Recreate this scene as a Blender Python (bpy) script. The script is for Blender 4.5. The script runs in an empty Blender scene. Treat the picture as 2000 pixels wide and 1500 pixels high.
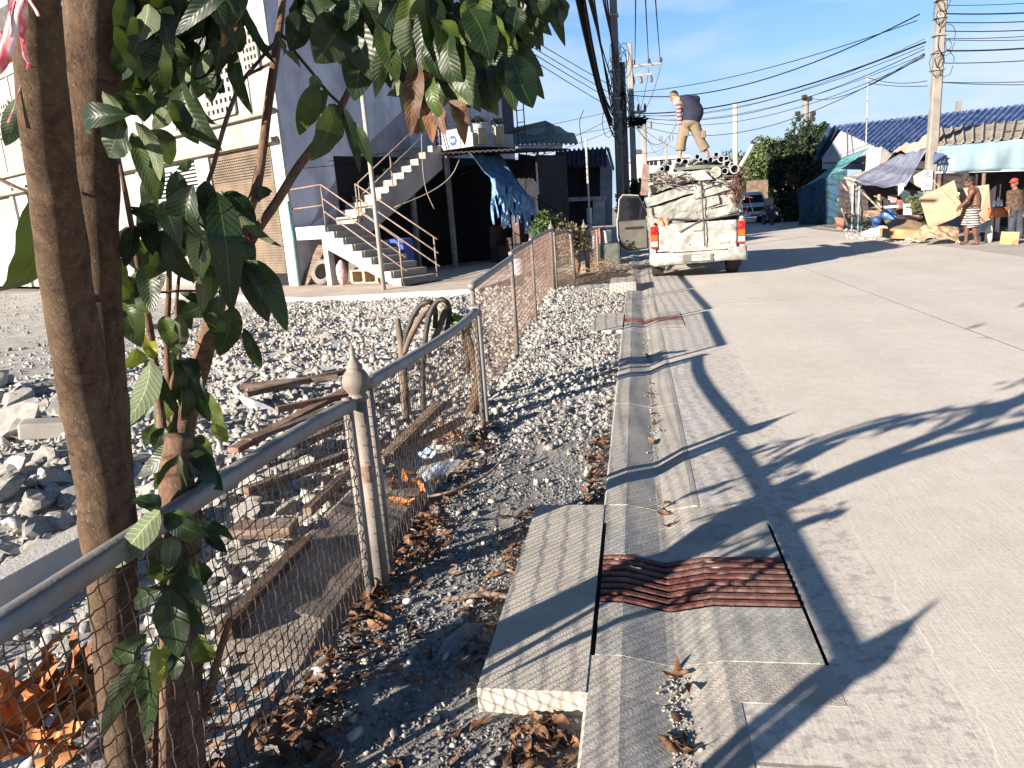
import bpy, bmesh, math, random
import numpy as np
from mathutils import Vector, Matrix, Quaternion, noise
random.seed(7); NP = np.random.default_rng(7)
SC = bpy.context.scene
COL = SC.collection
PI = math.pi
# ------------------------------------------------------------------ camera model (used to read real positions off the picture)
FOC, CX, CY, EYE = 1450.0, 1000.0, 750.0, 1.5
def _cam_axes():
    d = Vector((240, -350, FOC)); Y = d.normalized()
    h = Vector((1, -.073, 0)); U = h.cross(d)
    if U.y > 0: U = -U
    U.normalize(); X = Y.cross(U)
    if X.x < 0: X = -X
    return X, Y, U
AX, AY, AU = _cam_axes()
def ray(u, v):
    c = Vector((u-CX, v-CY, FOC)); return Vector((AX.dot(c), AY.dot(c), AU.dot(c)))
def G(u, v, z=0.0):
    r = ray(u, v); t = (z-EYE)/r.z; return Vector((r.x*t, r.y*t, z))
def P(u, v, y):
    r = ray(u, v)*(y/ray(u, v).y); return Vector((r.x, r.y, r.z+EYE))
# ------------------------------------------------------------------ mesh builder
def world_loc(o):
    l = Vector((0, 0, 0))
    while o is not None: l += Vector(o.location); o = o.parent
    return l
class MB:
    def __init__(s): s.v = []; s.f = []; s.uv = {}; s.rnd = []; s.T = None; s.cur = 0.0
    def add(s, vs, fs, rnd=None):
        n = len(s.v)
        if s.T is not None: vs = [s.T @ Vector(p) for p in vs]
        s.v.extend([tuple(p) for p in vs]); s.f.extend([tuple(i+n for i in f) for f in fs])
        s.rnd.extend([s.cur if rnd is None else rnd]*len(fs))
        return s
    def box(s, x0, x1, y0, y1, z0, z1):
        v = [(x0,y0,z0),(x1,y0,z0),(x1,y1,z0),(x0,y1,z0),(x0,y0,z1),(x1,y0,z1),(x1,y1,z1),(x0,y1,z1)]
        return s.add(v, [(0,3,2,1),(4,5,6,7),(0,1,5,4),(1,2,6,5),(2,3,7,6),(3,0,4,7)])
    def beam(s, p0, p1, w, h, up=(0,0,1)):
        p0 = Vector(p0); p1 = Vector(p1); d = (p1-p0).normalized(); up = Vector(up)
        if abs(d.dot(up)) > .98: up = Vector((0,1,0))
        a = d.cross(up).normalized()*(w/2); b = a.cross(d).normalized()*(h/2)
        v = [p0-a-b,p0+a-b,p0+a+b,p0-a+b,p1-a-b,p1+a-b,p1+a+b,p1-a+b]
        return s.add(v, [(0,3,2,1),(4,5,6,7),(0,1,5,4),(1,2,6,5),(2,3,7,6),(3,0,4,7)])
    def tube(s, pts, r, n=8, cap=True, flat=1.0):
        pts = [Vector(p) for p in pts]; m = len(pts)
        rs = r if isinstance(r, (list, tuple)) else [r]*m
        vs = []; ref = None
        for i, p in enumerate(pts):
            d = (pts[min(i+1,m-1)]-pts[max(i-1,0)])
            d = d.normalized() if d.length > 1e-9 else Vector((0,0,1))
            if ref is None:
                ref = d.orthogonal().normalized()
            ref = (ref-d*ref.dot(d))
            ref = ref.normalized() if ref.length > 1e-6 else d.orthogonal().normalized()
            b = d.cross(ref)
            for k in range(n):
                a = 2*PI*k/n
                vs.append(p+ref*(math.cos(a)*rs[i])+b*(math.sin(a)*rs[i]*flat))
        fs = []
        for i in range(m-1):
            for k in range(n):
                k2 = (k+1) % n
                fs.append((i*n+k, i*n+k2, (i+1)*n+k2, (i+1)*n+k))
        if cap: fs.append(tuple(range(n-1,-1,-1))); fs.append(tuple((m-1)*n+k for k in range(n)))
        return s.add(vs, fs)
    def lathe(s, base, prof, n=20, axis=(0,0,1), cap=True):
        ax = Vector(axis).normalized(); a = ax.orthogonal().normalized(); b = ax.cross(a); base = Vector(base)
        vs = []
        for (r, z) in prof:
            for k in range(n):
                t = 2*PI*k/n; vs.append(base+ax*z+a*(r*math.cos(t))+b*(r*math.sin(t)))
        fs = []
        for i in range(len(prof)-1):
            for k in range(n):
                k2 = (k+1) % n; fs.append((i*n+k, i*n+k2, (i+1)*n+k2, (i+1)*n+k))
        if cap: fs.append(tuple(range(n-1,-1,-1))); fs.append(tuple((len(prof)-1)*n+k for k in range(n)))
        return s.add(vs, fs)
    def ball(s, c, r, n=10, sc=(1,1,1)):
        c = Vector(c); prof = []
        vs = []; fs = []
        rings = n
        for i in range(rings+1):
            t = PI*i/rings
            for k in range(n*2):
                a = PI*k/n
                vs.append(c+Vector((r*sc[0]*math.sin(t)*math.cos(a), r*sc[1]*math.sin(t)*math.sin(a), r*sc[2]*math.cos(t))))
        for i in range(rings):
            for k in range(n*2):
                k2 = (k+1) % (n*2); fs.append((i*n*2+k, (i+1)*n*2+k, (i+1)*n*2+k2, i*n*2+k2))
        return s.add(vs, fs)
    def slab(s, pts, thick, nrm=None):
        """polygon with thickness along its normal (or nrm)"""
        pts = [Vector(p) for p in pts]
        if nrm is None: nrm = (pts[1]-pts[0]).cross(pts[2]-pts[0]).normalized()
        n = Vector(nrm).normalized()*thick; k = len(pts)
        vs = pts+[p-n for p in pts]
        fs = [tuple(range(k)), tuple(range(2*k-1, k-1, -1))]
        for i in range(k):
            j = (i+1) % k; fs.append((i, i+k, j+k, j))
        return s.add(vs, fs)
    def sheet(s, fn, nu, nv, thick=0.0):
        """fn(a,b) -> point, a,b in 0..1"""
        g = [[Vector(fn(i/nu, j/nv)) for j in range(nv+1)] for i in range(nu+1)]
        vs = [p for row in g for p in row]; w = nv+1
        fs = [(i*w+j, (i+1)*w+j, (i+1)*w+j+1, i*w+j+1) for i in range(nu) for j in range(nv)]
        if thick:
            m = len(vs); ns = []
            for i in range(nu+1):
                for j in range(w):
                    a = g[min(i+1,nu)][j]-g[max(i-1,0)][j]; b = g[i][min(j+1,nv)]-g[i][max(j-1,0)]
                    ns.append(a.cross(b).normalized())
            vs2 = [p-n*thick for p, n in zip(vs, ns)]
            fs2 = [tuple(m+q for q in reversed(f)) for f in fs]
            rim = []
            for i in range(nu):
                rim.append((i*w, m+i*w, m+(i+1)*w, (i+1)*w)); rim.append((i*w+nv, (i+1)*w+nv, m+(i+1)*w+nv, m+i*w+nv))
            for j in range(nv):
                rim.append((j, j+1, m+j+1, m+j)); rim.append((nu*w+j, m+nu*w+j, m+nu*w+j+1, nu*w+j+1))
            return s.add(vs+vs2, fs+fs2+rim)
        return s.add(vs, fs)
    def build(s, name, mat, parent=None, smooth=False, bevel=0, loc=None):
        off = world_loc(parent) if parent is not None else Vector((0,0,0))
        if loc is not None: off = off+(Vector(loc)-off)
        me = bpy.data.meshes.new(name)
        vs = s.v if off.length == 0 else [(x-off.x, y-off.y, z-off.z) for x, y, z in s.v]
        me.from_pydata(vs, [], s.f); me.update()
        if any(s.rnd):
            at = me.attributes.new('rnd', 'FLOAT', 'FACE'); at.data.foreach_set('value', s.rnd)
        if mat is not None:
            me.materials.append(mat)
        if smooth: me.shade_smooth() if hasattr(me, 'shade_smooth') else [setattr(p, 'use_smooth', True) for p in me.polygons]
        o = bpy.data.objects.new(name, me); COL.objects.link(o)
        if parent is not None:
            o.parent = parent
            if loc is not None: o.location = off-world_loc(parent)
        elif loc is not None: o.location = loc
        if smooth == 'auto':
            for p, q in []: pass
        if bevel:
            b = o.modifiers.new('bevel', 'BEVEL'); b.width = bevel; b.segments = 2; b.limit_method = 'ANGLE'; b.angle_limit = .7
        return o
def tag(o, label, cat, group=None, kind=None):
    if label: o['label'] = label
    if cat: o['category'] = cat
    if group: o['group'] = group
    if kind: o['kind'] = kind
    return o
def thing(name, label, cat, loc=(0,0,0), group=None):
    o = bpy.data.objects.new(name, None); COL.objects.link(o); o.location = loc; o.empty_display_size = .1
    return tag(o, label, cat, group)
def structure(o): o['kind'] = 'structure'; return o
def dup(o, loc, rotz=0.0, label=None, scale=None):
    def cp(a, par):
        c = a.copy(); COL.objects.link(c); c.parent = par
        for ch in list(a.children): cp(ch, c)
        return c
    c = cp(o, None); c.location = loc
    if rotz: c.rotation_euler = (c.rotation_euler[0], c.rotation_euler[1], c.rotation_euler[2]+rotz)
    if scale: c.scale = (scale,)*3
    if label: c['label'] = label
    return c
def catenary(a, b, sag, n=16):
    a = Vector(a); b = Vector(b)
    return [a.lerp(b, i/n)-Vector((0,0,sag*4*(i/n)*(1-i/n))) for i in range(n+1)]
def smoothpath(pts, k=4):
    pts = [Vector(p) for p in pts]; out = []
    for i in range(len(pts)-1):
        p0 = pts[max(i-1,0)]; p1 = pts[i]; p2 = pts[i+1]; p3 = pts[min(i+2,len(pts)-1)]
        for j in range(k):
            t = j/k
            out.append(.5*((2*p1)+(p2-p0)*t+(2*p0-5*p1+4*p2-p3)*t*t+(3*p1-p0-3*p2+p3)*t**3))
    out.append(pts[-1]); return out
# ------------------------------------------------------------------ materials
def newmat(name):
    m = bpy.data.materials.new(name); m.use_nodes = True; nt = m.node_tree
    return m, nt, nt.nodes['Principled BSDF']
def ND(nt, t, **kw):
    n = nt.nodes.new(t)
    for k, v in kw.items(): setattr(n, k, v)
    return n
def setin(n, **kw):
    for k, v in kw.items(): n.inputs[k.replace('_', ' ')].default_value = v
def rgba(c): return (c[0], c[1], c[2], 1)
def noise_node(nt, vec, scale, detail=5, rough=.55, dist=0):
    n = ND(nt, 'ShaderNodeTexNoise'); setin(n, Scale=scale, Detail=detail, Roughness=rough, Distortion=dist)
    if vec is not None: nt.links.new(vec, n.inputs['Vector'])
    return n.outputs['Fac']
def ramp(nt, fac, stops, interp='LINEAR'):
    r = ND(nt, 'ShaderNodeValToRGB'); cr = r.color_ramp; cr.interpolation = interp
    while len(cr.elements) < len(stops): cr.elements.new(.5)
    for e, (p, c) in zip(cr.elements, stops):
        e.position = p; e.color = rgba(c) if len(c) == 3 else c
    nt.links.new(fac, r.inputs['Fac']); return r.outputs['Color']
def mixc(nt, fac, a, b, mode='MIX'):
    m = ND(nt, 'ShaderNodeMix'); m.data_type = 'RGBA'; m.blend_type = mode
    for sock, val in ((m.inputs['Factor'], fac), (m.inputs[6], a), (m.inputs[7], b)):
        if isinstance(val, bpy.types.NodeSocket): nt.links.new(val, sock)
        elif isinstance(val, (int, float)): sock.default_value = val
        else: sock.default_value = rgba(val)
    return m.outputs[2]
def math_node(nt, op, a, b=None, clamp=False):
    m = ND(nt, 'ShaderNodeMath'); m.operation = op; m.use_clamp = clamp
    for i, val in enumerate((a, b)):
        if val is None: continue
        if isinstance(val, bpy.types.NodeSocket): nt.links.new(val, m.inputs[i])
        else: m.inputs[i].default_value = val
    return m.outputs[0]
def mapped(nt, scale=(1,1,1), coord='Object'):
    tc = ND(nt, 'ShaderNodeTexCoord'); mp = ND(nt, 'ShaderNodeMapping'); mp.inputs['Scale'].default_value = scale
    nt.links.new(tc.outputs[coord], mp.inputs['Vector']); return mp.outputs['Vector']
def MAT(name, c1, c2=None, scale=4, rough=.75, bump=.0, bscale=None, metal=0, band=(.38,.62), dirt=None, dscale=1.3, damt=.5,
        stretch=(1,1,1), rnd=None, spec=.35):
    """base colour c1<->c2 by noise, an optional second irregular stain colour, bump, and an optional per-face variation rnd=(dark,light)"""
    m, nt, b = newmat(name)
    vec = mapped(nt, stretch)
    col = None
    if c2 is not None:
        col = ramp(nt, noise_node(nt, vec, scale), [(band[0], c1), (band[1], c2)])
    if dirt is not None:
        f = ramp(nt, noise_node(nt, vec, dscale, 7, .65), [(.45, (0,0,0)), (.7, (damt,)*3)])
        col = mixc(nt, f, col if col is not None else c1, dirt)
    if rnd is not None:
        at = ND(nt, 'ShaderNodeAttribute'); at.attribute_name = 'rnd'
        v = ramp(nt, at.outputs['Fac'], [(0, (rnd[0],)*3), (1, (rnd[1],)*3)])
        col = mixc(nt, 1.0, col if col is not None else c1, v, 'MULTIPLY')
    if col is not None: nt.links.new(col, b.inputs['Base Color'])
    else: b.inputs['Base Color'].default_value = rgba(c1)
    b.inputs['Roughness'].default_value = rough; b.inputs['Metallic'].default_value = metal
    b.inputs['Specular IOR Level'].default_value = spec
    if bump:
        bn = ND(nt, 'ShaderNodeBump'); setin(bn, Strength=bump, Distance=.01)
        nt.links.new(noise_node(nt, vec, bscale or scale*6, 6, .6), bn.inputs['Height'])
        nt.links.new(bn.outputs['Normal'], b.inputs['Normal'])
    return m
# ------------------------------------------------------------------ camera, sun, sky
cam = bpy.data.cameras.new('camera'); co = bpy.data.objects.new('camera', cam); COL.objects.link(co)
cam.sensor_width = 36; cam.lens = FOC/2000*36; cam.clip_start = .05; cam.clip_end = 3000
_m = Matrix(((AX.x, -AX.y, -AX.z), (AY.x, -AY.y, -AY.z), (AU.x, -AU.y, -AU.z)))
co.matrix_world = Matrix.Translation((0,0,EYE)) @ _m.to_4x4(); SC.camera = co
ELEV = math.radians(17.3); SUNV = Vector((-.676*math.cos(ELEV), -.737*math.cos(ELEV), math.sin(ELEV)))
sl = bpy.data.lights.new('sun', 'SUN'); sl.energy = 5.0; sl.angle = math.radians(.5); sl.color = (1, .885, .74)
so = bpy.data.objects.new('sun', sl); COL.objects.link(so); so.rotation_euler = SUNV.to_track_quat('Z', 'Y').to_euler()
w = bpy.data.worlds.new('World'); SC.world = w; w.use_nodes = True; nt = w.node_tree
bg = nt.nodes['Background']; sky = ND(nt, 'ShaderNodeTexSky'); sky.sky_type = 'NISHITA'; sky.sun_disc = False
sky.sun_elevation = ELEV; sky.sun_rotation = math.atan2(SUNV.x, SUNV.y); sky.air_density = 1.35; sky.dust_density = .5; sky.ozone_density = 2.2
tc = ND(nt, 'ShaderNodeTexCoord'); mp = ND(nt, 'ShaderNodeMapping'); mp.inputs['Scale'].default_value = (1.6, 1.6, 7)
nt.links.new(tc.outputs['Generated'], mp.inputs['Vector'])
cl = noise_node(nt, mp.outputs['Vector'], 2.3, 7, .55, .3)
sx = ND(nt, 'ShaderNodeSeparateXYZ'); nt.links.new(tc.outputs['Generated'], sx.inputs[0])
lowband = ramp(nt, sx.outputs['Z'], [(0, (.95,)*3), (.1, (.8,)*3), (.26, (.35,)*3), (.5, (0,0,0))])
clm = math_node(nt, 'MULTIPLY', ramp(nt, cl, [(.40, (0,0,0)), (.62, (1,1,1))]), lowband)
base_haze = ramp(nt, sx.outputs['Z'], [(0, (.92,)*3), (.10, (.74,)*3), (.22, (.26,)*3), (.38, (0,0,0))])
zen = ramp(nt, sx.outputs['Z'], [(.12, (.27,.52,.82)), (.36, (.25,.51,.83)), (.62, (.20,.28,.40)), (1, (.15,.20,.28))])
skyc = mixc(nt, 1.0, sky.outputs['Color'], zen, 'MULTIPLY')
skyc = mixc(nt, base_haze, skyc, (2.6, 3.45, 4.9))
skyc = mixc(nt, clm, skyc, (3.5, 4.0, 4.7))
nt.links.new(skyc, bg.inputs['Color']); bg.inputs['Strength'].default_value = .074
SC.view_settings.view_transform = 'Standard'; SC.view_settings.look = 'None'; SC.view_settings.exposure = 1.62; SC.view_settings.gamma = 1
SC.render.engine = 'CYCLES'; SC.cycles.max_bounces = 6; SC.cycles.transparent_max_bounces = 8
SC.cycles.use_denoising = True
# ------------------------------------------------------------------ ground materials
mDirt = MAT('dirt', (.22,.20,.18), (.33,.30,.27), 9, .95, .8, 60, dirt=(.15,.13,.12), dscale=.8)
mBed = MAT('rubble_dust', (.33,.315,.29), (.47,.455,.43), 5, .95, .9, 70, dirt=(.20,.19,.18), dscale=.7)
mGravelBed = MAT('gravel_dust', (.22,.212,.205), (.31,.30,.285), 14, .95, 1, 120, dirt=(.16,.12,.09), dscale=2)
def concrete_road():
    m, nt, b = newmat('road_concrete')
    tc = ND(nt, 'ShaderNodeTexCoord'); sp = ND(nt, 'ShaderNodeSeparateXYZ'); nt.links.new(tc.outputs['Object'], sp.inputs[0])
    v = tc.outputs['Object']
    col = ramp(nt, noise_node(nt, v, .55, 6, .6), [(.35, (.545,.503,.455)), (.65, (.612,.572,.525))])
    fine = ramp(nt, noise_node(nt, v, 55, 5, .7), [(.3, (.80,)*3), (.7, (1.10,)*3)])
    col = mixc(nt, 1, col, fine, 'MULTIPLY')
    mid = ramp(nt, noise_node(nt, v, 7, 6, .65), [(.35, (.93,.925,.92)), (.62, (1.03,1.03,1.03))])
    col = mixc(nt, 1, col, mid, 'MULTIPLY')
    mp2 = ND(nt, 'ShaderNodeMapping'); mp2.inputs['Scale'].default_value = (26, 1.1, 1); nt.links.new(v, mp2.inputs['Vector'])
    brush = noise_node(nt, mp2.outputs['Vector'], 3.2, 5, .6, .5)
    col = mixc(nt, 1, col, ramp(nt, brush, [(.35, (.95,)*3), (.65, (1.03,)*3)]), 'MULTIPLY')
    tyre = ramp(nt, noise_node(nt, v, .3, 3, .5), [(.45, (0,0,0)), (.75, (.25,)*3)])
    lane = ramp(nt, math_node(nt, 'PINGPONG', math_node(nt, 'ADD', sp.outputs['X'], .1), .75), [(.0,(0,0,0)),(.45,(.1,)*3),(.7,(1,1,1))])
    col = mixc(nt, math_node(nt, 'MULTIPLY', math_node(nt, 'MULTIPLY', lane, noise_node(nt, v, .9, 5, .7)), .35), col, (.36,.335,.31))
    col = mixc(nt, tyre, col, (.46,.42,.375))
    # oil spots
    vo = ND(nt, 'ShaderNodeTexVoronoi'); vo.inputs['Scale'].default_value = .8; nt.links.new(v, vo.inputs['Vector'])
    sp2 = ramp(nt, math_node(nt, 'ADD', vo.outputs['Distance'], math_node(nt, 'MULTIPLY', noise_node(nt, v, 9, 4), .10)), [(.075, (.55,)*3), (.11, (0,0,0))])
    col = mixc(nt, sp2, col, (.22,.20,.19))
    # slab joints: one along the street, others across it every 9.5 m; a wandering crack beside the near edge
    wob = math_node(nt, 'MULTIPLY', math_node(nt, 'SUBTRACT', noise_node(nt, v, 6, 4), .5), .035)
    xw = math_node(nt, 'ADD', sp.outputs['X'], wob); yw = math_node(nt, 'ADD', sp.outputs['Y'], wob)
    def line(coord, pos, w):
        return math_node(nt, 'LESS_THAN', math_node(nt, 'ABSOLUTE', math_node(nt, 'SUBTRACT', coord, pos)), w)
    j = line(xw, 3.35, .009)
    j = math_node(nt, 'MAXIMUM', j, line(math_node(nt, 'PINGPONG', math_node(nt, 'ADD', yw, 2.95), 4.75), 4.75, .007))
    big = math_node(nt, 'MULTIPLY', math_node(nt, 'SUBTRACT', noise_node(nt, v, 1.7, 5, .6), .5), .22)
    cr = line(math_node(nt, 'ADD', sp.outputs['X'], big), .93, .0035)
    crk = math_node(nt, 'MULTIPLY', cr, ramp(nt, noise_node(nt, v, 1.3, 3), [(.50,(0,0,0)),(.58,(.8,)*3)]))
    # pocked old strip beside the gutter
    strip = math_node(nt, 'LESS_THAN', sp.outputs['X'], .9)
    pock = ramp(nt, noise_node(nt, v, 18, 6, .7), [(.40, (.65,)*3), (.5, (0,0,0))])
    col = mixc(nt, math_node(nt, 'MULTIPLY', pock, strip), col, (.27,.25,.235))
    col = mixc(nt, crk, col, (.68,.64,.58))
    col = mixc(nt, math_node(nt, 'MULTIPLY', j, .75), col, (.16,.145,.13))
    nt.links.new(col, b.inputs['Base Color']); b.inputs['Roughness'].default_value = .88; b.inputs['Specular IOR Level'].default_value = .25
    bn = ND(nt, 'ShaderNodeBump'); setin(bn, Strength=.3, Distance=.005)
    hh = math_node(nt, 'ADD', noise_node(nt, v, 90, 4, .7), math_node(nt, 'MULTIPLY', brush, .9))
    nt.links.new(math_node(nt, 'SUBTRACT', hh, math_node(nt, 'MULTIPLY', j, 1.5)), bn.inputs['Height']); nt.links.new(bn.outputs['Normal'], b.inputs['Normal'])
    return m
mRoad = concrete_road()
mKerb = MAT('kerb_concrete', (.34,.32,.29), (.45,.42,.38), 6, .9, .35, 110, dirt=(.20,.185,.17), dscale=3, damt=.75)
mPad = MAT('pad_concrete', (.39,.36,.32), (.47,.43,.38), 3, .88, .5, 120, dirt=(.31,.28,.25), dscale=5, damt=.5)
mCover = MAT('cover_concrete', (.31,.30,.28), (.43,.415,.38), 5, .9, .4, 90, dirt=(.21,.20,.185), dscale=8, damt=.6)
mRust = MAT('rusted_red_steel', (.085,.028,.026), (.16,.058,.050), 22, .75, .7, 90, dirt=(.26,.17,.14), dscale=9, damt=.6)
mGap = MAT('gap_dark', (.012,.011,.010), rough=1)
mGalv = MAT('galvanised_grey_paint', (.17,.175,.18), (.235,.235,.235), 7, .55, .25, 70, metal=.25, dirt=(.20,.12,.085), dscale=5, damt=.5)
mGalvPale = MAT('weathered_pale_paint', (.135,.127,.117), (.20,.19,.175), 8, .6, .35, 60, dirt=(.24,.15,.10), dscale=6, damt=.6)
mWire = MAT('rusty_wire', (.035,.025,.02), (.10,.075,.063), 14, .6, 0, metal=.5)
mWireRust = MAT('rust_wire', (.11,.065,.048), (.21,.145,.115), 9, .8)
mStone = MAT('broken_concrete', (.30,.285,.265), (.45,.435,.41), 5, .95, .8, 45, rnd=(.58,1.2), dirt=(.27,.235,.205), dscale=3, damt=.4)
mStoneB = MAT('blue_painted_concrete', (.16,.30,.42), (.26,.40,.50), 4, .9, .6, 40, dirt=(.45,.43,.4), dscale=4, damt=.8)
mStoneP = MAT('reddish_rubble', (.42,.27,.21), (.50,.36,.30), 6, .95, .8, 45, rnd=(.6,1.2))
mPebble = MAT('grey_gravel', (.14,.14,.145), (.25,.25,.255), 18, .95, .5, 90, rnd=(.55,1.4))
# ------------------------------------------------------------------ ground sheet
g = MB(); S = 900
def gz(x, y): return -.17
g.add([(-S,-60,-.17),(S,-60,-.17),(S,S,-.17),(-S,S,-.17)], [(0,1,2,3)])
structure(g.build('ground', mDirt))
# rubble bed / verge with bumps
def fbm(x, y, s, o=4):
    return noise.fractal(Vector((x*s, y*s, 3.1)), 1.0, 2.0, o)
def bed_z(x, y):
    """height of the broken ground left of the kerb"""
    if x > -1.3:
        t = min(1, max(0, (y-4.2)/2.0))
        return -.075+.02*fbm(x, y, 2.4)+t*.045+.02*fbm(x, y, 7)*t
    f = min(1, max(0, (-x-1.3)/1.0))
    flat = min(1, max(0, (-x-6.2)/2.0))*min(1, max(0, (y-6.5)/2.5))
    return -.06+f*(.05+.10*fbm(x, y, .7)*(1-.8*flat)+.05*fbm(x, y, 2.6)*(1-.7*flat))-.03*flat
def bedmesh(xs, ys, name, mat):
    b = MB(); nx = len(xs); ny = len(ys)
    v = [(x, y, bed_z(x, y)) for x in xs for y in ys]
    f = [(i*ny+j, (i+1)*ny+j, (i+1)*ny+j+1, i*ny+j+1) for i in range(nx-1) for j in range(ny-1)]
    b.add(v, f); return structure(b.build(name, mat, smooth=True))
bedmesh(list(np.linspace(-34,-9,60))+list(np.linspace(-8.8,-1.3,110)), list(np.linspace(-1,8,110))+list(np.linspace(8.15,24,120)), 'rubble_ground', mBed)
bedmesh(list(np.linspace(-1.3,-.2,40)), list(np.linspace(-1,5.2,160)), 'verge_ground', mGravelBed)
bedmesh(list(np.linspace(-1.3,-.2,30)), list(np.linspace(5.2,30,220)), 'far_verge_ground', mBed)
# road: concrete slab with a broad camber, real geometry to the horizon
r = MB()
xs = [.27,.574,1.0,2,3.35,5,6.6,7.3]; ys = sorted([-6]+[i*2.0 for i in range(-2,40)]+[90,120,200,420,2.266,3.379,9.346,10.454])
def rz(x, y): return 0.0
v = [(x, y, 0) for x in xs for y in ys]; n = len(ys)
r.add(v, [(i*n+j, (i+1)*n+j, (i+1)*n+j+1, i*n+j+1) for i in range(len(xs)-1) for j in range(n-1) if not (i == 0 and (2.2 < ys[j] < 3.37 or 9.3 < ys[j] < 10.45))])
structure(r.build('road', mRoad))
# right verge where the shops stand (pale beaten concrete, slightly lower)
r = MB(); v = [(7.3,-6,-.004),(40,-6,-.02),(40,90,-.02),(7.3,90,-.004)]; r.add(v, [(0,1,2,3)])
structure(r.build('pavement', MAT('beaten_forecourt', (.36,.33,.30), (.46,.42,.38), 2.2, .95, .6, 60, dirt=(.26,.22,.19), dscale=1.1, damt=.7)))
# kerb + gutter profile
PROF = [(-.215,-.16),(-.207,.004),(-.198,.012),(-.095,.012),(-.08,.008),(.06,-.023),(.09,-.025),(.24,.004),(.27,.002)]
def gut_z(x):
    for (a, za), (b, zb) in zip(PROF[1:-1], PROF[2:]):
        if x <= b: return za+(zb-za)*max(0,(x-a))/(b-a)
    return 0.0
kb = MB()
segs = [(-2,2.06),(3.60,5.6),(5.612,9.34),(10.46,13.4),(13.412,17.2),(17.212,22.0),(22.012,30),(30.01,44)]
for (y0, y1) in segs:
    n = max(4, int((y1-y0)/.12)); m = len(PROF); base = len(kb.v)
    vs = []
    for i in range(n+1):
        y = y0+(y1-y0)*i/n
        for (x, z) in PROF:
            e = .0035*fbm(x*3+9, y, 5)*min(1, min(i, n-i)/4)
            vs.append((x+(e if x < -.1 else 0), y, z+(e if -.19 < x < .2 else 0)))
    fs = [(i*m+k, i*m+k+1, (i+1)*m+k+1, (i+1)*m+k) for i in range(n) for k in range(m-1)]
    fs += [tuple(range(m-1,-1,-1)), tuple(n*m+k for k in range(m))]
    kb.add(vs, fs)
kb.build('kerb_and_gutter', mKerb)['kind'] = 'structure'
# drain pads and covers
def drain(y0, y1, gy0, gy1, label, padlabel, pad_x=-.555, front=True):
    Y0, Y1 = y0-.21, y1+.21
    pd = MB()
    # pad: raised slab left of the kerb and the plain channel strips before and behind the cover
    pd.box(pad_x, -.203, Y0, Y1, -.30, .016)
    def strip(a, b):
        pts = [(-.203,.0125),(-.095,.0125),(-.08,.0085),(.06,-.0226),(.09,-.0246),(.24,.0030),(.5735,.0012)]
        vs = [(x, y, z) for y in (a, b) for (x, z) in pts]+[(x, y, -.3) for y in (a, b) for x in (-.203, .5735)]
        k = len(pts)
        fs = [(i, i+1, k+i+1, k+i) for i in range(k-1)]
        fs += [tuple(list(range(k-1,-1,-1))+[2*k, 2*k+1]), tuple(list(range(k,2*k))+[2*k+3, 2*k+2])]
        pd.add(vs, fs)
    strip(Y0, y0-.004); strip(y1+.004, Y1)
    pd.add([(-.19,y0,-.09),(.565,y0,-.09),(.565,y1,-.09),(-.19,y1,-.09)], [(0,1,2,3)])
    po = pd.build('drain_pad', mPad); tag(po, padlabel, 'concrete pad')
    t = thing('drain_cover', label, 'drain cover', (.19, (y0+y1)/2, -.05))
    pts = [(-.185,.014),(-.095,.014),(-.08,.010),(.06,-.0222),(.09,-.0242),(.24,.0048),(.56,.004)]
    def cov(a, b, nm):
        mb = MB(); k = len(pts); n = 12
        vs = []
        for i in range(n+1):
            y = a+(b-a)*i/n
            for (x, z) in pts: vs.append((x, y, z+.0015*fbm(x*4, y, 6)))
        fs = [(i*k+q, i*k+q+1, (i+1)*k+q+1, (i+1)*k+q) for i in range(n) for q in range(k-1)]
        lo = len(vs); vs += [(x, y, z-.07) for y in (a, b) for (x, z) in pts]
        for q in range(k-1):
            fs.append((q+1, q, lo+q, lo+q+1)); fs.append((n*k+q, n*k+q+1, lo+k+q+1, lo+k+q))
        for i in range(n):
            pass
        fs.append((0, n*k, lo+k, lo)); fs.append((k-1, lo+k-1, lo+2*k-1, n*k+k-1))
        mb.add(vs, fs); mb.build(nm, mCover, t)
    cov(y0, gy0-.004, 'cover_slab'); cov(gy1+.004, y1, 'cover_slab')
    nb = 8
    pitch = (gy1-gy0)/nb
    for i in range(nb):
        mb = MB(); yc = gy0+pitch*(i+.5); hw = pitch*.25
        gp = [(-.185,.020),(-.09,.020),(.078,-.021),(.24,.012),(.56,.010)]
        vs = []
        for (x, z) in gp:
            # inverted-U bar with lips
            vs += [(x, yc-hw, z-.012), (x, yc-hw, z), (x, yc+hw, z), (x, yc+hw, z-.012)]
        fs = []
        for q in range(len(gp)-1):
            for e in range(4):
                e2 = (e+1) % 4; fs.append((q*4+e, q*4+e2, (q+1)*4+e2, (q+1)*4+e))
        fs += [(3,2,1,0), tuple(len(gp)*4-4+e for e in range(4))]
        mb.add(vs, fs); mb.build('grate_bar', mRust, t, bevel=.003)
    dk = MB(); dk.add([(-.2,gy0,-.088),(.58,gy0,-.088),(.58,gy1,-.088),(-.2,gy1,-.088)], [(0,1,2,3)])
    dk.box(-.200,-.187,y0,y1,-.09,.0); dk.box(.5625,.5825,y0,y1,-.09,-.012)
    dk.build('gap_shadow_line', mGap, t)
drain(2.27, 3.375, 2.62, 3.03, 'V-shaped drain cover with rusty red grate bars beside the large raised pad', 'raised pale concrete pad with a cream side face around the nearer drain cover')
drain(9.35, 10.45, 9.78, 10.12, 'far drain cover with a worn red grate strip near the parked pickup', 'low concrete pad around the farther drain cover close to the pickup', pad_x=-.60)
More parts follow.
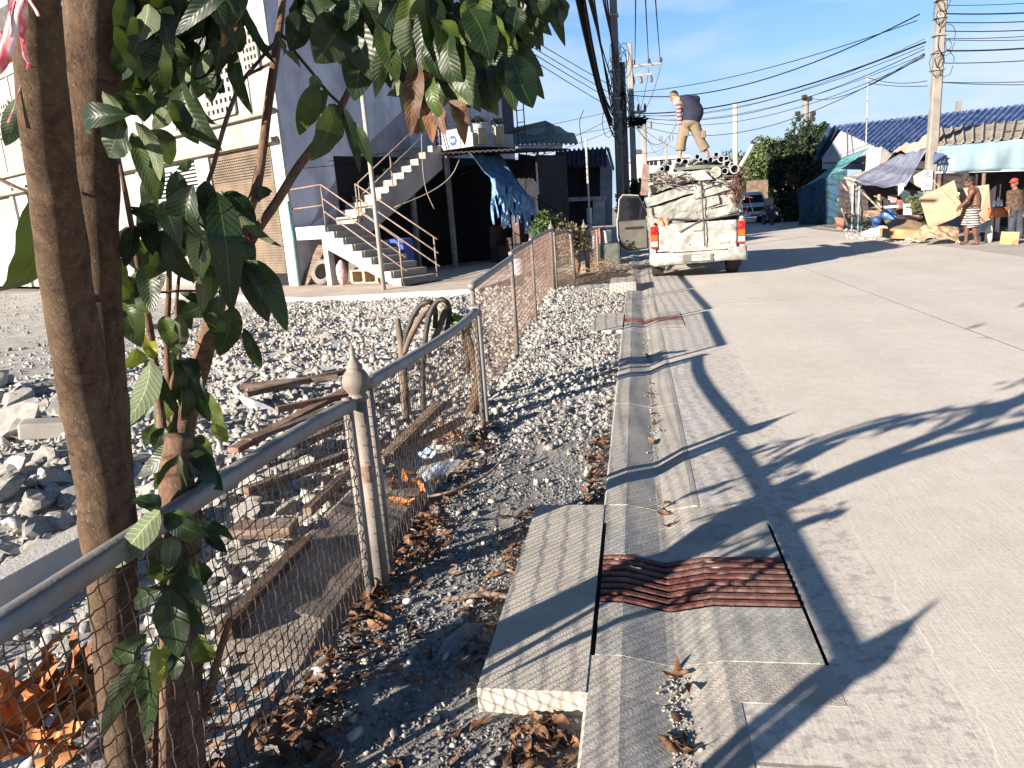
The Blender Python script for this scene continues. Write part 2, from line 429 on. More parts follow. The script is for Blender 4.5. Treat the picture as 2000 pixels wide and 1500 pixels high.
# concrete block at the far end of the kerb under the open truck door
b = MB(); b.box(-.50,-.02,13.55,14.6,-.1,.16)
tag(b.build('concrete_block', mKerb, bevel=.02), 'square concrete block at the kerb under the open truck door', 'concrete block')
# apron slab in front of the white building
ap = [G(395,581),G(600,591),G(800,580),G(935,574),Vector((-2.3,20,0)),Vector((-.9,26,0)),Vector((-.9,34,0)),Vector((-14,34,0)),Vector((-22,26,0)),G(200,574)]
b = MB(); b.slab([(p.x,p.y,.10) for p in ap], .35, (0,0,1))
structure(b.build('concrete_apron_floor', MAT('apron_concrete', (.42,.36,.31), (.53,.46,.40), 1.4, .9, .5, 60, dirt=(.30,.26,.23), dscale=.8, damt=.6)))
# ------------------------------------------------------------------ stones
def rock_variants(sub, n, flat=.72):
    out = []
    for k in range(n):
        bm = bmesh.new(); bmesh.ops.create_icosphere(bm, subdivisions=sub, radius=1)
        rr = random.Random(k*13+sub)
        planes = [(Vector((rr.gauss(0,1), rr.gauss(0,1), rr.gauss(0,1))).normalized(), rr.uniform(.30,.66)) for _ in range(8)]
        off = Vector((k*7.3, 2, 5))
        for vv in bm.verts:
            p = vv.co.copy()
            for nn, d in planes:
                q = p.dot(nn)
                if q > d: p -= nn*(q-d)
            p *= 1+.16*noise.noise(p*1.7+off)
            vv.co = p
        fs = np.array([[l.vert.index for l in f.loops] for f in bm.faces]); vs = np.array([v.co[:] for v in bm.verts])
        bm.free(); vs[:,2] *= flat; vs[:,0] *= rr.uniform(.8,1.6)
        out.append((vs, fs))
    return out
R0 = rock_variants(1, 10); R1 = rock_variants(2, 10)
R00 = rock_variants(1, 1)
def rand_rot(n):
    q = NP.normal(size=(n,4)); q /= np.linalg.norm(q, axis=1)[:,None]; w_, x, y, z = q.T
    return np.stack([1-2*(y*y+z*z),2*(x*y-z*w_),2*(x*z+y*w_),2*(x*y+z*w_),1-2*(x*x+z*z),2*(y*z-x*w_),2*(x*z-y*w_),2*(y*z+x*w_),1-2*(x*x+y*y)],1).reshape(n,3,3)
def stones(name, pts, sizes, mat, lib, label, cat, rnd=None, tilt=None):
    n = len(pts); pts = np.asarray(pts, float); sizes = np.asarray(sizes, float)
    rot = rand_rot(n); idx = NP.integers(0, len(lib), n)
    V = []; F = []; RN = []; base = 0
    rv = NP.random(n) if rnd is None else np.asarray(rnd)
    for k, (vs, fs) in enumerate(lib):
        sel = np.where(idx == k)[0]
        if len(sel) == 0: continue
        A = np.einsum('nij,vj->nvi', rot[sel], vs)*sizes[sel][:,None,None]+pts[sel][:,None,:]
        nv = len(vs); F.append((fs[None]+(base+np.arange(len(sel))*nv)[:,None,None]).reshape(-1,3)); V.append(A.reshape(-1,3)); base += len(sel)*nv
        RN.append(np.repeat(rv[sel], len(fs)))
    V = np.concatenate(V); F = np.concatenate(F); RN = np.concatenate(RN)
    me = bpy.data.meshes.new(name); me.vertices.add(len(V)); me.vertices.foreach_set('co', V.ravel())
    me.loops.add(F.size); me.loops.foreach_set('vertex_index', F.ravel().astype(np.int32))
    me.polygons.add(len(F)); me.polygons.foreach_set('loop_start', np.arange(0,F.size,3,dtype=np.int32)); me.polygons.foreach_set('loop_total', np.full(len(F),3,np.int32))
    me.update(); me.validate()
    at = me.attributes.new('rnd','FLOAT','FACE'); at.data.foreach_set('value', RN.astype(np.float32))
    me.materials.append(mat); o = bpy.data.objects.new(name, me); COL.objects.link(o)
    return tag(o, label, cat, kind='stuff')
def scatter(n, x0, x1, y0, y1, smin, smax, keep=None, lift=.25, power=2.2):
    P_ = []; S_ = []
    while len(P_) < n:
        x = random.uniform(x0,x1); y = y0+(y1-y0)*random.random()
        if keep and random.random() > keep(x, y): continue
        s = smin+(smax-smin)*random.random()**power
        P_.append((x, y, bed_z(x, y)+s*lift)); S_.append(s)
    return P_, S_
def on_apron(x, y):
    # true over the concrete apron
    pts = ap; c = False; j = len(pts)-1
    for i in range(len(pts)):
        if (pts[i].y > y) != (pts[j].y > y) and x < (pts[j].x-pts[i].x)*(y-pts[i].y)/(pts[j].y-pts[i].y)+pts[i].x: c = not c
        j = i
    return c
def k_rub(x, y):
    if on_apron(x, y+.15): return 0
    d = (-x-1.25)
    flat = min(1,max(0,(-x-5.6-.15*(y-8))/1.6))*min(1,max(0,(y-6.3)/1.5))
    cl = .55+.45*fbm(x, y, .8)
    return max(.03,(1-.93*flat))*min(1,max(.25,cl+.3))
p, s = scatter(30000, -10, -1.28, 4.6, 15.6, .010, .066, k_rub, power=2.8, lift=-.02)
stones('rubble', p, s, mStone, R0, 'pale broken concrete rubble heaped between the fence and the building', 'rubble')
p, s = scatter(6000, -8, -1.5, 1.6, 5.4, .012, .06, lambda x, y: .9, power=2.6)
stones('small_rubble', p, s, mStone, R0, 'small pale rubble between the big chunks behind the nearest fence panel', 'rubble')
p, s = scatter(11000, -1.26, -.24, 4.6, 14.5, .007, .042, lambda x, y: min(1,max(.12,(y-4.3)/1.5))*(.5+.5*min(1,max(0,.5+fbm(x,y,1.3)))), lift=-.02)
stones('verge_rubble', p, s, mStone, R0, 'pale rubble covering the verge between fence and kerb', 'rubble')
def k_ver(x, y):
    if x > -.56 and 2.04 < y < 3.61: return 0
    return 1
p, s = scatter(19000, -1.22, -.225, 1.15, 5.6, .003, .016, lambda x, y: k_ver(x,y)*min(1,max(.12,.6+1.3*fbm(x,y,2.2))), power=2.8, lift=.1)
stones('gravel', p, s, mPebble, R00+R0[:4], 'dark grey gravel on the verge between the nearest fence and the drain pad', 'gravel')
p, s = scatter(230, -1.2, -.24, 1.3, 5.4, .012, .036, k_ver, power=2.4, lift=.4)
stones('loose_stones', p, s, mStone, R0, 'loose pale stones lying on the dark gravel verge', 'stones')
p, s = scatter(420, -8, -1.3, 3, 15, .02, .055, lambda x, y: k_rub(x, y))
stones('brick_fragments', p, s, mStoneP, R0, 'small reddish brick fragments among the pale rubble', 'brick fragments')
p, s = scatter(3200, -24, -5.5, 6.5, 24, .012, .045, lambda x, y: 0 if on_apron(x,y+.15) else .6)
stones('yard_gravel', p, s, mStone, R0, 'sparse small stones on the flat dusty yard left of the rubble', 'gravel')
# single big chunks (one object each)
def chunk_mesh(k, sub=2):
    vs, fs = R1[k % len(R1)]
    me = bpy.data.meshes.new('concrete_chunk'); me.from_pydata([tuple(v) for v in vs], [], [tuple(f) for f in fs]); me.update()
    rr = random.Random(k); at = me.attributes.new('rnd','FLOAT','FACE'); at.data.foreach_set('value', [ .25+.75*rr.random()*1.0 ]*len(fs))
    me.materials.append(mStone); return me
CH = [chunk_mesh(k) for k in range(10)]
GC = 'broken concrete chunks in the rubble left of the fence'
LC = 'pale fist to head sized broken concrete chunk in the rubble heap behind the fence'
def chunk(x, y, s, k=None, label=LC, sc=(1,1,1), rot=None, mat=None, group=GC, lift=.35):
    k = random.randrange(10) if k is None else k
    me = CH[k]
    if mat is not None: me = me.copy(); me.materials[0] = mat
    o = bpy.data.objects.new('concrete_chunk', me); COL.objects.link(o)
    o.location = (x, y, bed_z(x, y)+s*lift*sc[2]); o.scale = (s*sc[0], s*sc[1], s*sc[2])
    o.rotation_euler = rot or (random.uniform(-.5,.5), random.uniform(-.5,.5), random.uniform(0,6.3))
    tag(o, label, 'concrete chunk', group)
    return o
CHPX = [(55,920,34),(105,965,24),(160,945,20),(30,850,52),(15,1000,30),(75,1050,34),(120,1030,28),(140,985,24),(30,1085,30),(100,1090,26),(200,790,18),
 (170,905,16),(20,960,22),(60,1010,22),(90,905,16),(150,1075,24),(35,790,20),(115,790,14),(80,780,12),(280,910,24),(262,950,20),(300,960,22),(430,1000,26),(500,985,20),(560,1000,26),(545,1070,30),
 (490,1010,28),(520,1110,22),(590,1040,16),(620,905,18),(640,880,20),(585,880,20),(560,920,26),(505,970,34),(660,960,16),(680,930,18),(610,1030,14),(470,1080,22),(440,1120,24),(480,1140,18),(540,1140,18),
 (400,850,18),(365,830,26),(430,770,14),(575,730,14),(620,660,14),(300,640,12),(345,600,10),(520,640,12),(565,690,10),(660,800,16),(640,840,14),(700,640,10),(740,630,10),(800,640,8),(880,600,9),(905,590,10),(990,745,10),(1105,800,11),(1130,745,13),
 (1070,690,9),(1120,650,8),(960,850,15),(1150,905,10),(1040,700,8),(1155,840,9),(960,612,8),(1075,590,10),(1160,600,8),(1000,640,7)]
random.seed(31)
CHPX += [(random.uniform(-10,150), random.uniform(740,1010), random.uniform(10,26)) for _ in range(46)]+[(random.uniform(380,720), random.uniform(640,900), random.uniform(6,15)) for _ in range(50)]+[(random.uniform(240,700), random.uniform(900,1130), random.uniform(9,20)) for _ in range(30)]
for (u, v_, rp) in CHPX:
    q = G(u, v_, -.02); d = (q-Vector((0,0,EYE))).length; chunk(q.x, q.y, rp*d/FOC*(1.2 if u < 240 else 1.05))
q = G(500,795,.0); chunk(q.x, q.y, .17, 2, 'long slate grey broken concrete slab lying between the planks and the sapling', (1.7,.75,.45), (.35,.3,-.55), MAT('grey_slab_concrete',(.30,.31,.33),(.40,.41,.43),6,.95,.6,40), None)
q = G(95,835,.0); chunk(q.x, q.y, .17, 5, 'chunk of concrete painted light blue, left of the two tree trunks', (1.2,.8,.5), (.2,.2,.4), mStoneB, None)
q = G(20,860,.0); chunk(q.x, q.y, .22, 7, 'big flat pale grey slab at the left edge of the rubble', (1.3,.8,.5), (-.3,.5,.3), None, None)
q = G(890,1245,-.05); chunk(q.x, q.y, .085, 4, 'flat grey stone slab lying on the dark gravel beside the drain pad', (1.6,1.0,.35), (.2,.1,.9), MAT('dark_slab',(.19,.19,.20),(.26,.26,.27),6,.95,.5,40), None)
b = MB(); q = G(140,840,.05); b.T = Matrix.Translation(q) @ Matrix.Rotation(.55,4,'Z') @ Matrix.Rotation(.12,4,'Y'); b.box(-.35,.35,-.11,.11,-.04,.09)
tag(b.build('concrete_block', mPad, bevel=.015), 'rectangular hollow pale concrete block left of the two tree trunks', 'concrete block')
# long pale concrete beam lying behind the nearest fence rail
b = MB(); b.beam(G(-60,1180,.12), G(245,1010,.10), .16, .12)
tag(b.build('concrete_beam', MAT('whitewashed_concrete',(.42,.40,.37),(.50,.48,.45),4,.9,.5,60,dirt=(.4,.37,.33),dscale=4), bevel=.012), 'long white concrete beam lying just behind the fence rail at the left edge', 'concrete beam')
# low foundation strip behind the first fence panel
b = MB(); y0, y1 = 1.95, 3.95
vs = []; n = 40
for i in range(n+1):
    y = y0+(y1-y0)*i/n; e = .012*fbm(1, y, 4); q_ = min(1, (y-y0)/.55)
    for (x, z) in ((-1.63,-.15),(-1.62,.065+e),(-1.59,.08+e),(-1.27,-.02+e),(-1.26,-.15)): vs.append((x+e, y, z if z < -.1 else -.12+(z+.12)*q_))
b.add(vs, [(i*5+k, (i+1)*5+k, (i+1)*5+k+1, i*5+k+1) for i in range(n) for k in range(4)]+[(0,1,2,3,4),(n*5+4,n*5+3,n*5+2,n*5+1,n*5)])
tag(b.build('foundation_strip', MAT('foundation_concrete',(.20,.17,.145),(.30,.26,.225),5,.92,.8,80,dirt=(.20,.16,.13),dscale=4,damt=.7)), 'low sloping brown grey concrete strip behind the mesh of the nearest fence panel', 'concrete strip')
# ------------------------------------------------------------------ fence along the verge
mBandR = MAT('brown_band', (.16,.09,.07), (.26,.19,.15), 16, .8)
def finial_post(name, label, x, y, z0, h, lean=(0,0), r=.034, mat=None, finial=True, collar=True, group='round capped fence posts'):
    t = thing(name, label, 'fence post', (x, y, z0), group)
    top = Vector((x+lean[0], y+lean[1], z0+h)); base = Vector((x, y, z0-.15)); d = (top-base).normalized()
    b = MB(); b.tube([base, top-d*(.235 if finial else 0)], r, 20); 
    b.build('pole', mat or mGalvPale, t, smooth=True)
    if collar:
        c = MB(); q = base.lerp(top, .52); c.tube([q, q+d*.075], r*1.04, 20); c.build('rust_band', mBandR, t, smooth=False)
    if finial:
        f = MB(); q = top-d*.24
        f.lathe(q, [(r*1.0,0),(r*1.22,.006),(r*1.22,.022),(r*1.0,.03),(r*1.2,.04),(r*1.66,.066),(r*1.72,.088),(r*1.5,.112),(r*1.15,.128),(r*.95,.134),(r*1.02,.142),(r*1.0,.15),(r*.70,.165),(r*.34,.188),(r*.30,.20),(r*.24,.225),(r*.08,.248)], 24, d)
        f.build('finial', mGalvPale, t, smooth=True)
    return t
# panels: A and B are the two ends of the top rail (x, y, ztop)
def fence_panel(label, A, B, zb, pitch=.048, wire=.0014, mat=None, curve=0.0, rust=0, crimp=True, far=False, ends=(1,1), vp=None, sag=0.0):
    A = Vector(A); B = Vector(B)
    t = thing('mesh_fence', label, 'fence panel', (A.x, A.y, zb), 'wire mesh fence panels')
    L = (B-A).length; d = (B-A)/L
    # rail: flat-topped tube that droops or rises slightly
    n = 24; pts = [A.lerp(B, i/n)+Vector((0,0,curve*(i/n)**6 - sag*math.sin(PI*i/n))) for i in range(n+1)]
    b = MB()
    for i in range(1): pass
    def railz(f): return A.z+(B.z-A.z)*f+curve*f**6-sag*math.sin(PI*f)
    w, h = .026, .026
    vs = []
    sd = Vector((-d.y, d.x, 0)).normalized()
    for p in pts:
        for a in range(12):
            t_ = 2*PI*a/12; ca, sa = math.cos(t_), math.sin(t_)
            vs.append(p+sd*(w*math.copysign(abs(ca)**.6, ca))+Vector((0,0,h*math.copysign(abs(sa)**.6, sa)-h)))
    fs = [(i*12+k, i*12+(k+1)%12, (i+1)*12+(k+1)%12, (i+1)*12+k) for i in range(n) for k in range(12)]
    fs += [tuple(range(11,-1,-1)), tuple(n*12+k for k in range(12))]
    b.add(vs, fs); b.build('top_rail', mat or mGalv, t, smooth=True)
    for e, f in zip(ends, (0.0, 1.0)):
        if e:
            p = A.lerp(B, f); s_ = MB(); q = p+d*(.035 if f == 0 else -.035)
            s_.tube([(q.x, q.y, zb-.1), (q.x, q.y, p.z-.02)], .021, 14); s_.build('end_tube', mGalvPale, t, smooth=True)
    # woven crimped wires
    m = MB(); nv = int(L/pitch); z0 = zb
    for i in range(1, nv+1):
        f = (i-.5)/nv; p = A.lerp(B, f); zt = railz(f)-.035
        H = zt-z0
        if crimp:
            k = max(8, int(H/pitch)*4 if not far else int(H/pitch)*2)
            pts_ = []
            for j in range(k+1):
                z = z0+H*j/k; ph = (j/4 if not far else j/2)
                o = .0034*math.sin(2*PI*ph*.5+i*PI); o2 = .0030*math.sin(2*PI*ph*.5+i*PI+.8)
                wv = .006*math.sin(z*9+i*.6)
                pts_.append((p.x+sd.x*o+d.x*(o2+wv*.5), p.y+sd.y*o+d.y*(o2+wv*.5), z))
        else: pts_ = [(p.x, p.y, z0), (p.x, p.y, zt)]
        m.tube(pts_, wire, 4, cap=False)
    nh = int((min(A.z,B.z)-.03-z0)/(vp or pitch))
    for j in range(nh+1):
        pts_ = []; k = nv*2 if (crimp and not far) else 24
        for i in range(k+1):
            f = i/k; p = A.lerp(B, f); hh = (railz(f)-.045-z0)
            z = z0+.01+hh*j/max(1,nh)
            o = .0034*math.sin(PI*i+PI/2+j*PI) if crimp and not far else 0
            pts_.append((p.x-sd.x*o, p.y-sd.y*o, z+.003*math.sin(i*.7+j)))
        m.tube(pts_, wire, 4, cap=False)
    m.build('wire_mesh', mWireRust if rust else mWire, t)
    return t
FX = -1.165
finial_post('fence_post', 'round capped fence post out of frame whose pointed shadow lies across the nearest road edge', FX, .28, -.06, 1.08)
finial_post('fence_post', 'nearest fence post with a ball and spike cap, between the two closest mesh panels', FX+.01, 2.86, -.06, 1.085, lean=(-.012,0))
fence_panel('nearest mesh fence panel with a thick grey rail in front of the tree trunks', (FX,.33,.865), (FX-.01,2.80,.842), .0, .041, .0020, curve=-.03)
fence_panel('second mesh fence panel with a grey rail bending up at its far end', (FX+.005,2.94,.862), (-1.20,5.40,.80), .0, .041, .0020, curve=.035, sag=.012)
# flat post pair between second and third panels
t = thing('fence_post', 'flat topped grey fence post at the far end of the second mesh panel', 'fence post', (-1.2,5.47,-.06), 'flat grey fence posts')
b = MB(); b.box(-1.235,-1.175,5.43,5.50,-.2,.845); b.build('pole', mGalv, t, bevel=.008)
b = MB(); b.box(-1.24,-1.17,5.425,5.505,.845,.853); b.build('cap', mGalvPale, t, bevel=.004)
fence_panel('third mesh fence panel rising higher than the second, white rubble behind its rusty mesh', (-1.265,5.62,1.0), (-1.34,8.05,1.06), .05, .055, .0020, sag=.0, rust=1, crimp=False)
fence_panel('fourth rust coloured mesh fence panel beyond the thin round post', (-1.36,8.15,1.10), (-1.47,10.7,1.12), .08, .06, .0026, rust=1, crimp=False)
fence_panel('fifth rust coloured mesh fence panel, close to the potted plant by the dark shed', (-1.50,10.8,1.14), (-1.62,14.6,1.17), .1, .065, .0030, rust=1, crimp=False)
finial_post('fence_post', 'fence post with a small pointed cap where the rusty mesh panels end', -1.63, 14.75, 0, 1.32, r=.035)
fence_panel('short weathered mesh panel tangled with a bush beyond the pointed post', (-1.60,14.9,1.08), (-1.32,17.2,1.08), .1, .07, .004, rust=1, crimp=False)
finial_post('fence_post', 'pale leaning fence post without cap in the tangled bush', -1.33, 16.2, 0, 1.08, lean=(-.05,0), r=.04, finial=False, collar=False)
finial_post('fence_post', 'last capped fence post, left of the white pipe near the pickup', -1.13, 17.4, 0, 1.25, lean=(-.04,0), r=.035, collar=False)
fence_panel('last weathered mesh panel before the white pipe near the pickup', (-1.10,17.5,1.02), (-.98,19.6,1.02), .1, .08, .004, rust=1, crimp=False)
# ------------------------------------------------------------------ dry leaves
mDryLeaf = MAT('dry_leaf', (.075,.038,.022), (.20,.105,.058), 9, .8, .3, 60, rnd=(.35,1.5))
def leaf_mesh(mb, base, tip, nrm, width, fold=.35, curl=.12, nu=4, nv=8, wav=.0, seed=0, rnd=None, shape=1.0):
    """one leaf: midrib base->tip, lamina folded along it, drooping; uv stored per vertex"""
    base = Vector(base); tip = Vector(tip); ax = tip-base; L = ax.length; ax.normalize()
    nrm = Vector(nrm); nrm = (nrm-ax*nrm.dot(ax)).normalized(); side = ax.cross(nrm)
    vs = []; uv = []
    n0 = len(mb.v)
    for j in range(nv+1):
        t = j/nv
        wd = width*.5*(math.sin(PI*min(1,t**.82*1.0))**.72)*(1-.12*t)*shape if 0 < t < 1 else width*.015
        c = base+ax*(L*t)-nrm*(curl*L*(4*t*(1-t))*-.5 + curl*L*t*t*.6)
        for i in range(-nu//2, nu//2+1):
            s_ = i/(nu/2)
            up = abs(s_)*wd*math.tan(fold)*(.55+.45*math.cos(PI*t))
            q = wav*wd*math.sin(t*17+seed+(1.7 if s_ > 0 else 0))*abs(s_)
            vs.append(c+side*(s_*wd)+nrm*(up+q)); uv.append((s_*.5+.5, t))
    w_ = nu+1
    fs = [(j*w_+i, j*w_+i+1, (j+1)*w_+i+1, (j+1)*w_+i) for j in range(nv) for i in range(nu)]
    mb.add(vs, fs, rnd)
    if not hasattr(mb, 'uvl'): mb.uvl = {}
    for k, q in enumerate(uv): mb.uvl[n0+k] = q
def leaf_build(mb, name, mat, parent=None, kind=None):
    o = mb.build(name, mat, parent, smooth=True); me = o.data
    ul = me.uv_layers.new(name='leaf'); arr = np.zeros(len(me.loops)*2, np.float32); vi = np.zeros(len(me.loops), np.int32)
    me.loops.foreach_get('vertex_index', vi); tab = np.array([mb.uvl.get(i,(.5,.5)) for i in range(len(me.vertices))], np.float32)
    ul.data.foreach_set('uv', tab[vi].ravel())
    return o
def dry_leaves(name, label, spots, zfun, mat=mDryLeaf):
    b = MB()
    for (x, y, lift) in spots:
        L = random.uniform(.035,.10); a = random.uniform(0,2*PI); z = zfun(x, y)+.004+lift
        el = random.uniform(-.25,.45); d = Vector((math.cos(a)*math.cos(el), math.sin(a)*math.cos(el), math.sin(el)))
        n_ = Vector((random.gauss(0,.45), random.gauss(0,.45), random.choice((1,1,-1))))
        c = Vector((x, y, z+.012))
        leaf_mesh(b, c-d*L/2, c+d*L/2, n_, L*random.uniform(.3,.45), random.uniform(.3,.9), random.uniform(-.35,.45), 4, 6, .25, random.random()*6, random.random())
    o = leaf_build(b, name, mat); tag(o, label, 'dry leaves', kind='stuff'); return o
sp = []
for _ in range(430):
    y = random.uniform(1.05,3.6); x = -1.20+abs(random.gauss(0,.13)); sp.append((min(x,-.62), y, abs(random.gauss(0,.018))))
for _ in range(110):
    y = random.uniform(3.6,5.4); x = -1.18+abs(random.gauss(0,.10)); sp.append((x, y, 0.01))
for _ in range(170): sp.append((random.uniform(-1.75,-1.2), random.uniform(1.0,2.1), abs(random.gauss(0,.02))))
dry_leaves('fence_leaf_litter', 'brown dry leaves heaped along the foot of the nearest fence', sp, bed_z)
sp = [(-.60+random.gauss(0,.05)-.03, random.uniform(2.2,3.75), .0) for _ in range(70)]+[(random.uniform(-.42,-.24), random.uniform(1.5,2.05), .005) for _ in range(120)]+[(-.25-abs(random.gauss(0,.05)), random.uniform(3.65,5.0), 0) for _ in range(70)]+[(random.uniform(-1.1,-.3), random.uniform(1.3,2.2), 0) for _ in range(50)]
dry_leaves('pad_leaf_litter', 'brown dry leaves gathered round the raised drain pad', sp, bed_z)
sp = [(.085+random.gauss(0,.03), random.uniform(1.6,2.25), 0) for _ in range(16)]+[(.08+random.gauss(0,.02), random.uniform(3.0,9), 0) for _ in range(26)]
dry_leaves('gutter_leaf_litter', 'small dry leaves and grit lying in the V of the gutter', sp, lambda x, y: gut_z(x))
p = []; s = []
for _ in range(700):
    x = .08+random.gauss(0,.022); y = random.uniform(1.5,2.2) if random.random() < .4 else random.uniform(3.6,14); p.append((x, y, gut_z(x)+.002)); s.append(random.uniform(.003,.010))
stones('gutter_grit', p, s, mStone, R0, 'pale grit and pebbles lying along the gutter', 'grit')
mCurl = MAT('curled_dry_leaf', (.24,.08,.025), (.46,.19,.065), 7, .7, .3, 50, rnd=(.5,1.35))
def dry_bunch(name, label, c, n, spread, Lr, up=1.0):
    t = thing(name, label, 'dry branch', c); b = MB(); c = Vector(c)
    for i in range(n):
        q = c+Vector((random.gauss(0,spread[0]), random.gauss(0,spread[1]), abs(random.gauss(0,spread[2]))))
        L = random.uniform(*Lr); d = Vector((random.gauss(0,.45), random.gauss(0,.45), up*random.uniform(.3,1))).normalized()
        leaf_mesh(b, q, q+d*L, (random.gauss(0,1),random.gauss(-.5,1),random.gauss(0,.6)), L*random.uniform(.28,.4), random.uniform(.3,.8), random.uniform(-.3,.4), 4, 8, .2, random.random()*6, random.random())
    leaf_build(b, 'leaves', mCurl, t)
    s_ = MB()
    for i in range(5): s_.tube([c+Vector((random.gauss(0,spread[0]*.7),random.gauss(0,spread[1]*.7),-.05)), c+Vector((random.gauss(0,spread[0]),random.gauss(0,spread[1]),spread[2]*1.6))], .004, 6)
    s_.build('twig', mRust, t); return t
q = P(75,1390,1.42); dry_bunch('dry_branch', 'large orange dry leaves standing behind the mesh beside the tree trunk base', (q.x-.05,q.y+.08,q.z-.16), 60, (.07,.08,.10), (.10,.18))
q = P(110,1270,1.55); dry_bunch('dry_branch', 'smaller clump of dry orange leaves higher behind the mesh beside the trunk', (q.x,q.y,q.z-.16), 12, (.05,.05,.03), (.08,.13))
q = G(805,975,-.05); dry_bunch('dry_branch', 'red brown dead leaves pushed through the second mesh panel', (q.x,q.y,q.z), 16, (.05,.10,.03), (.07,.13))
q = G(885,860,-.05); dry_bunch('dry_branch', 'orange dead leaves at the foot of the flat topped grey post', (q.x,q.y,q.z), 18, (.05,.09,.04), (.06,.12))
# ------------------------------------------------------------------ small litter by the fence
mPlastic, nt_, b_ = newmat('clear_plastic'); b_.inputs['Base Color'].default_value = (.75,.85,.9,1); b_.inputs['Roughness'].default_value = .15; b_.inputs['Transmission Weight'].default_value = .7
q = G(855,930,-.01); t = thing('plastic_bottle', 'crushed clear plastic bottle with a blue label by the second mesh panel', 'bottle', q)
M_ = Matrix.Translation(q+Vector((0,0,.035))) @ Matrix.Rotation(.9,4,'Z') @ Matrix.Rotation(1.35,4,'Y')
b = MB(); b.T = M_; b.lathe((0,0,-.1), [(.02,0),(.034,.01),(.036,.05),(.030,.075),(.036,.10),(.035,.14),(.03,.165),(.015,.195),(.014,.21)], 16); b.build('bottle', mPlastic, t, smooth=True)
b = MB(); b.T = M_; b.lathe((0,0,-.045), [(.0365,0),(.0375,.02),(.0345,.03),(.0372,.06)], 16, cap=False); b.build('label_band', MAT('blue_label',(.05,.18,.55),(.6,.7,.8),30,.4), t, smooth=True)
b = MB(); b.T = M_; b.lathe((0,0,.108), [(.0155,0),(.0155,.02)], 12); b.build('bottle_cap', MAT('white_cap',(.7,.72,.75),rough=.4), t)
q = G(835,895,0); b = MB(); b.T = Matrix.Translation(q) @ Matrix.Rotation(.4,4,'Z')
b.sheet(lambda a, c: ((a-.5)*.11, (c-.5)*.10, .03+.018*math.sin(a*7+c*4)+.015*math.sin(c*9)), 10, 10, .001)
tag(b.build('plastic_wrapper', MAT('blue_wrapper',(.08,.25,.6),(.7,.72,.75),22,.35), smooth=True), 'crumpled blue and white plastic wrapper beside the crushed bottle', 'wrapper')
b = MB(); b.tube(smoothpath([G(835,970,-.03),G(880,960,-.01),G(930,940,-.02),G(965,915,.0),G(985,890,.03)]), [.008]*17, 7)
tag(b.build('fallen_twig', MAT('twig_bark',(.16,.11,.08),(.26,.19,.14),20,.9,.5), smooth=True), 'thin bent twig lying on the dark gravel near the crushed bottle', 'twig')
b = MB(); b.tube(smoothpath([G(868,1172,-.03),G(950,1160,-.01),G(1010,1168,-.03)]), .012, 7)
tag(b.build('fallen_twig', bpy.data.materials['twig_bark'], smooth=True), 'short thick stick lying on the gravel left of the drain pad', 'twig')
# ------------------------------------------------------------------ timber, hose and cut stump in the rubble
mOldWood = MAT('old_wood', (.085,.055,.04), (.17,.115,.085), 6, .85, .6, 70, stretch=(1,1,6), dirt=(.33,.27,.22), dscale=3, damt=.5)
mRedWood = MAT('red_wood', (.12,.058,.042), (.20,.11,.08), 7, .8, .5, 60, dirt=(.36,.30,.26), dscale=4, damt=.5)
def plank(u0, v0, u1, v1, w, h, label, mat=None, z0=.12, z1=.12):
    b = MB(); b.beam(G(u0,v0,z0), G(u1,v1,z1), w, h); tag(b.build('plank', mat or mOldWood, bevel=.004), label, 'plank', 'old planks in the rubble')
plank(470,755,660,735,.10,.04,'long dark plank lying flat on the rubble behind the grey slab')
plank(480,770,690,722,.07,.05,'thin brown batten crossing behind the long dark plank')
plank(455,880,700,750,.09,.04,'rusty brown plank pointing at the nearest capped fence post', mRedWood, .10, .16)
plank(480,860,640,800,.12,.03,'split wooden board in the middle of the plank heap')
plank(500,905,705,815,.07,.05,'dark square batten below the split board', mOldWood, .08,.14)
plank(540,800,690,770,.05,.05,'short red painted batten on top of the plank heap', mRedWood, .17,.15)
plank(455,1035,575,1030,.13,.05,'flat red brown plank end seen through the nearest mesh', mOldWood, .10,.10)
plank(480,960,700,880,.06,.05,'grey brown batten seen through the mesh right of the flat plank', mOldWood, .08,.08)
plank(600,1000,745,860,.05,.05,'long thin brown batten running beside the foundation strip', mOldWood, .06,.06)
plank(440,1235,600,1060,.06,.07,'dark batten lying along the inner edge of the foundation strip', MAT('dark_edge_wood',(.05,.03,.022),(.11,.07,.05),7,.8,.5,60), .05,.07)  # dark batten added as the dark line along the strip edge
plank(760,890,860,790,.08,.06,'brown timber leaning behind the second mesh panel', mOldWood, .06,.22)
plank(745,900,905,820,.05,.05,'thin timber lying along the foot of the second mesh panel', mRedWood, .05,.08)
plank(0,770,125,748,.05,.05,'dark steel bar lying across the small rubble at the left edge', MAT('dark_bar',(.05,.055,.06),rough=.6), .06,.05)
def hose(pts, label, r=.021):
    b = MB(); b.tube(smoothpath(pts, 6), r, 12); tag(b.build('hose_loop', MAT('black_hose_'+str(len(bpy.data.materials)),(.022,.019,.018),(.05,.043,.038),12,.55,.4,50), smooth=True), label, 'hose', 'thick black hoses behind the fence')
YH = 5.6
def PH(u, v, dy=0): return P(u, v, YH+dy)
hose([PH(800,865,-.3),PH(790,760),PH(788,690),PH(798,640),PH(818,600),PH(840,590),PH(850,605,.1),PH(850,640,.15)], 'left loop of thick black hose arching behind the second mesh panel')
hose([PH(832,870,-.3),PH(826,760),PH(828,690),PH(838,620),PH(855,588),PH(872,590),PH(878,610,.15),PH(872,650,.2)], 'right loop of thick black hose arching behind the second mesh panel')
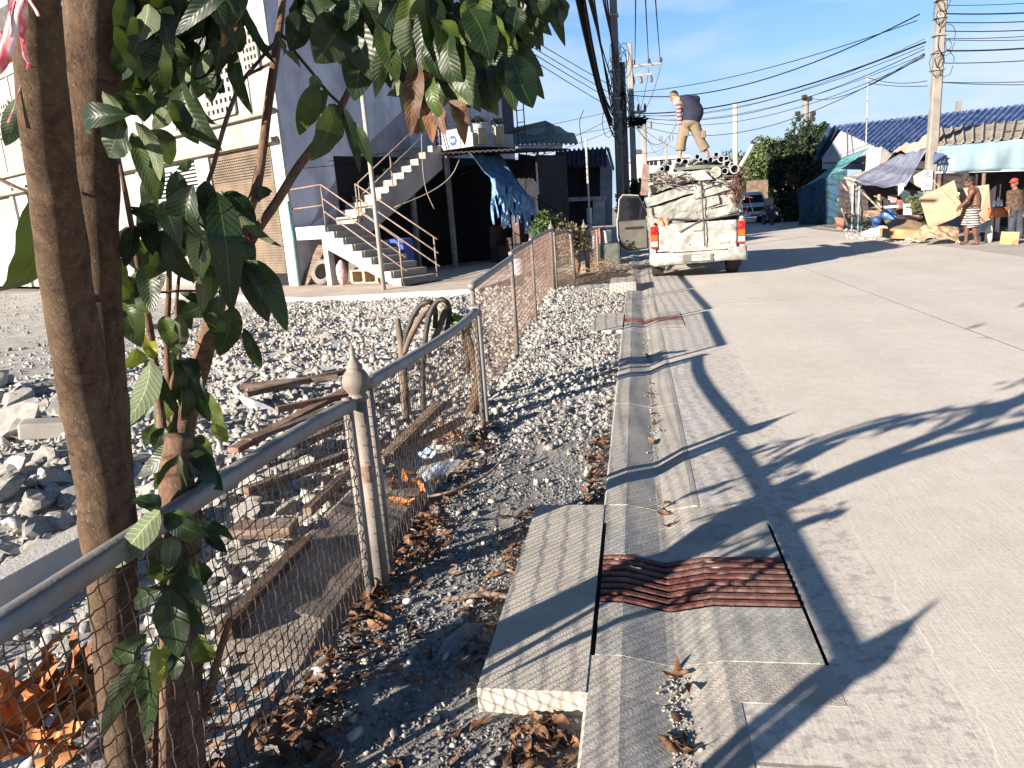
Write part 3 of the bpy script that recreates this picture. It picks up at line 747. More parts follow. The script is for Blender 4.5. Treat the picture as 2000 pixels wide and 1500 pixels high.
t = thing('cut_stump', 'pale cut tree stump with stubby branches beside the black hoses', 'tree stump', G(795,860,0))
mPaleWood = MAT('pale_stump', (.12,.085,.065), (.19,.145,.11), 9, .9, .7, 60, dirt=(.2,.15,.12), dscale=5, damt=.5)
b = MB(); b.tube(smoothpath([PH(800,870),PH(790,760),PH(785,690),PH(780,650),PH(775,622)]), [.045,.045,.04,.04,.035,.035,.035,.03,.03,.03,.028,.028,.026,.026,.024,.024,.022], 10); b.build('trunk', mPaleWood, t, smooth=True)
b = MB(); b.tube(smoothpath([PH(788,690),PH(805,650),PH(825,615),PH(838,600)]), [.026]*9+[.018]*4, 8); b.build('branch', mPaleWood, t, smooth=True)
b = MB(); b.tube(smoothpath([PH(835,690,.2),PH(858,640,.2),PH(868,605,.2),PH(862,596,.2)]), [.028]*9+[.018]*4, 8); b.build('branch', mPaleWood, t, smooth=True)
# ------------------------------------------------------------------ foreground trees
def leaf_mat(name, top1, top2, under, gloss=.42, vein=(.075,.105,.035), trans=.24):
    m, nt, b = newmat(name)
    uvn = ND(nt, 'ShaderNodeUVMap'); uvn.uv_map = 'leaf'; sp = ND(nt, 'ShaderNodeSeparateXYZ'); nt.links.new(uvn.outputs[0], sp.inputs[0])
    a = math_node(nt, 'ABSOLUTE', math_node(nt, 'SUBTRACT', sp.outputs['X'], .5))
    ph = math_node(nt, 'FRACT', math_node(nt, 'MULTIPLY', math_node(nt, 'SUBTRACT', sp.outputs['Y'], math_node(nt, 'MULTIPLY', a, .34)), 13))
    tri = math_node(nt, 'ABSOLUTE', math_node(nt, 'SUBTRACT', ph, .5))          # .5 at vein, 0 mid-panel
    lat = math_node(nt, 'GREATER_THAN', tri, .455)
    mid = math_node(nt, 'LESS_THAN', a, .018)
    at = ND(nt, 'ShaderNodeAttribute'); at.attribute_name = 'rnd'
    vec = mapped(nt)
    top = mixc(nt, at.outputs['Fac'], top1, top2); top = mixc(nt, ramp(nt, at.outputs['Fac'], [(.72,(0,0,0)),(1,(.8,)*3)]), top, (.085,.12,.02) if top2[1] < .1 and top2[0] < .1 else top2)
    blot = ramp(nt, noise_node(nt, vec, 26, 5, .65), [(.35, (.75,)*3), (.7, (1.25,)*3)])
    top = mixc(nt, 1, top, blot, 'MULTIPLY')
    top = mixc(nt, math_node(nt, 'MULTIPLY', lat, .09), top, vein); top = mixc(nt, math_node(nt, 'MULTIPLY', mid, .8), top, vein)
    spot = ramp(nt, noise_node(nt, vec, 70, 3, .6), [(.70, (0,0,0)), (.76, (.8,)*3)]); top = mixc(nt, spot, top, (.16,.10,.04))
    und = mixc(nt, 1, under, blot, 'MULTIPLY'); und = mixc(nt, math_node(nt, 'MULTIPLY', math_node(nt, 'MAXIMUM', lat, mid), .5), und, (.45,.47,.26))
    ge = ND(nt, 'ShaderNodeNewGeometry'); col = mixc(nt, ge.outputs['Backfacing'], top, und)
    nt.links.new(col, b.inputs['Base Color'])
    rg = ramp(nt, ge.outputs['Backfacing'], [(0, (gloss,)*3), (1, (.75,)*3)]); nt.links.new(rg, b.inputs['Roughness'])
    b.inputs['Specular IOR Level'].default_value = .4
    bn = ND(nt, 'ShaderNodeBump'); setin(bn, Strength=.17, Distance=.004)
    h = math_node(nt, 'SUBTRACT', math_node(nt, 'POWER', math_node(nt, 'SUBTRACT', 1.0, math_node(nt, 'MULTIPLY', tri, 2.0)), .6), math_node(nt, 'MULTIPLY', mid, .5))
    nt.links.new(math_node(nt, 'ADD', h, math_node(nt, 'MULTIPLY', noise_node(nt, vec, 90, 3), .35)), bn.inputs['Height']); nt.links.new(bn.outputs['Normal'], b.inputs['Normal'])
    tr = ND(nt, 'ShaderNodeBsdfTranslucent'); nt.links.new(mixc(nt, .5, col, (.13,.19,.02)), tr.inputs['Color'])
    mx = ND(nt, 'ShaderNodeMixShader'); mx.inputs[0].default_value = trans
    out = nt.nodes['Material Output']; nt.links.new(b.outputs[0], mx.inputs[1]); nt.links.new(tr.outputs[0], mx.inputs[2]); nt.links.new(mx.outputs[0], out.inputs['Surface'])
    return m
mLeaf = leaf_mat('tree_leaf', (.006,.018,.008), (.028,.052,.013), (.10,.13,.07))
mLeafY = leaf_mat('yellowing_leaf', (.20,.24,.03), (.36,.34,.05), (.40,.40,.15), .45)
mLeafB = leaf_mat('withered_leaf', (.06,.03,.017), (.19,.085,.045), (.20,.115,.07), .6, (.2,.12,.06), .15)
def bark(name, c1, c2, d):
    m, nt, b = newmat(name)
    vec = mapped(nt, (1,1,.6)); v2 = mapped(nt)
    col = ramp(nt, noise_node(nt, vec, 34, 8, .75), [(.36, tuple(q*.8 for q in c1)), (.64, c2)])
    col = mixc(nt, ramp(nt, noise_node(nt, v2, 7, 5, .6), [(.45, (0,0,0)), (.7, (.7,)*3)]), col, d)
    vo = ND(nt, 'ShaderNodeTexVoronoi'); vo.inputs['Scale'].default_value = 75; nt.links.new(v2, vo.inputs['Vector'])
    col = mixc(nt, ramp(nt, vo.outputs['Distance'], [(.12, (.4,)*3), (.25, (0,0,0))]), col, (.21,.155,.10))
    pat = ramp(nt, noise_node(nt, v2, 3.2, 6, .7, .6), [(.50, (0,0,0)), (.64, (.35,)*3)]); col = mixc(nt, pat, col, tuple(min(1, q*1.6+.01) for q in d))
    scar = ramp(nt, noise_node(nt, mapped(nt, (1,1,3.5)), 6.5, 5, .6), [(.60, (0,0,0)), (.68, (.8,)*3)]); col = mixc(nt, scar, col, tuple(q*.55 for q in c1))
    nt.links.new(col, b.inputs['Base Color']); b.inputs['Roughness'].default_value = .9; b.inputs['Specular IOR Level'].default_value = .2
    bn = ND(nt, 'ShaderNodeBump'); setin(bn, Strength=1.0, Distance=.012)
    nt.links.new(math_node(nt, 'ADD', noise_node(nt, vec, 30, 8, .75), math_node(nt, 'MULTIPLY', noise_node(nt, v2, 9, 4), .8)), bn.inputs['Height']); nt.links.new(bn.outputs['Normal'], b.inputs['Normal'])
    return m
mBark = bark('tree_bark', (.050,.030,.020), (.125,.078,.050), (.105,.078,.048))
mStem = bark('sapling_bark', (.10,.055,.038), (.21,.125,.085), (.13,.10,.07))
def YS(v, y):
    T = ((-900,-.22),(350,-.22),(450,-.15),(560,.08),(700,.20),(850,.18),(960,0),(3000,0))
    for (a, p), (c, q) in zip(T, T[1:]):
        if v <= c: return y+p+(q-p)*(v-a)/(c-a)
    return y
def trunk(mb, px, Y, wpx, n=22, k=8, jit=.06, sway=False):
    """px: list of (u,v); Y depth (number or list); wpx widths in pixels"""
    m = len(px); Ys = Y if isinstance(Y, (list, tuple)) else [Y]*m; ws = wpx if isinstance(wpx, (list, tuple)) else [wpx]*m
    pts = [P(u, v, YS(v, y) if sway else y) for (u, v), y in zip(px, Ys)]
    rad = [w_*.5*(p-Vector((0,0,EYE))).length/FOC for w_, p in zip(ws, pts)]
    pp = smoothpath(pts, k); rr = []
    for i in range(m-1):
        for j in range(k): rr.append(rad[i]+(rad[i+1]-rad[i])*j/k)
    rr.append(rad[-1]); v0 = len(mb.v)
    mb.tube(pp, rr, n)
    for i in range(v0, len(mb.v)):
        p = Vector(mb.v[i]); c = pp[min(len(pp)-1,(i-v0)//n)]; d = p-c
        kn = max(0, noise.noise(p*5+Vector((3,1,7)))-.35)*jit*9; mb.v[i] = tuple(c+d*(1+jit*1.3*noise.noise(p*8)+jit*.8*noise.noise(p*22)+kn))
    return pp
tA = thing('tree', 'tree with two thick brown trunks side by side behind the nearest fence panel', 'tree', (-1.36,1.45,0))
b = MB(); trunk(b, [(20,-420),(48,-160),(68,0),(76,110),(96,300),(114,430),(139,610),(172,800),(206,960),(217,1100),(231,1300),(245,1500),(254,1640)], [.94,.97,1.0,1.04,1.14,1.22,1.33,1.43,1.49,1.49,1.47,1.44,1.42], [62,66,72,72,70,77,79,80,88,80,68,60,66], 28, 8)
b.build('trunk', mBark, tA, smooth=True)
b = MB(); trunk(b, [(178,-420),(181,-160),(183,0),(181,110),(179,300),(184,430),(196,610),(208,800),(218,930),(222,1040)], [1.40,1.41,1.42,1.43,1.44,1.46,1.49,1.52,1.53,1.52], [78,82,84,83,84,76,66,70,66,50], 28, 8)
b.build('trunk', mBark, tA, smooth=True)
# the trunks go on above the picture into limbs and a crown
b = MB(); e1 = P(20,-420,.94); e2 = P(178,-420,1.40)
def limb(pts, r): b.tube(smoothpath(pts, 5), [r[0]+(r[1]-r[0])*i/((len(pts)-1)*5) for i in range((len(pts)-1)*5+1)], 10)
limb([P(34,-300,.955), e1, e1+Vector((-.10,-.12,.6)), e1+Vector((-.3,-.1,1.5)), e1+Vector((-.2,.2,2.6))], (.030,.012)); limb([P(179,-300,1.405), e2, e2+Vector((.02,.06,.6)), e2+Vector((.1,.3,1.5)), e2+Vector((-.1,.5,2.7))], (.045,.014))
for k in range(12):
    o_ = (e1+Vector((-.2,-.1,1.1)) if k % 2 else e2+Vector((.05,.2,1.1)))+Vector((0,0,random.uniform(0,1.2))); d = Vector((random.gauss(0,.6),random.gauss(0,.6),random.uniform(.1,.6))); limb([o_, o_+d*.5, o_+d*1.1+Vector((0,0,-.05))], (.014,.005))
b.build('limb', mBark, tA, smooth=True)
hb = MB()
for k in range(620):
    c = Vector((-1.15,1.35,3.9))+Vector((random.gauss(0,.65),random.gauss(0,.65),random.gauss(0,.5))); c.z = max(c.z, 3.05); d = Vector((random.gauss(0,.5),random.gauss(0,.5),random.uniform(-1,.1))).normalized()
    leaf_mesh(hb, c, c+d*random.uniform(.14,.24), (random.gauss(0,1),random.gauss(0,1),.8), random.uniform(.05,.085), .35, random.uniform(-.1,.35), 2, 5, .05, k, random.random())
leaf_build(hb, 'crown', mLeaf, tA)
tS = thing('sapling', 'leafy young tree with big dark drooping leaves right of the two thick trunks', 'tree', (-1.33,1.6,0))
b = MB()
trunk(b, [(352,1620),(350,1480),(352,1250),(352,1080),(345,930),(350,850)], [1.55,1.57,1.62,1.66,1.72,1.74], [90,80,68,66,58,44], 18, 6)
trunk(b, [(350,870),(368,790),(392,710),(412,640),(428,580),(452,530),(478,478)], [1.74,1.76,1.79,1.82,1.85,1.88,1.9], [46,40,36,34,30,26,22], 14, 6, .06, True)
b.build('trunk', mStem, tS, smooth=True)
br = MB()
def branch(px, Y, w, n=8): trunk(br, px, Y, w, n, 5, .04, True)
branch([(476,482),(484,420),(500,370),(512,300),(522,220),(535,130),(548,40),(556,-60),(562,-200)], [1.9,1.92,1.94,1.97,2.0,2.03,2.06,2.1,2.15], [22,20,18,16,16,15,13,12,10])
branch([(480,485),(508,440),(540,395),(580,330),(610,290),(650,235),(680,180),(700,130),(730,40),(760,-60)], [1.9,1.92,1.94,1.96,1.98,1.98,1.98,1.97,1.95,1.93], [20,18,17,16,15,14,12,11,9,8])
branch([(325,900),(310,780),(300,690),(284,590),(268,500),(255,430),(240,350),(228,290)], [1.72,1.70,1.68,1.67,1.66,1.66,1.66,1.66], [18,15,13,12,11,9,7,6])
branch([(335,900),(330,780),(326,660),(330,560),(330,480)], [1.76,1.78,1.8,1.8,1.8], [15,12,11,10,8])
branch([(395,380),(415,330),(440,240),(470,165),(505,120),(535,85)], [1.86,1.87,1.88,1.9,1.95,2.0], [7,8,8,7,6,5])
branch([(345,870),(335,760),(350,700),(345,600),(352,520)], [1.74,1.76,1.78,1.8,1.82], [12,9,8,7,5], 6)
branch([(530,95),(510,80),(480,20),(470,0),(455,-40)], [2.03,2.0,1.98,1.97,1.96], [6,5,5,4,4], 6)
branch([(535,120),(480,150),(470,170)], [2.03,2.0,1.98], [6,4,4], 6)
branch([(545,60),(575,100),(612,145),(640,180),(665,205),(690,245),(705,300)], [2.06,2.03,2.0,1.98,1.96,1.94,1.92], [6,6,6,6,5,5,4], 6)
branch([(660,0),(655,20),(675,50),(690,90),(700,120)], [1.86,1.86,1.86,1.86,1.86], [6,6,5,5,4], 6)
branch([(600,-120),(690,-30),(760,30),(800,55),(830,95),(845,160)], [1.95,1.9,1.85,1.83,1.82,1.8], [9,8,7,6,5,4], 6)
branch([(730,-100),(810,-20),(880,30),(930,70),(975,120)], [1.95,1.9,1.85,1.82,1.8], [10,9,8,7,5], 6)
branch([(820,-120),(900,-40),(980,-5),(1060,5),(1090,10)], [2.0,1.95,1.9,1.87,1.86], [12,10,9,7,5], 6)
branch([(760,60),(765,90),(775,110),(790,130),(812,135)], [1.84,1.84,1.84,1.84,1.84], [4,4,4,4,3], 6)
branch([(-40,330),(20,360),(70,380)], [1.5,1.5,1.5], [6,6,5], 6)
branch([(300,-120),(290,-20),(280,20),(258,50)], [1.75,1.75,1.74,1.73], [8,7,6,4], 6)
branch([(420,-140),(410,-20),(430,40),(445,80)], [1.8,1.8,1.8,1.8], [8,7,6,4], 6)
branch([(345,1080),(335,1120),(328,1150)], [1.5,1.42,1.38], [8,7,5], 6); branch([(330,1020),(318,1005),(310,998)], [1.6,1.5,1.42], [7,6,5], 6)
branch([(240,545),(300,570),(360,568),(440,570)], [1.66,1.68,1.72,1.8], [4,5,5,4], 6); branch([(252,405),(290,408),(320,402)], [1.66,1.68,1.70], [4,5,4], 6)
br.build('branch', mStem, tS, smooth=True)
tw = MB(); trunk(tw, [(318,1680),(322,1500),(322,1300),(325,1150),(345,1050)], [1.40,1.42,1.48,1.55,1.62], [20,19,17,15,13], 8, 5, .03)
trunk(tw, [(385,1430),(410,1350),(430,1270),(450,1210)], [1.62,1.62,1.63,1.64], [16,15,13,11], 8, 5, .03)
tw.build('stem', mStem, tS, smooth=True)
LV = {'g': MB(), 'y': MB(), 'b': MB()}
def lf(u0, v0, u1, v1, wpx, kind='g', Y=1.72, dY=None, flip=False, rot=None, curl=None, fold=None):
    dY = random.uniform(-.05,.05) if dY is None else dY
    Y = YS(v0, Y) if u0 > 135 else Y-.1; a = P(u0, v0, Y); c = P(u1, v1, Y+dY); ax = (c-a).normalized()
    view = (Vector((0,0,EYE))-a).normalized(); n_ = (view-ax*view.dot(ax)).normalized()
    rot = random.uniform(-.75,.75) if rot is None else rot
    n_ = Quaternion(ax, rot) @ n_
    back = kind == 'l' or flip
    if back: n_ = -n_
    w_ = wpx*(a-Vector((0,0,EYE))).length/FOC/max(.55, abs(math.cos(rot)))
    mb = LV['g' if kind in 'gl' else kind]
    rn = random.random()**1.5+.01
    w0 = random.uniform(.15,.6) if fold is None else fold
    if kind == 'b': w0 = random.uniform(.6,1.1)
    leaf_mesh(mb, a, c, n_, w_*.9/max(.6,math.cos(w0)), w0, random.choice((random.uniform(-.15,.25), random.uniform(.1,.5))) if curl is None else curl, 6, 12, .10 if kind != 'b' else .3, random.random()*6, rn)
LEAVES = """
60 388 35 592 78 g 1.42|75 380 82 490 34 g 1.44|48 188 10 287 38 l 1.5|128 165 126 262 30 g 1.7|132 175 140 230 22 g 1.72|
255 225 140 250 42 g 1.5|240 222 214 306 66 g 1.5|200 178 242 232 22 l 1.55|226 182 272 226 38 g 1.6|264 185 283 231 42 g 1.62|264 238 321 350 28 l 1.6|258 258 308 402 30 g 1.6|
246 52 222 166 32 g 1.6|250 52 282 152 66 g 1.62|290 8 274 82 35 l 1.6|310 15 332 92 42 g 1.66|320 55 362 152 62 g 1.7|300 66 318 192 52 g 1.66|402 55 338 112 56 g 1.72|430 15 424 152 44 g 1.75|441 30 440 82 20 b 1.72|
412 98 355 162 24 l 1.7|357 160 324 196 16 g 1.68|460 100 481 217 28 g 1.78|355 163 416 292 46 g 1.66|372 165 426 262 17 l 1.68|334 195 386 282 40 g 1.62|330 212 300 252 32 l 1.64|295 253 341 322 48 g 1.66|
250 -10 226 62 34 g 1.62|330 -15 300 62 44 g 1.64|402 -10 330 42 54 g 1.7|442 -12 380 62 46 g 1.72|466 8 536 132 16 g 1.9|380 20 360 110 50 g 1.72|350 80 330 150 52 g 1.7|270 40 262 110 40 g 1.62|470 40 440 120 26 g 1.78|
345 333 350 452 44 g 1.7|378 360 377 482 54 g 1.68|424 375 456 606 66 g 1.7|432 372 549 496 22 l 1.76|440 374 502 432 32 g 1.76|412 448 386 536 48 l 1.7|322 453 377 562 37 g 1.7|310 472 296 548 48 g 1.72|
262 420 302 404 32 g 1.68|264 440 244 522 32 g 1.68|272 453 302 452 42 g 1.7|302 335 280 402 32 l 1.66|302 288 311 392 32 g 1.66|346 330 380 314 16 g 1.68|470 508 527 630 52 g 1.78|482 508 566 642 42 g 1.8|
455 596 430 702 52 g 1.78|476 640 513 727 27 g 1.82|422 590 350 617 42 g 1.8|402 590 352 572 20 g 1.8|232 558 287 612 22 g 1.66|238 588 272 672 54 g 1.66|225 500 245 560 30 g 1.66|318 618 346 692 34 g 1.7|350 615 352 690 34 l 1.72|
292 700 248 842 46 l 1.62|300 702 284 650 24 y 1.64|266 680 250 722 34 y 1.64|302 720 340 802 22 g 1.66|342 700 352 782 28 g 1.7|358 700 384 742 30 g 1.72|392 760 440 845 32 g 1.72|384 716 402 832 32 g 1.72|420 828 440 868 28 y 1.72|
300 828 282 872 26 g 1.6|322 835 300 880 32 g 1.6|342 868 273 932 36 g 1.56|360 870 432 962 42 g 1.62|350 888 344 1002 54 g 1.58|365 880 424 940 32 g 1.6|380 850 415 900 30 g 1.66|
312 998 218 1112 44 l 1.36|312 998 262 970 32 g 1.4|322 1003 404 1052 38 g 1.4|392 1028 442 1082 24 g 1.5|402 1018 458 1052 20 g 1.5|330 1000 380 1060 40 g 1.44|
326 1148 248 1190 34 g 1.34|326 1148 258 1158 26 g 1.34|328 1148 414 1170 32 g 1.34|328 1148 402 1242 34 g 1.34|328 1150 350 1285 54 g 1.32|326 1150 300 1230 34 g 1.32|332 1150 380 1200 30 g 1.36|
286 1238 210 1302 42 g 1.32|272 1288 198 1432 38 l 1.30|280 1290 291 1442 36 g 1.34|302 1258 312 1352 26 y 1.36|318 1260 322 1340 28 y 1.36|388 1238 408 1304 42 g 1.36|350 1270 340 1330 30 g 1.38|
656 8 584 64 60 g 1.84|656 22 609 98 44 l 1.84|668 42 620 120 80 g 1.84|672 78 660 130 32 g 1.84|682 28 736 162 62 g 1.86|712 62 692 198 66 g 1.86|742 -10 711 50 48 g 1.82|757 -8 735 62 30 l 1.82|800 -8 790 112 48 g 1.8|832 -8 816 84 52 g 1.8|746 60 776 157 46 g 1.82|762 88 765 155 16 l 1.8|772 98 792 166 36 g 1.8|744 128 765 172 20 g 1.84|776 150 779 186 15 l 1.8|
600 -10 582 72 44 g 1.9|690 -20 660 40 50 g 1.85|640 -40 610 40 54 g 1.87|
854 62 860 142 20 b 1.78|851 138 845 177 14 l 1.78|880 66 897 192 44 g 1.76|896 88 931 217 48 g 1.76|930 150 959 230 24 g 1.74|905 18 935 80 13 l 1.74|916 18 962 112 64 g 1.76|960 25 986 122 54 g 1.76|950 98 961 192 64 g 1.76|976 60 1008 112 40 g 1.76|1010 15 1000 68 40 g 1.78|1000 108 1038 213 64 g 1.7|984 108 1006 214 44 g 1.72|965 128 972 197 40 g 1.74|
815 130 800 262 30 b 1.78|830 140 846 282 28 b 1.78|850 180 866 262 26 b 1.78|874 198 913 277 20 b 1.76|790 148 796 242 26 g 1.8|802 190 816 267 22 b 1.78|834 172 826 262 26 g 1.78|845 150 860 240 30 g 1.78|812 140 822 230 24 b 1.8|
1046 -8 1069 50 36 g 1.82|1070 -5 1087 62 15 g 1.82|1086 -5 1106 38 20 g 1.82|1092 -5 1100 52 20 g 1.82|1030 -20 1052 28 34 g 1.84|
620 163 582 267 44 g 1.9|656 203 614 315 54 g 1.88|640 175 596 250 30 g 1.92|668 208 706 333 24 g 1.88|690 238 727 322 26 g 1.88|620 148 608 180 26 l 1.9|650 205 636 240 22 l 1.9|
506 362 515 396 27 g 1.9|555 100 590 130 12 l 2.0|540 70 560 118 10 l 2.0
"""
for item in LEAVES.replace('\n','').split('|'):
    a = item.split()
    if len(a) < 7: continue
    lf(float(a[0]), float(a[1]), float(a[2]), float(a[3]), float(a[4]), a[5], float(a[6]))
# denser crown at the top edge and above the frame
def fill(n, u0, u1, v0, v1, Y, L=(95,165), w_=(30,52), kinds='gggggl'):
    for _ in range(n):
        u = random.uniform(u0,u1); v_ = random.uniform(v0,v1); l = random.uniform(*L); a = random.gauss(0,.38)
        lf(u, v_, u+l*math.sin(a), v_+l*math.cos(a), random.uniform(*w_), random.choice(kinds), Y+random.uniform(-.08,.12))
fill(40, 225, 470, -150, 20, 1.72); fill(34, 230, 460, -10, 110, 1.80, (70,125)); fill(10, 300, 440, 100, 160, 1.84, (60,100))
fill(40, 760, 1010, -140, 20, 1.86); fill(44, 770, 1000, -10, 110, 1.86, (80,140)); fill(22, 840, 1000, 60, 140, 1.84, (70,110)); fill(12, 600, 780, -30, 60, 1.9, (70,110)); fill(18, 580, 760, -150, -40, 1.9); fill(10, 900, 1000, 60, 130, 1.82, (70,110), (36,54)); fill(9, 1000, 1060, -90, -40, 1.9)
fill(12, 790, 870, 40, 150, 1.86, (70,120), (26,44), 'gggb'); fill(9, 255, 360, 480, 760, 1.78, (50,90), (24,40)); fill(8, 290, 400, 820, 960, 1.74, (60,110), (26,46)); fill(8, 370, 440, 380, 560, 1.8, (80,120), (28,46))
fill(9, 225, 330, 330, 560, 1.74, (60,110), (26,46)); fill(12, 370, 470, 330, 480, 1.86, (80,140), (30,50)); fill(6, 290, 380, 620, 840, 1.78, (60,110), (26,46)); fill(8, 300, 390, 1040, 1130, 1.5, (60,100), (26,44))
leaf_build(LV['g'], 'foliage', mLeaf, tS); leaf_build(LV['y'], 'yellow_leaves', mLeafY, tS); leaf_build(LV['b'], 'withered_leaves', mLeafB, tS)
# pink ribbon tied round the left trunk
rb = thing('ribbon', 'torn pink and white plastic ribbon tied round the left trunk', 'ribbon', P(30,30,.95))
mRib, nt_, b_ = newmat('pink_ribbon'); b_.inputs['Roughness'].default_value = .25
nt_.links.new(ramp(nt_, noise_node(nt_, mapped(nt_, (1,1,.2)), 60, 3), [(.42, (.75,.13,.17)), (.6, (.85,.70,.72))]), b_.inputs['Base Color']); b_.inputs['Transmission Weight'].default_value = .25
def ribbon(px, Y, w_, tw=2.0):
    pts = smoothpath([P(u, v, y) for (u, v), y in zip(px, Y)], 6); n_ = len(pts); b = MB(); ph = random.random()*6
    def fn(a, c):
        i = min(n_-1, int(a*(n_-1)+.5)); p = pts[i]; t_ = ph+a*tw
        return p+Vector((math.cos(t_),math.sin(t_)*.6,.3*math.sin(t_*1.7)))*((c-.5)*w_)
    b.sheet(fn, n_-1, 3, .0004); b.build('strip', mRib, rb, smooth=True)
ribbon([(60,-60),(30,20),(22,60),(12,100),(0,130),(-20,150)], [.96,.95,.95,.95,.95,.95], .02)
ribbon([(40,-20),(20,30),(12,70),(4,110),(-4,120)], [.96,.95,.95,.95,.95], .014, 3)
ribbon([(35,-20),(42,40),(45,75),(50,110),(57,128),(45,160),(30,200),(15,240)], [.955,.965,.98,.995,1.01,1.03,1.04,1.05], .008, 3)
ribbon([(50,-20),(40,10),(45,40),(42,70),(46,82)], [.955,.955,.965,.975,.98], .022, 2)
ribbon([(30,-10),(24,30),(18,60),(10,75),(6,60)], [.96,.95,.95,.95,.95], .012, 4)
ribbon([(45,-20),(60,5),(70,20),(76,32)], [.945,.945,.95,.95], .005, 2)
b = MB(); pp = []
for i in range(25):
    a = 2*PI*i/24; c = P(62,-30,1.0); pp.append(c+Vector((.034*math.cos(a), .034*math.sin(a), .006*math.sin(3*a))))
b.tube(pp, .012, 6); b.build('loop', mRib, rb, smooth=True)
# ------------------------------------------------------------------ white building on the left
C0 = Vector((-8.47,17.97,0)); DE = Vector((.87,-.49,0)).normalized(); DT = Vector((.49,.87,0)).normalized()
MT = Matrix(((DE.x,DT.x,0,C0.x),(DE.y,DT.y,0,C0.y),(0,0,1,0),(0,0,0,1)))
def LB():
    b = MB(); b.T = MT; return b
def W(e, t, z): return MT @ Vector((e, t, z))
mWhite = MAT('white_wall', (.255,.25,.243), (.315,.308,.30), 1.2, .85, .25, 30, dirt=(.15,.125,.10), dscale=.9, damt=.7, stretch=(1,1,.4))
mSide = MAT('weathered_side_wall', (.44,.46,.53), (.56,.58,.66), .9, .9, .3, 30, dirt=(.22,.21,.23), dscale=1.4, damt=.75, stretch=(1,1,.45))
mTrim = MAT('white_trim', (.32,.317,.31), (.39,.387,.38), 3, .8, .2, 30, dirt=(.45,.40,.34), dscale=2, damt=.4)
mShut = MAT('rolling_shutter', (.115,.088,.064), (.16,.125,.093), 2.5, .6, .2, 30, dirt=(.24,.16,.10), dscale=1.2, damt=.5)
mDark = MAT('dark_opening', (.012,.012,.014), rough=1)
mEave = MAT('dark_eave', (.06,.055,.06), (.10,.09,.085), 4, .9)
BH = 10.8
t = thing('white_building', 'tall dirty white building with ventilation blocks and a brown rolling shutter behind the tree', 'building', C0)
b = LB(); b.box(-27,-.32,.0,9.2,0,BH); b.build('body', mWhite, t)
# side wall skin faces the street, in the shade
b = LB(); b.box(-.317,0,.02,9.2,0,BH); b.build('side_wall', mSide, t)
b = LB(); b.box(-.45,.015,-.06,.018,0,4.3); b.box(-.30,.012,-.03,.018,4.36,BH); b.build('corner_pillar', mTrim, t, bevel=.01)
b = LB(); b.box(-4.0,-3.3,-.12,-.002,0,3.6); b.build('wall_pillar', mTrim, t, bevel=.01)
for a in (7.2, 10.5, 14.2, 18): 
    b = LB(); b.box(-a-.35,-a,-.10,-.002,0,3.9); b.build('wall_pillar', mTrim, t, bevel=.01)
b = LB(); b.box(-27,-.02,-.16,-.004,4.30,4.42); b.box(-27,-.05,-.28,-.164,3.62,3.74); b.box(-27,-.05,-.16,-.006,3.60,3.76); b.build('cornice', MAT('cornice_paint',(.22,.20,.17),(.28,.26,.225),3,.85,.2,30,dirt=(.34,.28,.22),dscale=3,damt=.6), t, bevel=.01)
b = LB()
for a in np.arange(1.1,27,1.9): b = LB(); b.box(-a-.035,-a+.035,-.035,-.003,4.43,8.0); b.build('wall_rib', mTrim, t)
# vent block grids: bars before a dark plate, its colour painted as recess shade
def vents(a0, a1, z0, z1, nx, nz):
    k = LB(); k.box(-a1,-a0,-.02,-.004,z0,z1); o = k.build('vent_shade_back', mDark, t)
    g_ = LB(); wx = (a1-a0)/nx; wz = (z1-z0)/nz; bw = .26
    for i in range(nx+1): x = -a1+wx*i; g_.box(x-wx*bw, x+wx*bw, -.085, -.022, z0-wz*.1, z1+wz*.1)
    for j in range(nz+1): z = z0+wz*j; g_.box(-a1-wx*.1, -a0+wx*.1, -.083, -.024, z-wz*bw, z+wz*bw)
    g_.build('vent_lattice', mWhite, t, bevel=.012)
vents(1.75,3.05,4.55,6.35,6,8); vents(5.2,6.4,5.4,6.4,6,5); vents(.45,1.05,5.4,6.3,4,5)
vents(12.4,13.5,5.2,6.8,5,7); vents(14.9,16.2,4.6,5.4,6,4); vents(16.6,18.3,5.8,6.9,7,5); vents(8.0,9.2,5.6,6.6,6,5); vents(9.0,9.6,5.0,5.6,3,3); vents(5.4,6.0,1.3,1.9,3,3)
# upper windows strip and dark eave
b = LB(); b.box(-27,-9.4,-.9,-.005,8.35,8.6); b.box(-27,-9.4,-.03,-.004,8.61,9.9); b.build('eave', mEave, t)
b = LB(); b.box(-27,-9.4,-.06,-.008,7.75,8.15); b.build('band', MAT('tan_band',(.42,.34,.27),(.50,.42,.34),3,.85), t)
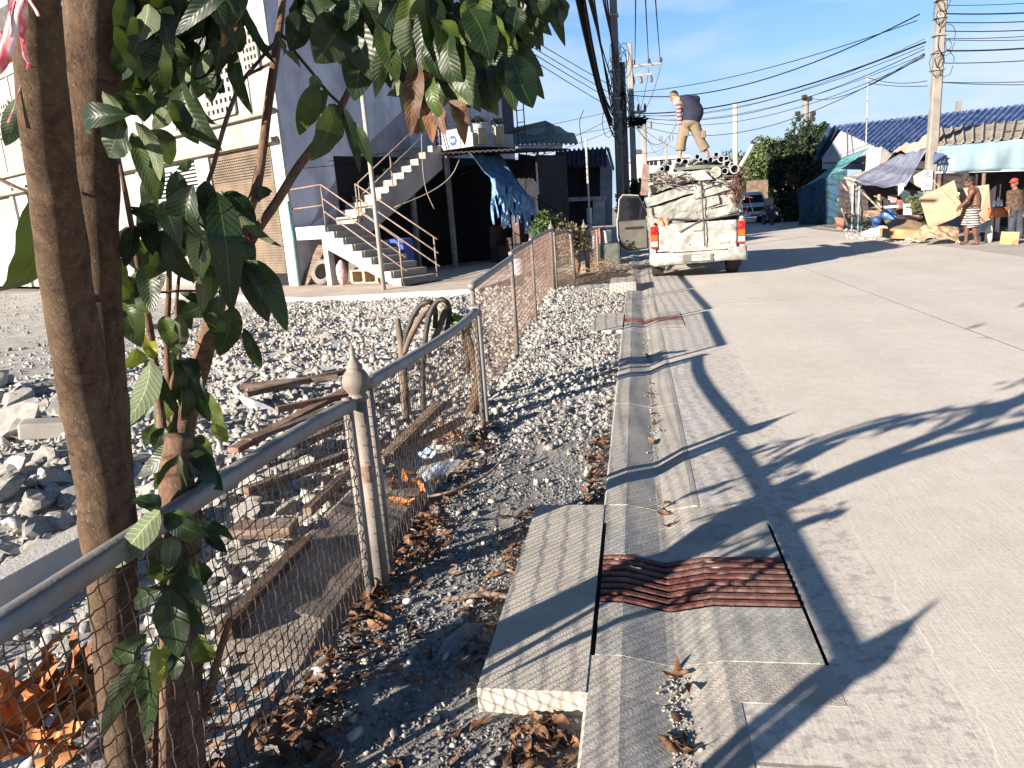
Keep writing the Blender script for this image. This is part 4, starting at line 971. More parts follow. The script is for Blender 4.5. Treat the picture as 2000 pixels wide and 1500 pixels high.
# louvre windows: dark plate painted as the shade behind the slats
def louvre(a0, a1, z0, z1, n):
    k = LB(); k.box(-a1,-a0,-.02,-.003,z0,z1); k.build('louvre_shade_back', mDark, t)
    l = LB(); h = (z1-z0)/n
    for i in range(n): l.box(-a1,-a0,-.07,-.03,z0+h*i+.01,z0+h*i+h*.62)
    l.build('louvre', mTrim, t)
louvre(3.95,5.2,2.85,3.55,7); louvre(5.55,6.6,2.6,3.4,7)
def window(a0, a1, z0, z1):
    f = LB(); f.box(-a1,-a0,-.03,-.003,z0,z1); o = f.build('window', MAT('old_window_panel',(.50,.47,.42),(.6,.57,.52),5,.7) if 'old_window_panel' not in bpy.data.materials else bpy.data.materials['old_window_panel'], t)
    q = LB(); n = 3; ww = (a1-a0)/n
    for i in range(n+1): q.box(-a1+ww*i-.03,-a1+ww*i+.03,-.05,-.032,z0,z1)
    q.build('frame', mTrim, o); q = LB(); q.box(-a1+ww*1.1,-a1+ww*1.7,-.04,-.0315,z0+.2,z1-.1); q.build('pane', mDark, o)
window(14.8,17.8,3.0,4.0); window(11.2,12.6,2.4,3.3)
# rolling shutter
b = LB(); z0, z1, x0, x1 = .42, 3.58, -3.28, -.47
pts = []; n = 46
vs = []; 
for i in range(n*4+1):
    z = z0+(z1-z0)*i/(n*4); y = -.05-.018*(.5+.5*math.cos(2*PI*i/4)); vs += [(x0,y,z),(x1,y,z)]
b.add(vs, [(2*i,2*i+1,2*i+3,2*i+2) for i in range(n*4)]); b.build('rolling_shutter', mShut, t)
b = LB()
for j in range(9):
    z = 3.46-j*.069*1.0-.03
    if j > 8: break
    for i in range(26):
        x = x0+.08+(x1-x0-.16)*(i+.5*(j%2))/26; b.box(x,x+.045,-.074,-.045,z-.012,z+.012)
tag(b.build('shutter_perforation', mDark, t), None, None, None, 'stuff')
b = LB(); b.box(x0,x1,-.03,-.004,.1,3.6); b.build('shutter_gap', mDark, t)
b = LB(); b.tube([(.05,-.12,.1),(.03,-.11,1.0),(-.01,-.10,2.2)], .05, 10); b.build('drain_pipe', MAT('teal_pipe',(.25,.52,.50),(.35,.6,.57),5,.5), t, smooth=True)
b = LB(); b.box(.004,.010,1.5,9.2,.1,3.3); b.build('garage_shade_panel', mDark, t)  # dark panel on the wall, painted as the shade inside the garage
# ------------------------------------------------------------------ outside stairs
mStep = MAT('stair_concrete', (.27,.245,.21), (.34,.31,.27), 4, .85, .3, 50, dirt=(.30,.26,.22), dscale=3, damt=.6)
mRail = MAT('rail_paint', (.20,.15,.12), (.28,.22,.185), 12, .6, .2, 60, dirt=(.20,.10,.06), dscale=9, damt=.7)
ts = thing('outside_stairs', 'white concrete outside stairs with a landing and thin brown rails against the grey side wall', 'staircase', W(1.3,.5,0))
ZL = 1.55
b = LB(); b.box(.004,1.26,-.02,1.1,ZL-.32,ZL); b.build('landing', mTrim, ts, bevel=.008)
for t0_, t1_ in ((-.018,.16),(.95,1.098)): b = LB(); b.box(1.08,1.26,t0_,t1_,.08,ZL-.322); b.build('landing_column', mTrim, ts, bevel=.008)
n = 9; run = 2.78/n; ris = (ZL-.10)/n
st = LB(); rs = LB()
for i in range(n):
    e0 = 1.262+run*i; zt = ZL-ris*(i+1)+ris*.0
    st.box(e0, e0+run+.03, .05, 1.1, zt-.05, zt); 
    rs.box(e0-.004, e0+.012, .052, 1.098, zt+.002, zt+ris-.052) if i > 0 else None
    st.box(e0, e0+.02, .05, 1.1, zt, zt+ris-.052)
st.build('lower_flight', mStep, ts)
# lit stringer: saw-tooth plate on the near side
pl = [(1.262,-.01,ZL-.55)]
pl = []
for i in range(n):
    e0 = 1.262+run*i; zt = ZL-ris*i
    pl += [(e0, zt-ris*0-.0), (e0, zt-ris)] if i else [(e0, zt-ris)]
    pl += [(e0+run, zt-ris)]
poly = [(1.262, ZL-ris-.42)]+[(e, z) for e, z in pl]+[(1.262+run*n, .10),(1.262+run*n-.55,.10)]
b = LB(); b.slab([(e, -.015, z) for e, z in poly], .065, (0,-1,0)); b.build('stringer', mTrim, ts)
# upper flight along the wall
n2 = 11; T0, T1, Z1 = 1.1, 4.35, 3.5; run2 = (T1-T0)/n2; ris2 = (Z1-ZL)/n2
st = LB()
for i in range(n2):
    st.box(.006, 1.14, T0+run2*i, T0+run2*(i+1)+.02, ZL+ris2*i+.002, ZL+ris2*(i+1))
st.build('upper_flight', mStep, ts)
mSof = MAT('stained_soffit', (.40,.36,.33), (.50,.46,.42), 3, .9, .3, 40, dirt=(.17,.11,.09), dscale=1.5, damt=.8)
b = LB(); b.slab([(1.142,T0-.1,ZL-.55),(1.142,T1+.05,Z1-.62),(1.142,T1+.05,Z1+.02),(1.142,T0-.1,ZL+.02)][::-1], .12, (1,0,0)); b.build('outer_beam', mSof, ts)
b = LB(); b.slab([(.006,T0+.1,ZL-.22),(1.14,T0+.1,ZL-.22),(1.14,T1,Z1-.25),(.006,T1,Z1-.25)], .1, (0,.5,-.8)); b.build('soffit', mSof, ts)
b = LB(); b.slab([(.004,T0-.6,ZL+.02),(.004,T1,Z1-.05),(.004,T1,Z1+1.2),(.004,T0+.6,ZL+1.4)], .004, (-1,0,0)); b.build('painted_dado', MAT('grey_dado',(.20,.20,.24),(.27,.27,.31),2,.9), ts)
def rails(pa, pb, posts, offs=(.0,.32,.62), r=.018):
    b = LB()
    for o in offs: b.tube([Vector(pa)-Vector((0,0,o)), Vector(pb)-Vector((0,0,o))], r, 8)
    for f in posts:
        p = Vector(pa).lerp(Vector(pb), f); b.tube([p, p-Vector((0,0,.95))], r*1.05, 8)
    b.build('handrail', mRail, ts, smooth=True)
FE = 1.262+2.78-.12
rails((1.26,.02,ZL+.95),(FE,.02,.10+.95),(0,.94)); rails((1.26,1.07,ZL+.95),(FE,1.07,1.05),(.0,.96))
b = LB(); b.tube([(.02,.02,ZL+.92),(1.26,.02,ZL+.95)], .02, 8); b.tube([(.02,.02,ZL+.45),(1.26,.02,ZL+.47)], .018, 8); b.build('handrail', mRail, ts, smooth=True)
rails((1.16,T0+.15,ZL+.98),(1.16,T1,Z1+.98),(0,.38,1.0),(.0,.35))
# balcony at the top of the stairs
tb = thing('balcony', 'grey balcony parapet with a blue round sign at the top of the outside stairs', 'balcony', W(.8,5,3.4))
mPar = MAT('balcony_paint', (.30,.285,.285), (.38,.365,.365), 2.5, .9, .2, 30, dirt=(.25,.22,.22), dscale=2, damt=.6)
b = LB(); b.box(.02,2.3,T1+.12,6.2,3.36,3.5); b.build('floor_slab', mPar, tb)
b = LB(); b.box(1.16,2.28,T1+.06,T1+.116,3.36,3.88); b.box(2.284,2.34,T1+.06,6.2,3.36,3.72); b.build('parapet', mPar, tb)
bl = MAT('enamel_blue', (.03,.09,.34), rough=.35)
sg = LB(); y = T1+.058
sg.lathe((1.62,y,3.58), [(.0,-.0),(.135,0),(.135,.012),(0,.012)], 28, (0,-1,0), cap=False); so_ = sg.build('number_plate', bl, tb)
def text(body, size, M_, mat, parent, ext=.002):
    cu = bpy.data.curves.new('lettering', 'FONT'); cu.body = body; cu.size = size; cu.extrude = ext; cu.align_x = 'CENTER'; cu.align_y = 'CENTER'
    o0 = bpy.data.objects.new('lettering', cu); COL.objects.link(o0); dg = bpy.context.evaluated_depsgraph_get(); me = bpy.data.meshes.new_from_object(o0.evaluated_get(dg)); bpy.data.objects.remove(o0)
    o = bpy.data.objects.new('lettering', me); COL.objects.link(o); me.materials.clear(); me.materials.append(mat)
    if parent is not None:
        o.parent = parent; M_ = Matrix.Translation(-world_loc(parent)) @ M_
    o.matrix_world = M_ if parent is None else M_; 
    if parent is not None: o.matrix_basis = M_
    return o
mPaintW = MAT('white_lettering', (.75,.78,.82), rough=.5)
ex, ez = DE, Vector((0,0,1)); ny = -DT
p = W(1.62,y-.017,3.58); text('101', .14, Matrix(((ex.x,ez.x,ny.x,p.x),(ex.y,ez.y,ny.y,p.y),(ex.z,ez.z,ny.z,p.z),(0,0,0,1))), mPaintW, so_)
# black steel lattice gate on the balcony
tg = thing('steel_lattice', 'black steel lattice of bent bars standing on the balcony', 'steel lattice', W(1.5,T1+.3,3.5))
b = LB()
for i in range(8):
    z = 3.6+i*.17; b.tube([(.75,T1+.3,z),(2.1,T1+.3,z+(.07 if i%2 else -.03))], .014, 6)
    if i < 7: b.tube([(2.1 if i%2 else .75,T1+.3,z),(.75 if i%2 else 2.1,T1+.3,z+.17)], .011, 6)
b.tube([(.75,T1+.3,3.5),(.75,T1+.3,4.9)], .018, 6); b.tube([(2.1,T1+.3,3.5),(2.1,T1+.3,4.9)], .018, 6)
b.build('lattice_bars', MAT('black_steel',(.02,.02,.03),rough=.6), tg)
# barrels on the balcony edge
for k, (e, tt, h, c, lab) in enumerate(((2.0,T1+.75,.52,(.36,.38,.42),'white plastic drum with a dark plant top on the balcony, nearest the blue sign'),(2.05,T1+1.55,.50,(.34,.37,.42),'white plastic drum with a dark plant top at the far end of the balcony'))):
    q = W(e,tt,3.5); td = thing('plant_drum', lab, 'drum', q)
    b = MB(); b.lathe(q, [(.15,0),(.16,.05),(.16,h-.08),(.17,h-.06),(.17,h)], 16); b.build('drum', MAT('drum_white_%d'%k,tuple(x*.7 for x in c),tuple(x*1.15 for x in c),6,.6), td, smooth=True)
    b = MB()
    for i in range(150):
        a = random.uniform(0,6.3); r_ = random.random()**.5*.2; p0 = q+Vector((r_*math.cos(a), r_*math.sin(a), h+.02+random.random()*.18*(1-r_*2)))
        d = Vector((random.gauss(0,1),random.gauss(0,1),random.gauss(.3,1))).normalized()*.07; s_ = d.orthogonal().normalized()*.02
        b.add([p0-s_, p0+d*.5-s_*1.3, p0+d, p0+d*.5+s_*1.3], [(0,1,2,3)], random.random())
    b.build('plant', MAT('dark_plant_%d'%k,(.012,.016,.014),(.03,.035,.03),9,.7), td)
mYB = MAT('yellowed_board',(.30,.26,.16),(.38,.34,.23),4,.8)
for y0_, y1_, z_, l_ in ((T1+1.0,T1+1.35,3.9,'taller yellowed board standing between the two drums on the balcony'),(T1+.25,T1+.6,3.84,'lower yellowed board on the balcony edge right of the blue sign')):
    b = LB(); b.box(2.35,2.39,y0_,y1_,3.42,z_); tag(b.build('board', mYB), l_, 'board')
# ladder at the far corner of the side wall
tl = thing('ladder', 'dark steel ladder fixed at the far top corner of the side wall', 'ladder', W(.3,9.25,3.5))
b = LB()
for e in (.12,.42): b.tube([(e,9.3,3.4),(e,9.3,9.0)], .02, 8)
for i in range(14): b.tube([(.12,9.3,3.7+i*.38),(.42,9.3,3.7+i*.38)], .014, 6)
b.build('rungs', MAT('ladder_steel',(.05,.055,.07),rough=.6), tl)
b = LB(); b.box(.004,.05,8.7,9.2,3.5,BH); b.build('wall_strip', MAT('dark_strip',(.07,.075,.10),rough=.9), t)
# white pole in front of the stairs
b = MB(); q = G(750,566,.1); b.tube([(q.x,q.y,0),(q.x,q.y,2.4),(q.x-.02,q.y,5.2)], [.05,.048,.042], 14)
tag(b.build('white_pole', MAT('white_pole_paint',(.30,.29,.275),(.38,.37,.35),6,.6,.2,40,dirt=(.30,.17,.09),dscale=3,damt=.7), smooth=True), 'tall thin white pole standing in front of the outside stairs', 'pole')
# things under the landing
q = W(.35,.3,.1)
b = MB(); b.beam(W(.05,.02,.1), W(.42,.5,1.05), .30, .05, up=DT); tag(b.build('plank', mOldWood, bevel=.01), 'wide dark plank leaning under the stair landing', 'plank', None)
q = W(.80,.12,.42); b = MB(); b.T = Matrix.Translation(q) @ Matrix(((DE.x,DT.x,0,0),(DE.y,DT.y,0,0),(0,0,1,0),(0,0,0,1))) @ Matrix.Rotation(-.35,4,'X') @ Matrix.Rotation(.25,4,'Z')
prof = []
for i in range(15):
    a = PI*(.15+1.7*i/14); prof.append((.26-.075*math.cos(a)*1.0, .085*math.sin(a)))
b.lathe((0,0,0), [(.20,.07),(.30,.085),(.325,.05),(.33,0),(.325,-.05),(.30,-.085),(.20,-.07)], 32, (0,1,0), cap=False)
b.lathe((0,0,0), [(.20,-.07),(.19,0),(.20,.07)], 32, (0,1,0), cap=False)
tag(b.build('old_tyre', MAT('dusty_tyre',(.13,.12,.11),(.20,.18,.165),8,.9,.6,60), smooth=True), 'dusty old tyre leaning under the stair landing', 'tyre')
q = W(1.55,.1,.1); b = MB(); b.ball(q+Vector((0,0,.30)), .2, 10, (.7,.7,1.55))
for i, v_ in enumerate(b.v):
    p = Vector(v_); d = p-(q+Vector((0,0,.3))); b.v[i] = tuple(q+Vector((0,0,.3))+d*(1+.14*noise.noise(p*9)))
tag(b.build('cloth_bag', MAT('patterned_bag',(.36,.14,.16),(.55,.48,.48),26,.8,.3,30), smooth=True), 'red and white patterned cloth bag under the outside stairs', 'bag')
tp = thing('wooden_pallet', 'broken wooden pallet under the outside stairs', 'pallet', W(2.2,.5,.1)); b = LB()
for i in range(5): b.box(1.75,2.75,.2+i*.16,.3+i*.16,.42,.45)
for i in range(3): b.box(1.75+i*.45,1.83+i*.45,.18,1.0,.16,.418)
for i in range(4): b.box(1.75,2.75,.2+i*.2,.29+i*.2,.13,.158)
b.build('slats', MAT('pallet_wood',(.42,.30,.19),(.54,.41,.28),7,.85,.3,40,stretch=(1,1,4)), tp)
b = LB(); b.box(1.75,2.5,1.3,1.7,.1,1.1); tag(b.build('blue_tank', MAT('blue_tank',(.03,.06,.26),(.05,.09,.34),4,.5), bevel=.06), 'dark blue plastic tank standing behind the stairs', 'tank')
b = LB(); b.slab([(.02,1.14,.1),(1.2,1.14,.1),(1.2,1.14,1.2),(.02,1.14,1.2)], .06, (0,1,0)); b.build('back_panel', MAT('stair_back_panel',(.10,.09,.085),(.15,.13,.12),5,.9), ts)
# ------------------------------------------------------------------ dark lean-to shed beyond the stairs
tsd = thing('lean_to_shed', 'dark open lean-to shed with thin columns beyond the outside stairs', 'shed', W(2.6,6,0))
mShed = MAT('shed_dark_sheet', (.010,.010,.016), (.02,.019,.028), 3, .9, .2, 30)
mRoofD = MAT('shed_dark_roof', (.018,.016,.02), (.035,.032,.036), 5, .9, .3, 30)  # near-black roof sheet, tone varies at random
def corr(fn_a, fn_b, n, amp, th, mb, up=(0,0,1)):
    """corrugated sheet between edge A (t->point) and edge B"""
    vs = []; k = n*8; up = Vector(up)
    for i in range(k+1):
        f = i/k; o = up*(amp*math.cos(2*PI*n*f)); a = Vector(fn_a(f))+o; c = Vector(fn_b(f))+o; vs += [a, c, a-up*th, c-up*th]
    fs = []
    for i in range(k):
        q_ = i*4; fs += [(q_,q_+1,q_+5,q_+4),(q_+2,q_+6,q_+7,q_+3),(q_,q_+4,q_+6,q_+2),(q_+1,q_+3,q_+7,q_+5)]
    fs += [(0,2,3,1),(k*4,k*4+1,k*4+3,k*4+2)]
    mb.add(vs, fs)
b = MB(); corr(lambda f: W(1.2+2.7*f,T1-.05,3.30-.18*f), lambda f: W(1.2+2.7*f,6.7,3.34-.18*f), 14, .018, .03, b); b.build('roof', mRoofD, tsd)
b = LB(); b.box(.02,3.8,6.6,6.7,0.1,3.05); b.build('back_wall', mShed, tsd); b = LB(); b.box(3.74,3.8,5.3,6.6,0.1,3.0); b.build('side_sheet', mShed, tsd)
mCol = MAT('shed_column', (.17,.16,.15), (.26,.24,.22), 5, .9, .2, 30, dirt=(.09,.08,.08), dscale=3, damt=.6)
for e, tt in ((1.22,4.5),(.95,3.3)):
    b = LB(); b.box(e-.06,e+.06,tt-.06,tt+.06,.1,3.22 if e != .95 else 2.4); b.build('column', mCol, tsd, bevel=.01)
b = LB()
for k in range(7): b.box(1.4+k*.3,1.66+k*.3,5.9,6.5,.1,.6+.9*random.random())
tag(b.build('stored_boxes', MAT('shed_clutter',(.04,.03,.035),(.09,.06,.05),2,.9)), 'dark stored boxes barely visible at the back of the lean-to shed', 'boxes')
# blue tarpaulin slung over the shed corner with hanging strips
mTarp = MAT('blue_tarp', (.06,.17,.36), (.12,.26,.46), 5, .45, .4, 18, dirt=(.35,.48,.58), dscale=4, damt=.6)
tt_ = thing('blue_tarpaulin', 'torn blue tarpaulin slung from the shed roof with ragged hanging strips', 'tarpaulin', W(3.4,4.2,2.9))
A0, A1, B1, B0 = P(915,298,20.8), P(975,300,22.0), P(1040,392,20.6), P(960,350,19.6)
b = MB(); 
def tf(a, c):
    p = A0.lerp(A1, c).lerp(B0.lerp(B1, c), a); return p+Vector((0,0,-.22*math.sin(PI*a)*math.sin(PI*c)+.03*math.sin(c*19+a*7)))
b.sheet(tf, 16, 16, .004); b.build('sheet', mTarp, tt_, smooth=True)
b = MB()
for i in range(17):
    f = i/16; p = B0.lerp(B1, f)+Vector((0,0,.02)); L = random.uniform(.5,1.2); w_ = random.uniform(.08,.17); ph = random.random()*6
    b.sheet(lambda a, c, p=p, L=L, w_=w_, ph=ph: p+Vector(((c-.5)*w_*(1-.5*a)+.05*math.sin(a*5+ph), .04*math.sin(a*8+ph+c*2), -L*a)), 10, 2, .003)
b.build('strip', mTarp, tt_, smooth=True)
# ------------------------------------------------------------------ green gabled canopy and dark hut behind
mGreenRoof = MAT('green_grey_roof', (.16,.22,.19), (.26,.31,.29), 4, .7, .3, 30, dirt=(.36,.37,.37), dscale=3, damt=.7)
tc_ = thing('roof_canopy', 'green grey corrugated gabled roof canopy at the far end of the white building', 'canopy', P(1060,300,27))
YC = 27.0
ridge0, ridge1 = P(990,254,YC+1.2), P(1078,236,YC)
b = MB(); R_a, R_b = P(1066,237,YC), P(1000,250,YC+4)
ev = lambda f: P(988+141*f, 282-2*f+(0 if f < .8 else (f-.8)*0), YC-1.3)
corr(lambda f: R_b.lerp(R_a, min(1,f*1.15)) if f < .87 else R_a.lerp(P(1122,262,YC-.9), (f-.87)/.13), ev, 15, .035, .03, b); b.build('roof', mGreenRoof, tc_)
b = MB(); b.slab([P(992,256,YC-.2), P(1066,239,YC+.1), P(1110,262,YC-.4), P(1100,266,YC-.2), P(1064,246,YC+.2), P(996,262,YC)], .08); b.build('gable_board', MAT('grey_barge_board',(.22,.24,.25),rough=.8), tc_)
b = MB(); b.slab([P(1000,283,YC-1.2), P(1100,281,YC-1.2), P(1098,292,YC-1.2), P(1030,294,YC-1.2)], .05); b.build('ceiling_board', MAT('pale_ceiling',(.40,.42,.45),rough=.9), tc_)
b = MB()
for u in (1042, 1062): b.tube([P(u,286,YC-1.1), P(u+2,301,YC-1.1)], .04, 8)
b.build('hanging_lamp_tube', MAT('lamp_tube',(.5,.52,.55),rough=.5), tc_)
b = MB(); b.tube([P(1050,283,YC-.9),P(1049,390,YC-.9)], .05, 8); b.tube([P(1000,283,YC-.5),P(1000,400,YC-.5)], .05, 8); b.build('post', mCol, tc_)
th_ = thing('dark_hut', 'dark hut with a black corrugated roof left of the concrete utility pole', 'hut', P(1140,430,29)); YH2 = 29.0
b = MB(); corr(lambda f: P(1086+98*f, 294-6*f, YH2), lambda f: P(1082+104*f, 322+2*f, YH2-1.0), 11, .05, .03, b); corr(lambda f: P(1184+0*f, 288, YH2).lerp(P(1190,290,YH2+5), f), lambda f: P(1197,330,YH2).lerp(P(1200,330,YH2+5), f), 12, .04, .03, b); b.build('roof', MAT('black_roof',(.03,.03,.05),(.06,.06,.09),5,.8), th_)
b = MB(); b.slab([P(1012,300,YH2),P(1172,322,YH2),P(1172,440,YH2),P(1012,455,YH2)], .1, (0,-1,0)); b.build('front_wall', MAT('hut_wall',(.012,.011,.02),(.022,.02,.03),4,.9), th_)
b = MB(); b.slab([P(1172,322,YH2-.1),P(1186,300,YH2-.1),P(1196,330,YH2-.1),P(1196,440,YH2-.1),P(1172,440,YH2-.1)], .1, (0,-1,0)); b.build('gable_panel', MAT('hut_panel',(.14,.155,.19),(.20,.215,.25),3,.9), th_)
b = MB()
for u, v0, v1, w_ in ((1100,330,392,.5),(1140,335,392,.45)): b.slab([P(u,v0,YH2-.13),P(u+30,v0,YH2-.13),P(u+30,v1,YH2-.13),P(u,v1,YH2-.13)], .03, (0,-1,0))
b.build('window', mDark, th_)
tw_ = thing('counter_slab', 'grey concrete counter slab on a dark base in front of the hut', 'counter', P(1115,440,27.5))
b = MB(); b.slab([P(1046,388,27.3),P(1182,383,27.0),P(1182,391,27.0),P(1046,396,27.3)], .9, (0,-1,0)); b.build('slab', MAT('counter_top',(.24,.25,.29),(.32,.33,.37),3,.9), tw_)
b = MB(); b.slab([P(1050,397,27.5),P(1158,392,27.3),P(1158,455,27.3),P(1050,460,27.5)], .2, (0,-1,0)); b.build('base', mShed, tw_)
b = MB(); b.slab([P(1158,392,27.1),P(1181,391,27.1),P(1181,470,27.1),P(1158,472,27.1)], .3, (0,-1,0)); b.build('end_pier', MAT('pier_grey',(.24,.26,.28),(.32,.34,.36),3,.9), tw_)
# ------------------------------------------------------------------ loaded pickup
YT = 15.2; XT = 1.19
mTruck = MAT('pickup_white', (.30,.29,.27), (.38,.37,.35), 2, .38, .12, 20, dirt=(.42,.34,.26), dscale=2.6, damt=.7, spec=.5)
mTruckDirty = MAT('pickup_tailgate_white', (.28,.27,.255), (.38,.37,.355), 5, .45, .35, 9, dirt=(.10,.075,.055), dscale=6, damt=.65, spec=.5)
mBlack = MAT('black_plastic', (.018,.018,.02), rough=.6)
mTyre = MAT('tyre_rubber', (.028,.027,.026), (.06,.055,.05), 9, .9, .4, 60)
mRim = MAT('steel_rim', (.35,.35,.36), rough=.4, metal=.8)
mGlassD = newmat('dark_glass')[0]; _b = mGlassD.node_tree.nodes['Principled BSDF']; _b.inputs['Base Color'].default_value = (.008,.009,.013,1); _b.inputs['Roughness'].default_value = .08; _b.inputs['Specular IOR Level'].default_value = .6
mRedL = MAT('red_lens', (.26,.010,.008), (.38,.02,.014), 30, .15, spec=.7); mAmb = MAT('amber_lens', (.50,.085,.012), rough=.15, spec=.7); mClr = MAT('clear_lens', (.45,.40,.38), rough=.12, spec=.7)
tp = thing('pickup_truck', 'white dented pickup piled high with scrap, its left front door open, parked against the kerb', 'pickup truck', (XT,YT,0))
def TB():
    b = MB(); b.T = Matrix.Translation((XT,YT,0)); return b
def prism(b, prof, x0, x1):
    """side profile (y,z) extruded over x"""
    k = len(prof); vs = [(x0,y,z) for y, z in prof]+[(x1,y,z) for y, z in prof]
    b.add(vs, [tuple(range(k)), tuple(range(2*k-1,k-1,-1))]+[(i,i+k,(i+1)%k+k,(i+1)%k) for i in range(k)])
HW = .90
def arch(yc, r, z0, n=10): return [(yc+r*math.cos(PI-PI*i/n), z0+r*math.sin(PI*i/n)) for i in range(n+1)]
# bed sides with wheel arch
for s_ in (-1, 1):
    b = TB(); prof = [(.06,.42)]+[(y,z) for y, z in arch(.95,.43,.40)]+[(1.72,.42),(1.72,1.09),(.06,1.09)]
    prism(b, prof, s_*HW, s_*(HW-.10)); b.build('bed_side', mTruck, tp, bevel=.02)
    b = TB(); b.tube([(s_*(HW-.05),.05,1.11),(s_*(HW-.05),1.72,1.11)], .035, 8); b.build('bed_rail', mTruck, tp, smooth=True)
b = TB(); b.box(-.80,.80,.1,1.72,.55,.60); b.box(-.80,.80,1.68,1.72,.6,1.09); b.build('bed_floor', mTruckDirty, tp)
# cab
b = TB(); prof = [(1.76,.38),(2.9,.38),(3.1,.38)]+arch(4.02,.44,.40)+[(4.85,.42),(4.92,.60),(4.86,.92),(3.55,1.08),(3.35,1.10),(1.76,1.10)]
prism(b, prof, -HW+.02, HW-.02); b.build('cab_body', mTruck, tp, bevel=.04)
b = TB(); v = []
for z, y0, y1, hw in ((1.10,1.78,3.45,.84),(1.45,1.84,3.05,.78),(1.72,1.98,2.72,.68),(1.76,2.1,2.6,.60)):
    v += [(-hw,y0,z),(hw,y0,z),(hw,y1,z),(-hw,y1,z)]
b.add(v, [(i*4+k,i*4+(k+1)%4,i*4+4+(k+1)%4,i*4+4+k) for i in range(3) for k in range(4)]+[(12,13,14,15)]); b.build('cab_roof', mTruck, tp, bevel=.03)
b = TB(); b.add([(-.70,1.80,1.18),(.70,1.80,1.18),(.64,1.90,1.60),(-.64,1.90,1.60)], [(0,1,2,3)]); b.add([(-.74,3.33,1.18),(.74,3.33,1.18),(.64,2.86,1.66),(-.64,2.86,1.66)], [(3,2,1,0)]); 
for s_ in (-1,1): b.add([(s_*.845,1.95,1.16),(s_*.845,3.2,1.16),(s_*.735,2.75,1.66),(s_*.735,2.0,1.66)], [(0,1,2,3)])
b.build('window_glass', mGlassD, tp)
# tailgate with dents
b = TB(); nx, nz = 40, 22; vs = []; W2, Z0, Z1 = .745, .55, 1.085
def tg(a, c):
    x = -W2+2*W2*a; z = Z0+(Z1-Z0)*c
    y = .015+.018*noise.noise(Vector((x*4,z*7,1)))+.012*noise.noise(Vector((x*11,z*16,4)))
    if .62 < c < .70: y += .012
    if abs(a-.5) < .45 and .2 < c < .55: y += .012
    return (x, y, z)
b.sheet(tg, nx, nz, .05); tgo = b.build('tailgate', mTruckDirty, tp, smooth=True)
b = TB(); b.box(-.10,.10,-.012,.012,.92,.99); b.build('handle', mTruckDirty, tgo, bevel=.01)
b = TB(); b.box(.42,.60,-.009,.012,.655,.685); b.box(.60,.66,-.009,.012,.985,1.005); b.build('badge', MAT('worn_badge',(.25,.25,.26),rough=.5), tgo)
b = TB(); b.tube([(-.16,-.006,.66),(-.16,.01,.66)], .012, 8); b.build('lock', mBlack, tgo)
for s_ in (-1,1):
    b = TB(); b.box(min(s_*.755,s_*.905),max(s_*.755,s_*.905),.0,.07,.62,1.06); lo_ = b.build('tail_light', mRedL, tp, bevel=.02); x0, x1 = sorted((s_*.765,s_*.895))
    b = TB(); b.box(x0,x1,-.012,.02,.90,1.03); b.build('red_lens', mRedL, lo_, bevel=.012)
    b = TB(); b.box(x0,x1,-.014,.02,.775,.89); b.build('amber_lens', mAmb, lo_, bevel=.012)
    b = TB(); b.box(x0,x1,-.013,.02,.66,.765); b.build('clear_lens', mClr, lo_, bevel=.012)
    b = TB(); b.lathe((s_*.83,-.012,.965), [(.0,.012),(.03,.008),(.045,0)], 14, (0,-1,0)); b.build('reflector', mRedL, lo_, smooth=True)
# bumper: curved bar bent at the right
b = TB()
def bp(a, c):
    x = -.94+1.88*a; e = abs(a-.5)*2
    z = .30+.25*c+(.05*(a-.5))-.03*(e**6)*(1-c)+.012*noise.noise(Vector((x*5,c*3,7)))-(.05 if .33<a<.68 and c<.15 else 0)*0
    y = -.10+.14*e**5+.035*math.cos(PI*(c-.35)*1.6)*-1+.008*noise.noise(Vector((x*9,c*5,2)))
    return (x, y, z)
b.sheet(bp, 44, 10, .05); bu = b.build('rear_bumper', mTruckDirty, tp, smooth=True)
b = TB(); b.box(-.52,.52,-.125,.02,.545,.56); b.build('bumper_step', MAT('scuffed_step',(.38,.33,.28),(.5,.45,.4),9,.9), bu)
b = TB(); b.box(-.30,.27,-.155,-.135,.345,.475); b.build('plate_recess', MAT('plate_mount',(.12,.115,.11),rough=.6), bu)
b = TB(); b.box(-.13,.22,-.163,-.1555,.352,.462); pl_ = b.build('license_plate', MAT('plate_white',(.33,.33,.28),(.40,.40,.35),20,.5), bu, bevel=.004)
text('1ฒ 7457', .085, Matrix(((1,0,0,XT+.045),(0,0,-1,YT-.1665),(0,1,0,.415),(0,0,0,1))), MAT('plate_ink',(.10,.10,.10),rough=.6), pl_, .001)
